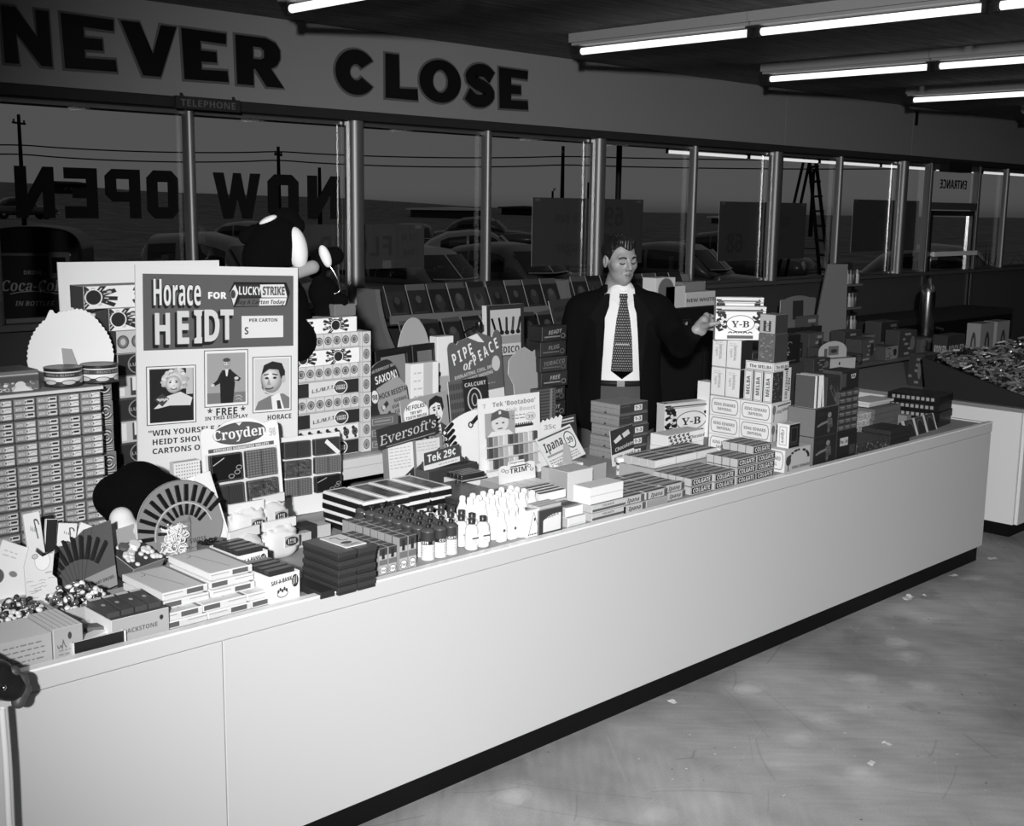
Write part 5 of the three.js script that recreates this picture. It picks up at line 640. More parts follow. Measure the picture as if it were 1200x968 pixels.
// dark flat boxes stacked at the edge
{
  const a = [1.981, 0.76, -2.715, 0.067, 0.129]; let fst;
  for (let k = 0; k < 5; k++) for (let i = 0; i < 2; i++) { const l = `dark brown flat box in the stack at the edge, ${ORD[5 - k]} from the top, ${i ? 'right' : 'left'} column`, p = [a[0] + 0.034 + i * 0.07 + rr(-0.002, 0.002), TRAY + k * 0.0252, a[2] - 0.09 + rr(-0.002, 0.002)]; if (!fst) { fst = thing('flat_box', l, 'box', p, 0, 'dark brown flat boxes stacked at the counter edge'); mesh('base', carton(0.064, 0.0145, 0.176, {}, 0.19), gloss[0], fst); mesh('lid', carton(0.067, 0.0145, 0.18, {}, 0.23).translate(0, 0.0105, 0), gloss[0], fst); } else copy(fst, l, p, rr(-0.02, 0.02)); }
  const o = good('printed_sheet', 'white printed leaflet lying on the stack of dark brown boxes', 'leaflet', [a[0] + 0.05, TRAY + 0.1265, a[2] - 0.03, 0.075, 0.003], 0.13, { top: art(90, 150, (c, W, H) => { fillR(c, 236, 0, 0, W, H); c.lineWidth = 5; c.strokeStyle = g(50); c.beginPath(); c.moveTo(20, 30); c.bezierCurveTo(80, 10, 10, 80, 70, 70); c.stroke(); ell(c, 40, 100, 22, 14, 90); for (let i = 0; i < 3; i++) scrawl(c, 14, 120 + i * 9, 60, 6, 60, 3, 3); }) }, 0.9);
  good('low_dark_box', 'low dark box lying at the foot of the brown stack behind the rim', 'box', [a[0] - 0.055, TRAY, a[2] - 0.01, 0.05, 0.02], 0.16, {}, 0.15);
}
// white-framed flat pictures in stacks
{
  const a = [2.424, 0.76, -3.129], face = [0, 1].map((v) => art(90, 220, (c, W, H) => { fillR(c, 238, 0, 0, W, H); fillR(c, 34, 14, 14, W - 28, H - 28); for (let i = 0; i < 26; i++) { const y = 20 + rnd() * (H - 60); c.fillStyle = `rgba(${v ? 90 : 120},${v ? 90 : 120},${v ? 90 : 120},.35)`; c.fillRect(18 + rnd() * 20, y, rr(10, 40), rr(3, 16)); } }));
  for (let i = 0; i < 4; i++) for (let k = 0; k < 4; k++) {
    const x = a[0] + 0.035 + i * 0.098 + rr(-0.002, 0.002) + (k === 3 ? 0 : rr(-0.006, 0.006)), y = TRAY + k * 0.031, z = a[2] - 0.13 + rr(-0.005, 0.005) - k * 0.004;
    const t = thing('framed_picture', `white-framed dark picture in the flat stacks, ${ORD[i + 1]} stack from left, ${ORD[k + 1]} from the bottom`, 'picture', [x, y, z], rr(-0.006, 0.006), 'white-framed pictures stacked flat'); mesh('frame', carton(0.096, 0.02, 0.24, { top: face[(i + k) % 2] }, k % 2 ? 0.12 : 0.1), gloss[0], t); mesh('mount', carton(0.092, 0.007, 0.236, {}, 0.92).translate(0, 0.0205, 0), paper[0], t).position.y = 0; mesh('picture', carton(0.088, 0.003, 0.23, { top: face[(i + k) % 2] }, 0.9).translate(0, 0.0275, 0), gloss[0], t);
  }
}
// dentifrice cartons, tooth powder tins
{
  const teel = art(50, 150, (c, W, H) => { fillR(c, 176, 0, 0, W, H); fillR(c, 60, 0, 0, W, 40); fillR(c, 40, 16, 12, 18, 50); fillR(c, 110, 0, 66, W, 30); ell(c, 25, 126, 21, 20, 236, 90, 3); text(c, 'Teel', 25, 126, 20, { font: 'serif', italic: true, fill: g(40) }); });
  const a = [2.109, 0.76, -2.695, 0.038, 0.078], b = [2.194, 0.76, -2.706, 0.043, 0.09]; const mk = (x, h) => good('dentifrice_carton', '', 'carton', [x, TRAY, -2.79, 0.034, h], 0.034, { front: teel, left: { tone: 0.6 }, top: { tone: 0.34 } }, 0.5, { group: 'upright dentifrice cartons with round emblems' });
  rows(mk([2.186, 0.736, -2.79].at(0), 0.085), [2, 1, 6], [0.036, 0, 0.037], (i, j, k) => `low upright emblem carton right of the brown stack, ${ORD[k + 1]} row back, ${i ? 'right' : 'left'}`, 0.001);
  rows(mk([2.266, 0.736, -2.79].at(0), 0.105), [2, 1, 8], [0.037, 0, 0.037], (i, j, k) => `tall upright emblem carton beside the powder tins, ${ORD[k + 1]} row back, ${i ? 'right' : 'left'}`, 0.001);
  const tinA = art(150, 120, (c, W, H) => { fillR(c, 224, 0, 0, W, H); fillR(c, 60, 0, 0, W, 38); fillR(c, 34, 0, 38, W, 16); for (let i = 0; i < 2; i++) text(c, 'COLGATE', 37 + i * 75, 46, 15, { fill: g(236), sx: 0.9 }); for (let i = 0; i < 2; i++) linesArt(c, 8 + i * 75, 66, 60, 4, 11, 170); });
  const c0 = [2.35, 0.76, -2.763, 0.053, 0.096], t = thing('powder_tin', '', 'tin', [[2.393, 0.732, -2.81].at(0) + 0.024, TRAY, -2.83], 0, 'tooth powder tins'), q = new THREE.CylinderGeometry(0.022, 0.022, 0.092, 22, 1, true).translate(0, 0.046, 0), u = q.attributes.uv, col = []; for (let i = 0; i < u.count; i++) { u.setXY(i, ...uvOf(tinA, u.getX(i), u.getY(i))); col.push(1, 1, 1); } q.setAttribute('color', new THREE.Float32BufferAttribute(col, 3));
  mesh('body', q, gloss[0], t); mesh('shoulder', lathe([[0.0225, 0.09], [0.0225, 0.094], [0.014, 0.102], [0.0, 0.103]], 20), plain(0.3, 0.35), t); mesh('cap', lathe([[0.008, 0.1], [0.008, 0.114], [0, 0.115]], 14), plain(0.16, 0.3), t);
  rows(t, [3, 1, 8], [0.048, 0, 0.049], (i, j, k) => `dark-shouldered tooth powder tin, ${ORD[i + 1]} column from left, ${ORD[k + 1]} row back`, 0.0015, 3);
  // lotion bottles right of the tins
  const lot = thing('lotion_bottle', '', 'bottle', [[2.572, 0.733, -2.81].at(0) + 0.022, TRAY, -2.82]), lab = art(60, 60, (c, W, H) => { fillR(c, 230, 0, 0, W, H); fillR(c, 60, 0, 18, W, 8); linesArt(c, 6, 34, 48, 2, 10, 120); }); mesh('body', lathe([[0, 0], [0.021, 0], [0.0225, 0.006], [0.0225, 0.07], [0.016, 0.082], [0.009, 0.085], [0.009, 0.09], [0, 0.09]], 22), plain(0.93, 0.25), lot); mesh('label', board(rect(0.026, 0.035), 0.001, lab).translate(0, 0.02, 0.0225), paper[0], lot); mesh('cap', lathe([[0.011, 0.086], [0.012, 0.104], [0, 0.106]], 16), plain(0.2, 0.35), lot);
  rows(lot, [2, 1, 5], [0.05, 0, 0.052], (i, j, k) => `white lotion bottle with a dark cap right of the tins, ${i ? 'right' : 'left'} column, ${ORD[k + 1]} row back`, 0.002, 0.2);
  const sq = thing('squeeze_bottle', '', 'bottle', [0, 0, 0], 0, 'white squeeze bottles massed at the counter edge'); mesh('body', loft([[0, 0.019, -0.012, 0.012, 2.6], [0.004, 0.021, -0.014, 0.014, 2.8], [0.055, 0.022, -0.014, 0.014, 2.8], [0.078, 0.012, -0.009, 0.009, 2.4], [0.084, 0.009, -0.009, 0.009, 2]], 18).rotateX(-Math.PI / 2), plain(0.95, 0.35), sq); mesh('cap', lathe([[0.0105, 0.083], [0.0115, 0.094], [0.009, 0.102], [0.0, 0.104]], 14), plain(0.97, 0.3), sq); mesh('spot', new THREE.CylinderGeometry(0.005, 0.005, 0.001, 12).rotateX(Math.PI / 2).translate(0, 0.04, 0.0145), plain(0.3, 0.5), sq);
  const s0 = [2.723, 0.733, -2.81]; sq.position.set(s0[0] + 0.01, TRAY, -2.82);
  rows(sq, [3, 1, 2], [0.047, 0, 0.034], (i, j, k) => `white squeeze bottle with a pointed cap, ${k ? 'second' : 'front'} row, ${ORD[i + 1]} from left`, 0.002, 0.15);
  const sq2 = copy(sq, '', [s0[0] - 0.005, TRAY + 0.025, -2.9]); rows(sq2, [6, 1, 4], [0.047, 0, 0.034], (i, j, k) => `white squeeze bottle on the low step, ${ORD[k + 1]} row back, ${ORD[i + 1]} from left`, 0.003, 0.2);
  good('bottle_step', 'low white box under the massed squeeze bottles', 'box', [s0[0] - 0.035, TRAY, -2.885, 0.3, 0.024], 0.15, {}, 0.85);
  const tr = [2.821, 0.733, -2.79]; good('stand_card', 'white folded card printed with a loop beside the squeeze bottles', 'card', [tr[0], TRAY, -2.79, 0.075, 0.095], 0.02, { front: art(90, 110, (c, W, H) => { fillR(c, 240, 0, 0, W, H); c.strokeStyle = g(150); c.lineWidth = 3; c.beginPath(); c.moveTo(10, 104); c.lineTo(40, 10); c.lineTo(80, 104); c.stroke(); ell(c, 46, 40, 5, 7, 50); linesArt(c, 8, 98, 74, 1, 8, 60, 4); }) }, 0.92);
}

// ---------- goods: displays on the raised shelf and the middle of the counter ----------
{
  const R0 = RISER + 0.002, on = (c, y = R0) => [c[0], y, c[2], c[3], c[1] + c[4] - y];
  standee('display_card', 'round-topped plain grey card back standing behind the picture frames', 'display card', on([3.222, 1.045, -3.97, 0.202, 0.351]), null, { outline: roundTop, tone: 0.62, lean: 0.05 });
  const fr = (l, c, glassTone, roll) => { const [x, y, z, w, h] = c, t = thing('table_frame', l, 'picture frame', [x + w / 2, y, z]); tilt(t, -0.08, roll); const s = softRect(w, h, 0.004); s.holes.push(new THREE.Path([[-w / 2 + 0.022, 0.022], [-w / 2 + 0.022, h - 0.022], [w / 2 - 0.022, h - 0.022], [w / 2 - 0.022, 0.022]].map((p) => new THREE.Vector2(...p)))); mesh('frame', new THREE.ExtrudeGeometry(s, { depth: 0.02, bevelEnabled: true, bevelSize: 0.003, bevelThickness: 0.003, bevelSegments: 1 }), plain(0.12, 0.35), t); mesh('picture', box(w - 0.04, h - 0.04, 0.004, 0, 0.02, 0.008), plain(glassTone, 0.15), t); mesh('backing', carton(w - 0.004, h - 0.004, 0.03, {}, 0.55).translate(0, 0.002, -0.018), paper[0], t); };
  fr('left dark table frame with a pale picture, beside the round-topped card', on([3.07, 1.069, -3.9, 0.188, 0.21]), 0.5, 0.06); fr('right dark table frame with a grey picture, below the round-topped card', on([3.287, 1.042, -3.94, 0.141, 0.239]), 0.42, 0.02);
  good('white_packet', 'white folded paper packet standing in front of the table frames', 'packet', on([3.168, 1.033, -3.82, 0.15, 0.19]), 0.04, { front: art(90, 130, (c, W, H) => { fillR(c, 236, 0, 0, W, H); fillR(c, 190, 40, 0, 30, H); linesArt(c, 8, 16, 30, 6, 14, 180); scrawl(c, 66, 60, 20, 5, 120, 2, 6); }) }, 0.9);
  good('tall_carton', 'tall white carton with a grey lower half beside the pipe card', 'carton', on([3.404, 0.993, -3.93, 0.095, 0.318]), 0.05, { front: art(50, 150, (c, W, H) => { fillR(c, 228, 0, 0, W, H); fillR(c, 170, 6, 66, W - 6, 84); for (let i = 0; i < 3; i++) ell(c, 8, 62 + i * 22, 4, 4, 40); }) }, 0.85);
  const sax = art(160, 220, (c, W, H) => { fillR(c, 36, 0, 0, W, H); poly(c, [[40, 70], [118, 44], [150, 66], [160, 120], [156, 140], [60, 170], [40, 120]], 150); c.strokeStyle = g(36); text(c, 'SAXONY', 82, 44, 27, { fill: g(226), rot: -0.16, sx: 0.86 }); text(c, 'WATERPROOF WATCHES', 84, 20, 11, { fill: g(170), rot: -0.16 }); text(c, 'SHOCK RESISTANT', 104, 84, 19, { fill: g(34), rot: -0.14, sx: 0.8 }); ell(c, 32, 90, 14, 17, 220, 60, 2); text(c, '98', 32, 91, 18, { fill: g(40) }); for (const [x, y] of [[66, 116], [74, 142], [86, 164]]) { c.save(); c.translate(x, y); c.rotate(-0.6); fillR(c, 50, -14, -6, 28, 12); ell(c, -6, 0, 6, 6, 200); c.restore(); } ['NORMAL', 'GUARANTEE', 'FLEXIBLE'].forEach((s, i) => text(c, s, 126, 104 + i * 14, 12, { fill: g(50), rot: -0.12 })); fillR(c, 40, 96, 146, 50, 10); fillR(c, 60, 60, 176, 90, 40); });
  standee('watch_card', 'dark arched watch display card with a grey shock resistant panel', 'display card', on([2.877, 1.009, -3.72, 0.218, 0.257]), sax, { outline: (w, h) => { const s = new THREE.Shape(); s.moveTo(-w * 0.34, 0); s.lineTo(w * 0.42, 0); s.lineTo(w / 2, h * 0.3); s.lineTo(w * 0.44, h * 0.68); s.lineTo(w * 0.26, h * 0.8); s.quadraticCurveTo(w * 0.22, h, 0, h); s.quadraticCurveTo(-w * 0.32, h * 0.98, -w * 0.4, h * 0.84); s.lineTo(-w / 2, h * 0.66); s.closePath(); return s; }, lean: 0.1, roll: 0.02 });
  const pk = art(90, 50, (c, W, H) => { fillR(c, 100, 0, 0, W, H); c.strokeStyle = g(170); c.lineWidth = 2; c.strokeRect(12, 10, 60, 28); fillR(c, 140, 18, 18, 48, 10); });
  const gc = [2.851, 0.91, -3.72, 0.102, 0.147]; for (let i = 0; i < 3; i++) good('grey_packet', `dim grey printed packet below the watch card, ${ORD[3 - i]} from the top`, 'packet', [gc[0], R0 + i * 0.045, -3.7, gc[3] + 0.05, 0.043], 0.05, { front: pk }, 0.42);
  // smiling man card
  const joke = art(200, 170, (c, W, H) => { fillR(c, 150, 0, 0, W, H); ell(c, 62, 56, 52, 46, 240); text(c, 'HI FOLKS!', 62, 30, 20, { fill: g(40), italic: true, sx: 0.9 }); text(c, 'TRY MY', 62, 50, 14, { fill: g(50) }); text(c, 'TOOTH BRUSH', 62, 66, 13, { fill: g(50) }); text(c, 'TEK TIME', 62, 82, 14, { fill: g(50) }); ell(c, 148, 64, 28, 42, 226); poly(c, [[116, 50], [122, 20], [152, 8], [178, 20], [182, 56], [174, 70], [168, 40], [150, 32], [128, 40]], 30); ell(c, 140, 58, 5, 4, 40); ell(c, 160, 56, 5, 4, 40); c.strokeStyle = g(40); c.lineWidth = 4; c.beginPath(); c.moveTo(132, 50); c.lineTo(146, 48); c.moveTo(154, 47); c.lineTo(168, 48); c.stroke(); poly(c, [[150, 58], [144, 76], [154, 76]], 170); ell(c, 148, 90, 16, 10, 40); ell(c, 148, 87, 13, 5, 240); poly(c, [[120, 170], [136, 116], [164, 106], [194, 130], [196, 170]], 60); poly(c, [[140, 170], [140, 118], [162, 112], [164, 170]], 226); for (let i = 0; i < 4; i++) fillR(c, 60, 144, 124 + i * 12, 16, 4); });
  const jc = [3.002, 0.852, -3.63, 0.245, 0.261]; standee('joke_card', 'grey display card with a smiling dark-haired man and a speech balloon', 'display card', [jc[0], R0 - 0.002 + 0.004, -3.66, jc[3], jc[1] + jc[4] - R0], joke, { lean: 0.06, roll: 0.08 });
  // Eversoft case on the counter
  {
    const b = [2.781, 0.752, -3.52, 0.279, 0.31], w = b[3] + 0.01, h = b[1] + b[4] - TRAY, t = thing('display_case', 'upright display case with a dark script header above pale printed panels', 'display case', [b[0] + w / 2, TRAY, -3.5]); tilt(t, -0.09, 0.0);
    const head = art(190, 70, (c, W, H) => { fillR(c, 44, 0, 0, W, H); text(c, "Eversoft's", 92, 34, 44, { font: 'serif', italic: true, bold: false, fill: g(200), rot: -0.06, sx: 0.92 }); fillR(c, 150, 20, 62, 160, 3); }), pan = art(100, 150, (c, W, H) => { fillR(c, 226, 0, 0, W, H); linesArt(c, 12, 12, 76, 7, 9, 170); poly(c, [[0, 128], [100, 70], [100, 98], [0, 150]], 40); text(c, 'TISSUES', 54, 112, 22, { fill: g(200), rot: -0.5, sx: 0.9 }); }), pan2 = art(100, 150, (c, W, H) => { fillR(c, 214, 0, 0, W, H); linesArt(c, 12, 10, 76, 3, 9, 170); poly(c, [[0, 78], [100, 26], [100, 56], [0, 106]], 40); text(c, 'HANDKIES', 52, 66, 20, { fill: g(200), rot: -0.5, sx: 0.9 }); ell(c, 62, 108, 10, 11, 90); text(c, 'ANGORA', 56, 138, 17, { fill: g(60) }); });
    mesh('header', board(rect(w, h * 0.26), 0.012, head, { edge: 0.2, back: 0.2 }).translate(0, h * 0.72, -0.002), paper[0], t).rotation.z = 0.1;
    for (const s of [-1, 0, 1]) mesh('post', box(0.012, h * 0.74, 0.02, s * (w / 2 - 0.008), 0, 0), plain(0.5, 0.5), t);
    mesh('panel', board(rect(w * 0.46, h * 0.68), 0.004, pan).translate(-w * 0.24, 0.01, 0.002), paper[0], t); mesh('panel', board(rect(w * 0.46, h * 0.68), 0.004, pan2).translate(w * 0.24, 0.01, 0.002), paper[0], t); mesh('base', carton(w + 0.01, 0.012, 0.06, {}, 0.4).translate(0, 0, -0.01), paper[0], t);
  }
  // Tek brush box with price flap
  {
    const b = [2.921, 0.764, -3.42, 0.267, 0.11], c0 = [b[0], TRAY, -3.42, b[3], 0.09], t = thing('brush_box', 'dark box of toothbrushes with a dark 29¢ price flap', 'box', [c0[0] + c0[3] / 2, TRAY, -3.5], 0.05), w = c0[3], h = [2.946, 0.755, -3.45, 0.269, 0.111].at(1) + 0.0;
    mesh('body', carton(w, 0.11, 0.14, { front: { tone: 0.22 }, top: { tone: 0.16 } }, 0.3), paper[0], t); mesh('price_flap', board(rect(w * 0.72, 0.07), 0.003, art(150, 60, (c, W, H) => { fillR(c, 70, 0, 0, W, 42); fillR(c, 230, 0, 42, W, 18); text(c, 'Tek 29¢', 74, 22, 36, { fill: g(240), sx: 0.92 }); linesArt(c, 60, 50, 80, 1, 8, 120); })).translate(-w * 0.1, 0.115, 0.04).rotateZ(0.06), paper[0], t);
    const bris = []; for (let i = 0; i < 150; i++) bris.push(box(0.006, rr(0.012, 0.024), 0.006, rr(-w / 2, w / 2) * 0.92, 0.108, rr(-0.06, 0.03))); mesh('bristles', merge(bris), plain(0.26, 0.5), t).userData.kind = 'stuff';
    const tl = []; for (let i = 0; i < 130; i++) tl.push(new THREE.IcosahedronGeometry(0.007, 0).translate(rr(-0.06, 0.06), 0.13 + rnd() * 0.09, -0.05 + rr(-0.02, 0.02))); mesh('brush_heads', merge(tl), plain(0.55, 0.5), t).userData.kind = 'stuff';
  }
  // white oval card with dark tools
  {
    const b = [3.146, 0.713, -3.5, 0.232, 0.33], w = b[3], h = b[1] + b[4] - TRAY - 0.02; const t = standee('tool_card', 'white half-oval display card carrying dark nail clippers in two columns', 'display card', [b[0], TRAY + 0.02, -3.6, w, h], art(60, 20, (c, W, H) => fillR(c, 240, 0, 0, W, H)), { outline: (w, h) => { const s = new THREE.Shape(); s.moveTo(-w * 0.2, 0); s.lineTo(w / 2, 0); s.lineTo(w / 2, h); s.quadraticCurveTo(-w * 0.1, h * 0.98, -w * 0.42, h * 0.72); s.quadraticCurveTo(-w * 0.56, h * 0.4, -w * 0.2, 0); return s; }, lean: 0.08 });
    for (let i = 0; i < 7; i++) { const m = mesh('clipper', merge([new THREE.CapsuleGeometry(0.008, 0.04, 4, 10), new THREE.TorusGeometry(0.012, 0.003, 6, 14).translate(0, -0.034, 0)]), plain(0.1, 0.25), t); m.position.set(-w * (0.3 - (i > 5 ? 0.5 : 0) - i * 0.02), h * (0.78 - i * 0.1) + (i > 5 ? h * 0.66 : 0), 0.008); m.rotation.z = -0.95; m.scale.setScalar(0.95); }
    good('low_box', 'low pale box under the white clipper card', 'box', [b[0] + 0.01, TRAY, -3.56, w, 0.019], 0.1, {}, 0.6);
  }
  // baseball toothbrush card with a rack of brush tubes
  {
    const b = [3.267, 0.654, -3.52, 0.354, 0.446], w = b[3], h = b[1] + b[4] - TRAY;
    const pr = art(200, 300, (c, W, H) => { fillR(c, 240, 0, 0, W, H); text(c, "Tek 'Bootaboo'", 116, 28, 23, { fill: g(140), sx: 0.86 }); text(c, 'Sick Boost', 136, 54, 20, { fill: g(190) }); text(c, 'T', 20, 30, 22, { fill: g(190) }); fillR(c, 170, 20, 56, 96, 90); ell(c, 68, 96, 27, 34, 222); poly(c, [[38, 86], [42, 58], [68, 46], [96, 58], [100, 86], [70, 74]], 90); fillR(c, 230, 64, 52, 8, 12); poly(c, [[20, 150], [40, 124], [96, 124], [118, 150]], 232); ell(c, 58, 96, 4, 3, 90); ell(c, 78, 96, 4, 3, 90); ell(c, 68, 116, 9, 3, 120); linesArt(c, 106, 74, 50, 2, 12, 120, 3); ell(c, 168, 86, 16, 14, 232, 170, 2); text(c, '39', 168, 87, 20, { fill: g(150) }); fillR(c, 40, 116, 112, 60, 9); for (let i = 0; i < 8; i++) fillR(c, 60, 118 + i * 7, 106, 4, 8); });
    const t = standee('brush_card', 'white toothbrush card picturing a boy in a baseball cap above brush tubes', 'display card', [b[0], TRAY + 0.001, -3.5, w, h], pr, { lean: 0.07, roll: -0.01 });
    for (let r = 0; r < 3; r++) { mesh('ledge', box(w * 0.84, 0.006, 0.02, 0, h * (0.4 - r * 0.14), 0.012), plain(0.8, 0.5), t); for (let i = 0; i < 10; i++) { const m = mesh('brush_tube', carton(w * 0.07, h * 0.125, 0.012, {}, [0.4, 0.75, 0.3, 0.62, 0.85][(i * 3 + r * 2) % 5]), gloss[0], t); m.position.set(w * (i - 4.5) * 0.082, h * (0.407 - r * 0.14), 0.012); } }
  }
  // pipe card on its box
  {
    const b = [3.422, 1.039, -3.85, 0.318, 0.289], t = standee('pipe_card', 'grey pipe display card with slanted white lettering above a pale strip', 'display card', on([b[0], 0, -3.84, b[3], b[1] + b[4]]), art(220, 260, (c, W, H) => { fillR(c, 92, 0, 0, W, H); fillR(c, 226, 0, 166, W, 30); fillR(c, 180, 4, 196, W, 64); poly(c, [[60, 0], [120, 0], [150, 30], [126, 26]], 226); const w1 = 'PIPE', w2 = 'PEACE'; [...w1].forEach((ch, i) => text(c, ch, 26 + i * 22, 64 - i * 7, 46, { fill: g(236), stroke: g(40), sw: 2, sx: 0.7, rot: -0.25 })); text(c, 'of', 72, 86, 32, { font: 'serif', italic: true, fill: g(236) }); [...w2].forEach((ch, i) => text(c, ch, 106 + i * 23, 74 - i * 9, 44, { fill: g(236), stroke: g(40), sw: 2, sx: 0.66, rot: -0.3 })); text(c, 'EVERLASTING, COOL, DRY', 100, 108, 13, { fill: g(200), rot: -0.1 }); text(c, 'AND SWEET SMOKING', 110, 122, 13, { fill: g(200), rot: -0.1 }); ell(c, 192, 94, 17, 22, 200); linesArt(c, 30, 146, 160, 1, 8, 180); }), { outline: (w, h) => { const s = new THREE.Shape(); s.moveTo(-w / 2, 0); s.lineTo(w / 2, 0); s.lineTo(w / 2, h * 0.9); s.absellipse(w * 0.42, h * 0.92, w * 0.08, h * 0.07, 0, Math.PI, false); s.lineTo(w * 0.1, h * 0.99); s.lineTo(-w * 0.3, h * 0.93); s.absellipse(-w * 0.42, h * 0.86, w * 0.09, h * 0.07, 0.5, Math.PI, false); s.closePath(); return s; }, lean: 0.06, roll: 0.05 });
    const pp = mesh('pipe', merge([tube([[-0.04, 0, 0], [0.0, 0.012, 0], [0.04, 0.018, 0]], 0.005, 12, 6), lathe([[0.008, 0], [0.016, 0.005], [0.016, 0.035], [0.012, 0.036], [0.011, 0.012]], 14).translate(0.05, 0.0, 0)]), plain(0.08, 0.25), t); pp.position.set(-0.02, b[1] + b[4] - RISER + 0.004, 0.004);
  }
  const med = [3.733, 0.998, -3.92, 0.237, 0.43], mt = standee('pipe_case', 'dark-framed case of five tobacco pipes', 'display case', on([med[0], 0, -3.95, med[3], med[1] + med[4]]), art(130, 330, (c, W, H) => { fillR(c, 40, 0, 0, W, H); fillR(c, 186, 12, 14, W - 24, 92); fillR(c, 150, 12, 92, W - 24, 26); fillR(c, 200, 12, 116, W - 24, 34); text(c, 'MEDICO', 66, 134, 26, { fill: g(30), sx: 0.92 }); fillR(c, 120, 12, 152, W - 24, 170); }), { lean: 0.04, th: 0.03, strut: false, back: 0.2, tone: 1 });
  for (let i = 0; i < 5; i++) { const m = mesh('pipe', merge([new THREE.CapsuleGeometry(0.005, 0.06, 4, 8), new THREE.SphereGeometry(0.01, 10, 8).translate(0, -0.036, 0.002)]), plain(0.06, 0.3), mt); m.position.set((i - 2) * med[3] * 0.17, (med[1] + med[4] - RISER) * 0.82, 0.006); m.rotation.z = (i - 2) * -0.13 + (i < 2 ? 0.1 : 0); }
  standee('cravat_card', 'dark plaid card with an oval crest below the pipe card', 'display card', on([3.309, 0.812, -3.72, 0.222, 0.338]), art(140, 200, (c, W, H) => { fillR(c, 62, 0, 0, W, H); for (let i = 0; i < 5; i++) { fillR(c, 90, 4 + i * 9, 0, 3, H); fillR(c, 92, 0, i * 34, 50, 12); } fillR(c, 34, 52, 0, 88, 130); text(c, 'CALCURT', 96, 22, 20, { fill: g(210), sx: 0.9 }); ell(c, 90, 80, 24, 42, null, 200, 5); ell(c, 90, 80, 10, 22, null, 180, 4); ell(c, 92, 128, 15, 16, null, 180, 4); }), { lean: 0.1, roll: 0.03 });
  standee('grey_bracket_card', 'grey scalloped card back with an easel arm between pipes and dark tins', 'display card', on([3.727, 0.898, -3.8, 0.197, 0.35]), null, { outline: (w, h) => [[-w * 0.3, 0], [w * 0.4, 0], [w * 0.46, h * 0.7], [w * 0.5, h * 0.98], [w * 0.3, h * 0.92], [w * 0.06, h], [-w * 0.22, h * 0.95], [-w * 0.46, h * 0.84], [-w * 0.5, h * 0.66], [-w * 0.34, h * 0.5]], tone: 0.62, lean: 0.08, strut: false });
  // dark tins and cards stacked beside the man's arm
  const dk = [['READY', 160], ['MIXTURE', 140], ['FREE', 170], ['TOBACCO', 120], ['PLUG', 130]].map(([s, tn]) => art(110, 60, (c, W, H) => { fillR(c, 42, 0, 0, W, H); text(c, s, 56, 24, 24, { fill: g(tn), italic: true, rot: -0.1, sx: 0.8 }); fillR(c, tn - 30, 10, 40, 70, 6); ell(c, 94, 42, 9, 9, null, tn, 2); }));
  const d0 = [3.906, 0.716, -3.8, 0.184, 0.6];
  for (let i = 0; i < 6; i++) good('tobacco_packet', `dark tobacco packet in the tall stack beside the man's arm, ${ORD[6 - i]} from the top`, 'packet', [d0[0] + rr(-0.006, 0.006), R0 + i * 0.07, -3.79, d0[3] * 0.92, 0.068], 0.09, { front: dk[i % 5] }, 0.16, { mat: gloss, turn: rr(-0.05, 0.05) });
  good('ribbed_tin', 'dark ribbed grey packet standing at the foot of the dark tobacco stack', 'packet', on([3.798, 0.728, -3.7, 0.117, 0.341]), 0.05, { front: art(60, 150, (c, W, H) => { fillR(c, 90, 0, 0, W, H); for (let y = 8; y < H; y += 14) fillR(c, 50, 6, y, 48, 5); fillR(c, 130, 40, 0, 8, H); }) }, 0.3);
  // scalloped white card, dark sign, Ipana tray
  const W0 = [3.63, 0.72, -3.55, 0.161, 0.265]; standee('scalloped_card', 'white scallop-edged price card left of the dentifrice display', 'card', [W0[0], TRAY + 0.003, -3.52, W0[3], W0[1] + W0[4] - TRAY], art(90, 200, (c, W, H) => { fillR(c, 240, 0, 0, W, H); text(c, '35c', 44, 42, 26, { fill: g(170) }); linesArt(c, 10, 80, 70, 4, 12, 190); }), { outline: (w, h) => { const p = [[-w * 0.5, 0], [w * 0.3, 0], [w * 0.36, h * 0.6]]; for (let i = 0; i <= 12; i++) p.push([w * 0.5 - w * i / 12, h * (0.93 + (i % 2) * 0.05) - i * h * 0.006]); return p; }, lean: 0.1 });
  const S0 = [3.801, 0.689, -3.58, 0.168, 0.257]; standee('dark_sign', 'dark sign board with a white panel behind the dentifrice display', 'sign', [S0[0], TRAY + 0.003, -3.6, S0[3], S0[1] + S0[4] - TRAY], art(120, 240, (c, W, H) => { fillR(c, 50, 0, 0, W, H); fillR(c, 220, 10, 10, 32, 34); fillR(c, 60, 22, 16, 8, 22); fillR(c, 210, 50, 12, 60, 10); fillR(c, 200, 50, 30, 60, 8); fillR(c, 130, 0, 60, 60, 100); }), { lean: 0.1, roll: 0.05 });
  {
    const b = [3.368, 0.8, -3.19, 0.231, 0.034], t = thing('dentifrice_display', 'tilted counter display of dentifrice with a round-ended pale header', 'display', [b[0] + b[3] / 2 + 0.05, TRAY, b[2] - 0.04], 0.1), pr = art(200, 120, (c, W, H) => { fillR(c, 224, 0, 0, W, H); fillR(c, 60, 6, 8, W - 12, 5); text(c, 'Ipana', 66, 42, 44, { italic: true, fill: g(50), sx: 0.9, rot: -0.05 }); ell(c, 160, 50, 26, 30, 230, 60, 4); text(c, '39', 160, 51, 30, { fill: g(80) }); fillR(c, 150, 10, 72, 120, 7); linesArt(c, 10, 90, 170, 3, 9, 120, 3); });
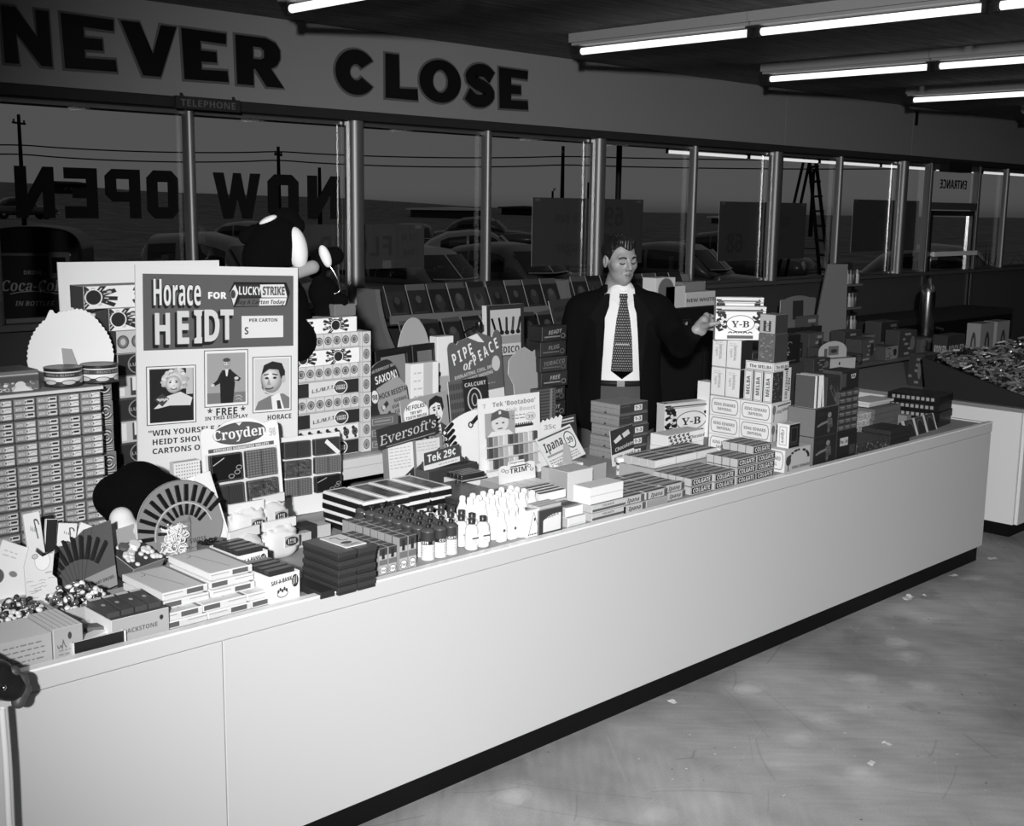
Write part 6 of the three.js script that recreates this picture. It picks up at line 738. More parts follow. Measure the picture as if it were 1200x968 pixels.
    mesh('header', board(rect(b[3] * 0.98, 0.14), 0.005, pr, { back: 0.6 }).rotateX(-0.55).rotateZ(0.14).translate(0, 0.09, -0.03), paper[0], t); mesh('tray', carton(b[3] * 1.1, 0.085, 0.14, { top: { tone: 0.6 } }, 0.7), paper[0], t); mesh('side_wing', board([[0, 0], [0.07, 0], [0.02, 0.2], [0, 0.2]], 0.004, null, { tone: 0.55 }).rotateY(-0.9).translate(-b[3] * 0.62, 0, 0.05), paper[0], t);
    for (let i = 0; i < 3; i++) good('crumpled_wrapper', `crumpled printed wrapper below the dentifrice display, ${ORD[i + 1]} from left`, 'wrapper', [b[0] - 0.06 + i * 0.08, TRAY, b[2] + 0.09 - i * 0.01, 0.05, 0.05 + 0.02 * (i % 2)], 0.04, { front: art(50, 60, (c, W, H) => { fillR(c, 170, 0, 0, W, H); for (let k = 0; k < 40; k++) ell(c, rnd() * W, rnd() * H, rr(2, 6), rr(2, 5), rr(50, 230) | 0); }) }, 0.7, { turn: rr(-0.4, 0.4) });
    good('white_packet', 'long white packet lying across the dentifrice display tray', 'packet', [b[0] + 0.0, TRAY + 0.086, b[2] + 0.05, 0.12, 0.028], 0.05, {}, 0.95);
  }
  // dark flat trays behind the bottles
  const ft = [2.745, 0.76, -3.238]; for (let k = 0; k < 4; k++) good('dark_tray_box', `dark flat curved-lid box stacked behind the squeeze bottles, ${ORD[4 - k]} from the top`, 'box', [ft[0] + 0.02 + k * 0.002, TRAY + k * 0.022, -3.08 - k * 0.003, 0.21, 0.021], 0.24, { top: art(160, 130, (c, W, H) => { fillR(c, 48, 0, 0, W, H); for (let i = 0; i < 9; i++) { c.strokeStyle = g(rr(70, 120) | 0); c.lineWidth = 2; c.beginPath(); c.moveTo(0, 14 + i * 14); c.bezierCurveTo(50, i * 14, 90, 26 + i * 14, W, 8 + i * 13); c.stroke(); } }), front: { tone: 0.26 } }, 0.2, { mat: gloss });
  const ab = [2.981, 0.76, -3.301, 0.169, 0.079]; { const t = thing('ammonia_box', 'small open white box with black script and dark packets inside', 'box', [ab[0] + 0.07, TRAY, ab[2] - 0.05]); mesh('body', carton(0.14, 0.085, 0.1, { front: art(140, 80, (c, W, H) => { fillR(c, 228, 0, 0, W, H); text(c, 'ACCIDENTAL', 70, 36, 20, { italic: true, fill: g(60), rot: -0.14, sx: 0.86 }); fillR(c, 60, 16, 56, 100, 6); fillR(c, 50, 0, 0, W, 6); }) }, 0.8), paper[0], t); for (let i = 0; i < 4; i++) mesh('packet', carton(0.12, 0.02, 0.02, {}, 0.15).translate(0, 0.085, -0.034 + i * 0.022), gloss[0], t); }
  // soap cartons with a TRIM card
  const so = [3.079, 0.76, -3.18, 0.241, 0.073]; const soapA = art(120, 70, (c, W, H) => { fillR(c, 150, 0, 0, W, H); for (let i = 0; i < 4; i++) fillR(c, 190, i * 30, 0, 3, H); });
  for (let i = 0; i < 3; i++) good('soap_carton', `pale soap carton under the round-shouldered card, ${ORD[i + 1]} from left`, 'carton', [so[0] - 0.02 + i * 0.062, TRAY, -3.08, 0.06, 0.085], 0.2, { front: soapA, top: { tone: 0.93 } }, 0.6);
  const tc = [3.048, 0.834, -3.2, 0.191, 0.092]; standee('trim_card', 'white round-shouldered card standing on the soap cartons', 'card', [tc[0], TRAY + 0.087, -3.16, tc[3], tc[1] + tc[4] - TRAY - 0.087], art(120, 80, (c, W, H) => { fillR(c, 226, 0, 0, W, H); fillR(c, 240, 38, 0, 50, 16); text(c, 'Improved', 62, 8, 11, { fill: g(90) }); fillR(c, 50, 38, 20, 54, 4); text(c, 'TRIM', 64, 38, 26, { fill: g(30), sx: 0.9 }); for (const [x, y] of [[14, 30], [26, 36], [100, 30], [108, 44], [92, 24]]) ell(c, x, y, 5, 5, null, 90, 2); }), { outline: (w, h) => { const s = new THREE.Shape(); s.moveTo(-w / 2, 0); s.lineTo(w / 2, 0); s.lineTo(w / 2, h * 0.74); s.quadraticCurveTo(w * 0.42, h * 0.94, w * 0.22, h * 0.8); s.lineTo(w * 0.2, h); s.lineTo(-w * 0.22, h); s.lineTo(-w * 0.24, h * 0.8); s.quadraticCurveTo(-w * 0.44, h * 0.94, -w / 2, h * 0.72); s.closePath(); return s; }, lean: 0.1 });
}
// dentifrice along the edge, middle of the counter
const pasteArt = (s, bg, fg, opt = {}) => art(190, 46, (c, W, H) => { fillR(c, bg, 0, 0, W, H); if (opt.band) fillR(c, opt.band, 0, 26, W, 14); if (opt.frame) { c.strokeStyle = g(fg); c.lineWidth = 3; c.strokeRect(3, 3, W - 6, H - 6); } text(c, s, opt.x ?? 95, opt.y ?? 24, opt.size ?? 34, { fill: g(fg), italic: !!opt.italic, sx: opt.sx ?? 1, font: opt.font ?? 'sans-serif' }); if (opt.extra) opt.extra(c, W, H); });
const stripeTop = art(190, 40, (c, W, H) => { fillR(c, 120, 0, 0, W, H); fillR(c, 200, 0, 4, W, 8); fillR(c, 70, 0, 20, W, 10); fillR(c, 170, 0, 34, W, 6); });
const P_COL = pasteArt('COLGATE', 34, 236, { size: 36, frame: true }), P_IPA = pasteArt('Ipana', 190, 36, { italic: true, size: 38, x: 92, extra: (c, W, H) => { fillR(c, 90, 0, 0, 18, H); fillR(c, 90, W - 30, 0, 30, H); } }), P_LONG = pasteArt('COLGATE', 196, 70, { size: 15, x: 90, y: 12, band: 90 }), P_WHITE = pasteArt('', 232, 90, { extra: (c, W, H) => { linesArt(c, 20, 34, 150, 1, 8, 170); fillR(c, 150, 0, 42, W, 3); } });
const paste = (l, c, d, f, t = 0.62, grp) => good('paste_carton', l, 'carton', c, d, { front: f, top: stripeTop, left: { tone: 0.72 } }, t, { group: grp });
{
  const bx = [2.848, 0.76, -2.724, 0.136, 0.089]; { const t = thing('soap_box', 'dark-sided box with a pale arched label at the counter edge', 'box', [bx[0] + 0.085, TRAY, -2.82]); mesh('body', carton(0.12, 0.088, 0.07, { front: art(120, 90, (c, W, H) => { fillR(c, 60, 0, 0, W, H); c.fillStyle = g(232); c.beginPath(); c.moveTo(22, 84); c.lineTo(22, 40); c.quadraticCurveTo(60, 16, 112, 22); c.lineTo(112, 84); c.fill(); text(c, 'COLGATE', 66, 26, 16, { fill: g(70), rot: -0.1 }); }), left: { tone: 0.25 } }, 0.5), paper[0], t); for (let i = 0; i < 3; i++) mesh('packet', carton(0.11, 0.012, 0.02, {}, 0.75).translate(0, 0.088, -0.022 + i * 0.022), paper[0], t); }
  const lw = [3.006, 0.76, -2.728, 0.093, 0.097]; paste('flat white carton lying at the edge right of the arched-label box', [lw[0] + 0.02, TRAY, -2.79, 0.095, 0.034], 0.14, P_WHITE, 0.88); paste('second flat white carton at the edge, lying on the first', [lw[0] + 0.018, TRAY + 0.035, -2.8, 0.092, 0.034], 0.13, { tone: 0.95 }, 0.9);
  const mid = [2.994, 0.8, -2.845, 0.202, 0.074]; for (let k = 0; k < 2; k++) for (let i = 0; i < 5; i++) paste(`striped small carton behind the arched-label box, ${k ? 'upper' : 'lower'}, ${ORD[i + 1]} row back`, [mid[0] + 0.0 - k * 0.01, TRAY + 0.001 + k * 0.037, -2.99 - i * 0.036, 0.16, 0.036], 0.035, i || k === 0 ? P_WHITE : P_LONG, 0.75, 'striped small cartons behind the arched-label box');
  const cl = [3.147, 0.76, -2.771, 0.183, 0.047]; for (let k = 0; k < 2; k++) for (let i = 0; i < 2; i++) paste(`long pale carton with a dark band at the edge, ${k ? 'upper' : 'lower'} layer, ${i ? 'rear' : 'front'} row`, [cl[0], TRAY + k * 0.031, -2.785 - i * 0.036, 0.185, 0.03], 0.035, P_LONG, 0.7);
  const bw = [3.11, 0.82, -2.769, 0.2, 0.093]; good('large_white_carton', 'large plain white carton stacked on the long dark-banded cartons', 'carton', [cl[0] - 0.01, TRAY + 0.063, -2.79, 0.185, 0.062], 0.08, { front: art(160, 60, (c, W, H) => { fillR(c, 240, 0, 0, W, H); fillR(c, 180, 0, 30, W, 2); }) }, 0.94);
  good('grey_wedge_box', 'large pale open box lid leaning behind the white carton', 'box', [cl[0] + 0.09, TRAY, -2.99, 0.14, 0.135], 0.1, { top: { tone: 0.8 }, front: { tone: 0.88 }, left: { tone: 0.62 } }, 0.8);
  for (let i = 0; i < 4; i++) good('slim_carton', `slim pale carton in the row on top behind the large white carton, ${ORD[i + 1]} from front`, 'carton', [cl[0] - 0.15 + i * 0.006, TRAY + 0.075, -2.9 - i * 0.03, 0.135, 0.03], 0.026, { top: stripeTop, front: { tone: 0.95 } }, 0.85, { group: 'slim cartons behind the large white carton' });
  good('flat_carton', 'low pale carton holding up the slim cartons', 'carton', [cl[0] - 0.155, TRAY, -2.89, 0.135, 0.074], 0.13, {}, 0.7);
  const ip = [3.318, 0.76, -2.765, 0.133, 0.064];
  for (let i = 0; i < 3; i++) for (let k = 0; k < 2; k++) paste(`pale italic-lettered carton at the counter edge, ${k ? 'upper' : 'lower'} layer, ${ORD[i + 1]} from left`, [ip[0] + i * 0.135 + rr(-0.004, 0.004), TRAY + k * 0.03, -2.785 - k * 0.006 - (i === 2 ? 0.02 : 0), 0.13, 0.029], 0.034, i === 1 && k === 0 ? { tone: 0.62 } : P_IPA, 0.72, 'pale italic-lettered cartons');
  for (let r = 1; r < 7; r++) for (let i = 0; i < 3; i++) paste(`striped dentifrice carton behind the italic-lettered cartons, ${ORD[r]} row back, ${ORD[i + 1]} from left`, [ip[0] + i * 0.135 + rr(-0.003, 0.003), TRAY + (r < 5 ? 0.026 : 0.03), -2.795 - r * 0.036, 0.13, 0.03], 0.034, P_COL, 0.55, 'striped dentifrice cartons');
  good('flat_carton', 'long grey carton base under the striped dentifrice cartons', 'carton', [ip[0], TRAY, -2.835, 0.4, 0.0245], 0.21, {}, 0.6);
  const cg = [3.74, 0.76, -2.671, 0.123, 0.061], X = [4.033, 0.727, -2.785].at(0);
  for (let r = 0; r < 4; r++) for (let i = 0; i < 2; i++) for (let k = 0; k < 4; k++) { if (k === 3 && i === 0) continue; paste(`dark white-lettered carton, ${i ? 'right' : 'left'} stack, ${ORD[(i ? 4 : 3) - k]} from the top, ${ORD[r + 1]} row back`, [X + i * 0.137 + rr(-0.002, 0.002) - (k === 3 ? 0.014 : 0), TRAY + k * 0.0365, -2.785 - r * 0.04 - (k === 3 ? 0.01 : 0), 0.134, 0.0355], 0.038, P_COL, 0.4, 'dark white-lettered cartons in two stacks'); }
  const Y0 = X - 0.145; for (let r = 0; r < 5; r++) for (let i = 0; i < 2; i++) for (let k = 0; k < 2; k++) paste(`low dark lettered carton left of the two stacks, ${k ? 'upper' : 'lower'} layer, ${i ? 'left' : 'right'}, ${ORD[r + 1]} row back`, [Y0 - i * 0.142, TRAY + k * 0.034, -2.79 - r * 0.039 - i * 0.01, 0.138, 0.033], 0.037, P_COL, 0.45, 'low dark lettered cartons');
  for (let r = 0; r < 4; r++) for (let i = 0; i < 3; i++) paste(`striped carton on the rear step by the cigar boxes, ${ORD[r + 1]} row back, ${ORD[i + 1]} from left`, [X - 0.27 + i * 0.142, TRAY + 0.071, -3.0 - r * 0.042, 0.138, 0.034], 0.039, P_WHITE, 0.6, 'striped cartons on the rear step');
  good('flat_carton', 'long pale carton under the rear step of striped cartons', 'carton', [X - 0.28, TRAY, -2.99, 0.42, 0.0695], 0.19, {}, 0.66);
  // checkered chocolate cartons
  const ck = art(220, 60, (c, W, H) => { fillR(c, 236, 0, 0, W, H); for (let i = 0; i < 5; i++) for (let j = 0; j < 3; j++) { c.save(); c.translate(12 + i * 27 + j * 9, 10 + j * 20); c.rotate(-0.5); fillR(c, 30, -9, -6, 18, 7); fillR(c, 40, -4, 2, 8, 9); c.restore(); } text(c, 'Chocolate', 176, 30, 24, { fill: g(50), italic: true, sx: 0.8 }); });
  const kc = [4.176, 0.76, -3.273, 0.362, 0.112]; for (let k = 0; k < 2; k++) { const o = good('chocolate_carton', `white carton with slanted black marks and Chocolate lettering, ${k ? 'upper' : 'lower'} one`, 'carton', [kc[0] + 0.05 + k * 0.004, TRAY + k * 0.053, -3.3 - k * 0.002, 0.27, 0.052], 0.1, { front: ck, top: { tone: 0.92 }, right: { tone: 0.15 } }, 0.9); }
  // white capped jars
  const jl = art(160, 50, (c, W, H) => { fillR(c, 234, 0, 0, W, H); fillR(c, 40, 0, 0, W, 8); for (let i = 0; i < 3; i++) text(c, 'cream', 27 + i * 54, 26, 18, { fill: g(80), italic: true }); });
  const jq = new THREE.CylinderGeometry(0.034, 0.034, 0.055, 24, 1, true).translate(0, 0.0275, 0), ju = jq.attributes.uv, jcol = []; for (let i = 0; i < ju.count; i++) { ju.setXY(i, ...uvOf(jl, ju.getX(i), ju.getY(i))); jcol.push(1, 1, 1); } jq.setAttribute('color', new THREE.Float32BufferAttribute(jcol, 3));
  const jp = [3.781, 0.76, -3.143], jt = thing('cream_jar', 'white lidded cream jar with a dark band, front left of the jar group', 'jar', [jp[0] + 0.02, TRAY, jp[2]]); mesh('body', jq, gloss[0], jt); mesh('lid', lathe([[0.0345, 0.055], [0.036, 0.06], [0.036, 0.072], [0.03, 0.078], [0.012, 0.08], [0, 0.088]], 24), plain(0.95, 0.3), jt); mesh('base', lathe([[0, 0], [0.034, 0], [0.034, 0.002]], 24), plain(0.9, 0.3), jt);
  [['front right', 0.075, 0.0], ['rear left', 0.03, -0.075], ['rear right', 0.105, -0.075], ['far right by the chocolate cartons', 0.16, -0.04]].forEach(([l, x, z]) => copy(jt, `white lidded cream jar with a dark band, ${l}`, [jp[0] + 0.02 + x, TRAY, jp[2] + z], rnd() * 3));
  // stack of cigar cartons marked 1-3
  const one = art(120, 44, (c, W, H) => { fillR(c, 50, 0, 0, W, H); fillR(c, 226, 62, 10, 34, 24); text(c, '1-3', 79, 22, 19, { fill: g(40) }); fillR(c, 80, 4, 8, 40, 5); fillR(c, 90, 0, 38, W, 4); }), gr = art(200, 44, (c, W, H) => { for (let y = 0; y < H; y += 2) fillR(c, 128 + rr(-12, 12) | 0, 0, y, W, 2); for (let i = 0; i < 160; i++) fillR(c, rr(90, 170) | 0, rnd() * W, rnd() * H, 3, 2); fillR(c, 60, 96, 36, 14, 8); });
  const fv = [4.03, 0.838, -3.42]; for (let k = 0; k < 5; k++) good('cigar_carton', `wood-grained carton marked 1-3 in the stack before the man, ${ORD[5 - k]} from the top`, 'carton', [fv[0] + rr(-0.006, 0.006), TRAY + k * 0.0505, -3.42 + rr(-0.006, 0.004), 0.2, 0.049], 0.17, { front: one, left: gr, top: { tone: 0.55 } }, 0.5, { turn: rr(-0.03, 0.03), group: 'wood-grained cartons marked 1-3' });
  const ch = [3.905, 0.767, -3.3, 0.15, 0.157]; const cs = standee('chocolate_card', 'dark card with pale Chocolate lettering in front of the wood-grained stack', 'card', [ch[0] + 0.02, TRAY + 0.001, -3.36, ch[3], ch[1] + ch[4] - TRAY], art(120, 170, (c, W, H) => { fillR(c, 46, 0, 0, W, H); poly(c, [[14, 50], [50, 30], [60, 52], [24, 66]], 220); poly(c, [[60, 30], [96, 18], [104, 40], [70, 52]], 210); text(c, 'Chocolate', 66, 90, 24, { fill: g(210), italic: true, rot: -0.1, sx: 0.86 }); fillR(c, 225, 0, 112, W, 58); text(c, 'Delicious', 60, 134, 24, { fill: g(60), italic: true, rot: -0.08 }); linesArt(c, 20, 152, 80, 1, 8, 90, 4); }), { lean: 0.05, roll: 0.1 });
}

// ---------- goods: right end of the counter ----------
const leafy = (c, W, H, lab) => { fillR(c, 232, 0, 0, W, H); for (let i = 0; i < 90; i++) { const s = rnd() < 0.5, u = rnd(), y = u * H * 0.72, q = W * (0.05 + 0.17 * Math.sin(u * 3)) * rnd(), x = s ? W - q : q; c.save(); c.translate(x + (s ? -8 : 8), y); c.rotate(rnd() * 3); ell(c, 0, 0, W * rr(0.035, 0.06), W * 0.03, rnd() < 0.82 ? 20 : 215); c.restore(); } for (const s of [0, 1]) poly(c, [[s ? W * 0.99 : W * 0.01, H], [s ? W * 0.76 : W * 0.24, H], [s ? W * 0.8 : W * 0.2, H * 0.66], [s ? W * 0.94 : W * 0.06, H * 0.76]], 236); fillR(c, 90, W * 0.24, H * 0.86, W * 0.52, H * 0.1); c.fillStyle = g(238); c.beginPath(); c.ellipse(W / 2, H * 0.48, W * 0.28, H * 0.26, 0, 0, 7); c.fill(); c.strokeStyle = g(50); c.lineWidth = 3; c.stroke(); text(c, lab, W / 2, H * 0.5, H * 0.28, { font: 'serif', fill: g(30), sx: 1.1 }); for (let i = 0; i < 5; i++) { c.strokeStyle = g(30); c.lineWidth = 5; c.beginPath(); c.arc(W * (0.3 + i * 0.1), H * 0.8, 9, 3.4, 6); c.stroke(); } fillR(c, 60, W * 0.1, 5, W * 0.8, 4); fillR(c, 140, 0, 14, W, 3); };
const YB = art(240, 170, (c, W, H) => leafy(c, W, H, 'Y-B')), YBtop = art(240, 90, (c, W, H) => { fillR(c, 230, 0, 0, W, H); for (let i = 0; i < 40; i++) { const s = rnd() < 0.5; ell(c, s ? rnd() * 60 : W - rnd() * 60, rnd() * H, 7, 6, rnd() < 0.7 ? 36 : 200); } fillR(c, 60, 50, 40, 140, 5); });
function boxWithLid(name, l, p, turn, [w, h, d], f, lidTone, grp) { const t = thing(name, l, 'box', p, turn, grp); mesh('body', carton(w, h, d, f, 0.82), paper[0], t); mesh('lid', carton(w + 0.002, 0.008, d + 0.002, { top: f.top ?? { tone: lidTone } }, lidTone).translate(0, h, 0), paper[0], t); mesh('label_edge', carton(w * 0.9, 0.004, 0.003, {}, 0.4).translate(0, h - 0.012, d / 2 + 0.001), paper[0], t); return t; }
{
  const kx = [4.51, 1.001, -2.95].at(0), w = 0.155, dz = 0.165, h = 0.088;
  const ke = art(180, 96, (c, W, H) => { fillR(c, 232, 0, 0, W, H); c.strokeStyle = g(130); c.lineWidth = 4; c.beginPath(); c.moveTo(26, 10); c.lineTo(W - 26, 10); c.quadraticCurveTo(W - 10, 12, W - 10, 46); c.quadraticCurveTo(W - 10, 82, W - 26, 84); c.lineTo(26, 84); c.quadraticCurveTo(10, 82, 10, 46); c.quadraticCurveTo(10, 12, 26, 10); c.stroke(); text(c, 'KING EDWARD', 90, 38, 22, { fill: g(110), sx: 0.86 }); text(c, 'IMPERIAL', 90, 62, 19, { fill: g(110) }); }), kf = art(170, 96, (c, W, H) => { fillR(c, 205, 0, 0, W, H); ell(c, 24, 34, 12, 22, 110, 70, 3); fillR(c, 60, 22, 56, 5, 36); text(c, 'King Edward', 104, 40, 22, { fill: g(60), italic: true, rot: -0.14, sx: 0.9 }); for (let i = 0; i < 8; i++) ell(c, 60 + i * 14, 16 - i, 7, 5, 90); });
  for (let k = 0; k < 3; k++) for (let i = 0; i < 2; i++) good('cigar_box', `white framed-label cigar box in the wall, ${ORD[3 - k]} row down, ${i ? 'left' : 'right'} column`, 'box', [kx, TRAY + k * (h + 0.001), -2.95 - i * (dz + 0.003), w, h], dz, { left: ke, front: kf, top: { tone: 0.85 } }, 0.84, { group: 'white framed-label cigar boxes' });
  const T = TRAY + 3 * (h + 0.001);
  // two tall white pairs standing on end, two storeys
  const vt = art(60, 130, (c, W, H) => { fillR(c, 226, 0, 0, W, H); text(c, 'IMPERIAL', 36, 60, 15, { fill: g(150), rot: Math.PI / 2 }); text(c, 'cigars', 20, 60, 14, { fill: g(165), rot: Math.PI / 2 }); linesArt(c, 12, 16, 36, 2, 8, 170); fillR(c, 150, 0, H - 4, W, 4); });
  for (let k = 0; k < 2; k++) for (let i = 0; i < 2; i++) good('upright_carton', `tall white carton standing on the cigar box wall, ${k ? 'upper' : 'lower'} tier, ${i ? 'left' : 'right'}`, 'carton', [kx, T + k * 0.133, -3.125 - i * 0.08, 0.09, 0.132], 0.077, { left: vt, front: { tone: 0.14 } }, 0.8);
  // the Y-B boxes on top, the front one held by the man
  const yb = [4.522, 1.277, -3.16], TY = T + 0.266; const yp = [kx + 0.02, TY + 0.001, -3.15];
  boxWithLid('cigar_box', 'white leafy-bordered cigar box held by the man on top of the stack', [yp[0] - 0.005, yp[1], yp[2] + 0.0], -0.78, [0.225, 0.142, 0.05], { front: YB, top: YBtop }, 0.85); boxWithLid('cigar_box', 'second leafy-bordered cigar box standing behind the held box', [yp[0] + 0.05, yp[1] + 0.0, yp[2] - 0.047], -0.78, [0.215, 0.178, 0.05], { front: YB, top: YBtop }, 0.85);
  const y2 = [4.538, 0.752, -3.56, 0.342, 0.184]; boxWithLid('cigar_box', 'cigar box with black leafy border standing upright beside the man', [y2[0] + y2[3] / 2, TRAY, -3.56], -0.2, [y2[3], y2[1] + y2[4] - TRAY, 0.06], { front: YB, top: YBtop }, 0.85);
  good('slim_white_box', 'slim white box standing between the leafy-bordered box and the cigar box wall', 'box', [[4.795, 0.814, -3.5].at(0), TRAY, -3.48, 0.07, 0.275], 0.09, { left: { tone: 0.94 }, front: art(40, 130, (c, W, H) => { fillR(c, 225, 0, 0, W, H); fillR(c, 120, 8, 10, 24, 110); scrawl(c, 10, 60, 20, 6, 200, 3, 40); }) }, 0.9);
  // uprights lettered MELBA and what they carry
  const mel = art(44, 130, (c, W, H) => { fillR(c, 222, 0, 0, W, H); c.strokeStyle = g(110); c.lineWidth = 2; c.strokeRect(4, 4, W - 8, H - 8); text(c, 'MELBA', 22, 66, 26, { fill: g(60), rot: -Math.PI / 2, sx: 0.95 }); }), melF = art(160, 44, (c, W, H) => { fillR(c, 224, 0, 0, W, H); c.strokeStyle = g(110); c.lineWidth = 2; c.strokeRect(4, 4, W - 8, H - 8); text(c, 'The MELBA', 86, 24, 24, { fill: g(50) }); });
  const glossy = art(90, 130, (c, W, H) => { fillR(c, 44, 0, 0, W, H); for (let i = 0; i < 30; i++) scrawl(c, rnd() * 80, rnd() * H, rr(4, 12), 2, rr(80, 190) | 0, 2, 6); });
  for (let i = 0; i < 3; i++) good('upright_carton', `upright white framed-letter carton on the cigar box wall, ${ORD[3 - i]} from left`, 'carton', [kx + 0.005, T, -2.955 - i * 0.052, 0.085, 0.138], 0.046, { left: mel, front: i ? { tone: 0.2 } : glossy }, 0.75);
  good('flat_carton', 'flat white carton lying across three upright white cartons', 'carton', [kx + 0.01, T + 0.139, -2.955, 0.12, 0.04], 0.15, { front: melF, left: melF, top: { tone: 0.4 } }, 0.8);
  const br = art(60, 120, (c, W, H) => { fillR(c, 96, 0, 0, W, H); for (let i = 0; i < 40; i++) scrawl(c, rnd() * 50, rnd() * H, 8, 2, rr(60, 200) | 0, 2, 5); }), br2 = art(60, 60, (c, W, H) => { fillR(c, 170, 0, 0, W, H); fillR(c, 60, 14, 20, 30, 34); text(c, 'RUM', 30, 36, 15, { fill: g(220), rot: 1.57 }); });
  good('upright_carton', 'dark speckled upright carton standing on the flat white carton', 'carton', [kx + 0.015, T + 0.18, -2.96, 0.105, 0.125], 0.085, { left: br, front: { tone: 0.22 } }, 0.35); good('small_carton', 'small pale-labelled carton on top of the dark speckled upright carton', 'carton', [kx + 0.015, T + 0.306, -2.962, 0.1, 0.085], 0.08, { left: br2, front: { tone: 0.2 }, top: { tone: 0.45 } }, 0.5);
  good('upright_carton', 'dark brown upright carton between the white pair and the upright framed-letter cartons', 'carton', [kx + 0.1, T, -3.13, 0.1, 0.2], 0.08, { left: { tone: 0.28 }, front: { tone: 0.16 } }, 0.3);
  // front of the wall: KING EDWARD picture box with a dark packet on it
  const kb = [4.38, 0.768, -2.79, 0.209, 0.112]; good('cigar_box', 'grey picture-fronted cigar box at the counter edge right of the dark lettered cartons', 'box', [kb[0] - 0.005, TRAY, -2.782, 0.2, 0.1], 0.15, { front: art(170, 120, (c, W, H) => { fillR(c, 186, 0, 0, W, H); for (let i = 0; i < 26; i++) { const a = rr(-3.1, 0.3); ell(c, 92 + Math.cos(a) * 66, 58 + Math.sin(a) * 48, 8, 6, 40); } ell(c, 24, 60, 15, 24, 60, 30, 3); fillR(c, 40, 22, 80, 5, 36); text(c, 'KING EDWARD', 110, 100, 20, { fill: g(40), sx: 0.86 }); }), left: ke, top: { tone: 0.8 } }, 0.75);
  good('small_carton', 'small white-sided carton with a black face standing on the picture box', 'carton', [kb[0] + 0.03, TRAY + 0.101, -2.79, 0.085, 0.105], 0.06, { left: art(60, 100, (c, W, H) => { fillR(c, 234, 0, 0, W, H); c.strokeStyle = g(120); c.lineWidth = 2; c.strokeRect(12, 12, 36, 76); text(c, 'cigars', 30, 50, 20, { fill: g(110), rot: 1.57, italic: true }); }), front: art(80, 100, (c, W, H) => { fillR(c, 22, 0, 0, W, H); c.strokeStyle = g(110); c.lineWidth = 2; c.strokeRect(16, 14, 44, 62); linesArt(c, 14, 84, 52, 1, 8, 120); }) }, 0.85);
  // dark figure boxes
  const fig = art(150, 150, (c, W, H) => { fillR(c, 34, 0, 0, W, H); ell(c, 94, 42, 13, 15, 130); poly(c, [[78, 58], [112, 60], [120, 110], [84, 118]], 74); for (let i = 0; i < 12; i++) fillR(c, 130, 84 + (i % 4) * 8, 64 + (i / 4 | 0) * 12, 3, 6); poly(c, [[14, 92], [40, 78], [84, 70], [88, 82], [44, 92], [18, 100]], 120); linesArt(c, 16, 26, 50, 2, 10, 70); ell(c, 92, 126, 9, 14, 90); });
  const fb = [4.599, 0.726, -2.785, 0.236, 0.154]; for (let k = 0; k < 2; k++) good('picture_box', `dark cigar box showing a reclining figure, ${k ? 'upper' : 'lower'} of two at the counter edge`, 'box', [fb[0], TRAY + k * 0.127, -2.782, 0.19, 0.126], 0.14, { front: fig, left: { tone: 0.45 }, top: { tone: 0.5 } }, 0.2);
  const dl = [4.843, 0.718, -2.785, 0.212, 0.131]; good('dark_carton', 'dark carton with one small white label at the counter edge', 'carton', [fb[0] + 0.193, TRAY, -2.782, 0.175, 0.125], 0.14, { front: art(140, 110, (c, W, H) => { fillR(c, 28, 0, 0, W, H); fillR(c, 190, 22, 24, 56, 34); text(c, 'No. 24', 50, 42, 17, { fill: g(50) }); fillR(c, 60, 90, 60, 40, 40); }) }, 0.14);
  const grid = art(110, 30, (c, W, H) => { fillR(c, 66, 0, 0, W, H); for (let i = 0; i < 3; i++) { fillR(c, 130, 6 + i * 36, 6, 26, 6); fillR(c, 110, 10 + i * 36, 15, 22, 6); } fillR(c, 34, 0, 26, W, 4); });
  for (let k = 0; k < 6; k++) good('flat_box', `dark flat box with three pale marks above the white-labelled carton, ${ORD[6 - k]} from the top`, 'box', [fb[0] + 0.195 + rr(-0.002, 0.002), TRAY + 0.126 + k * 0.031, -2.784 + rr(-0.002, 0.002), 0.17, 0.03], 0.12, { front: grid }, 0.25, { group: 'dark flat boxes with three pale marks' });
  good('dark_carton', 'dark carton numbered 127 on top of the flat dark boxes', 'carton', [fb[0] + 0.235, TRAY + 0.313, -2.8, 0.15, 0.085], 0.1, { front: art(120, 80, (c, W, H) => { fillR(c, 30, 0, 0, W, H); text(c, '127', 80, 26, 28, { fill: g(220), sx: 0.8 }); fillR(c, 70, 2, 10, 30, 60); }), left: { tone: 0.24 } }, 0.18);
  good('dark_carton', 'dark glossy carton with line drawing beside the carton numbered 127', 'carton', [fb[0] + 0.115, TRAY + 0.254, -2.8, 0.11, 0.13], 0.1, { front: art(100, 110, (c, W, H) => { fillR(c, 44, 0, 0, W, H); for (let i = 0; i < 9; i++) { c.strokeStyle = g(110); c.lineWidth = 2; c.beginPath(); c.moveTo(70, 100); c.lineTo(20 + i * 10, 40 + (i % 3) * 12); c.stroke(); } ell(c, 30, 40, 6, 6, null, 140, 2); }) }, 0.22);
  // thin white books and a tall lettered carton
  for (let i = 0; i < 3; i++) { const o = good('thin_book', `thin white-spined book standing on the dark figure boxes, ${ORD[i + 1]} from left`, 'book', [fb[0] + 0.0 + i * 0.034 + (i === 1 ? -0.004 : 0), TRAY + 0.255, -2.79, [0.014, 0.026, 0.012][i], 0.145], 0.1, { front: { tone: 0.95 }, left: { tone: 0.3 } }, 0.8); if (i === 2) o.rotation.z = 0.1; }
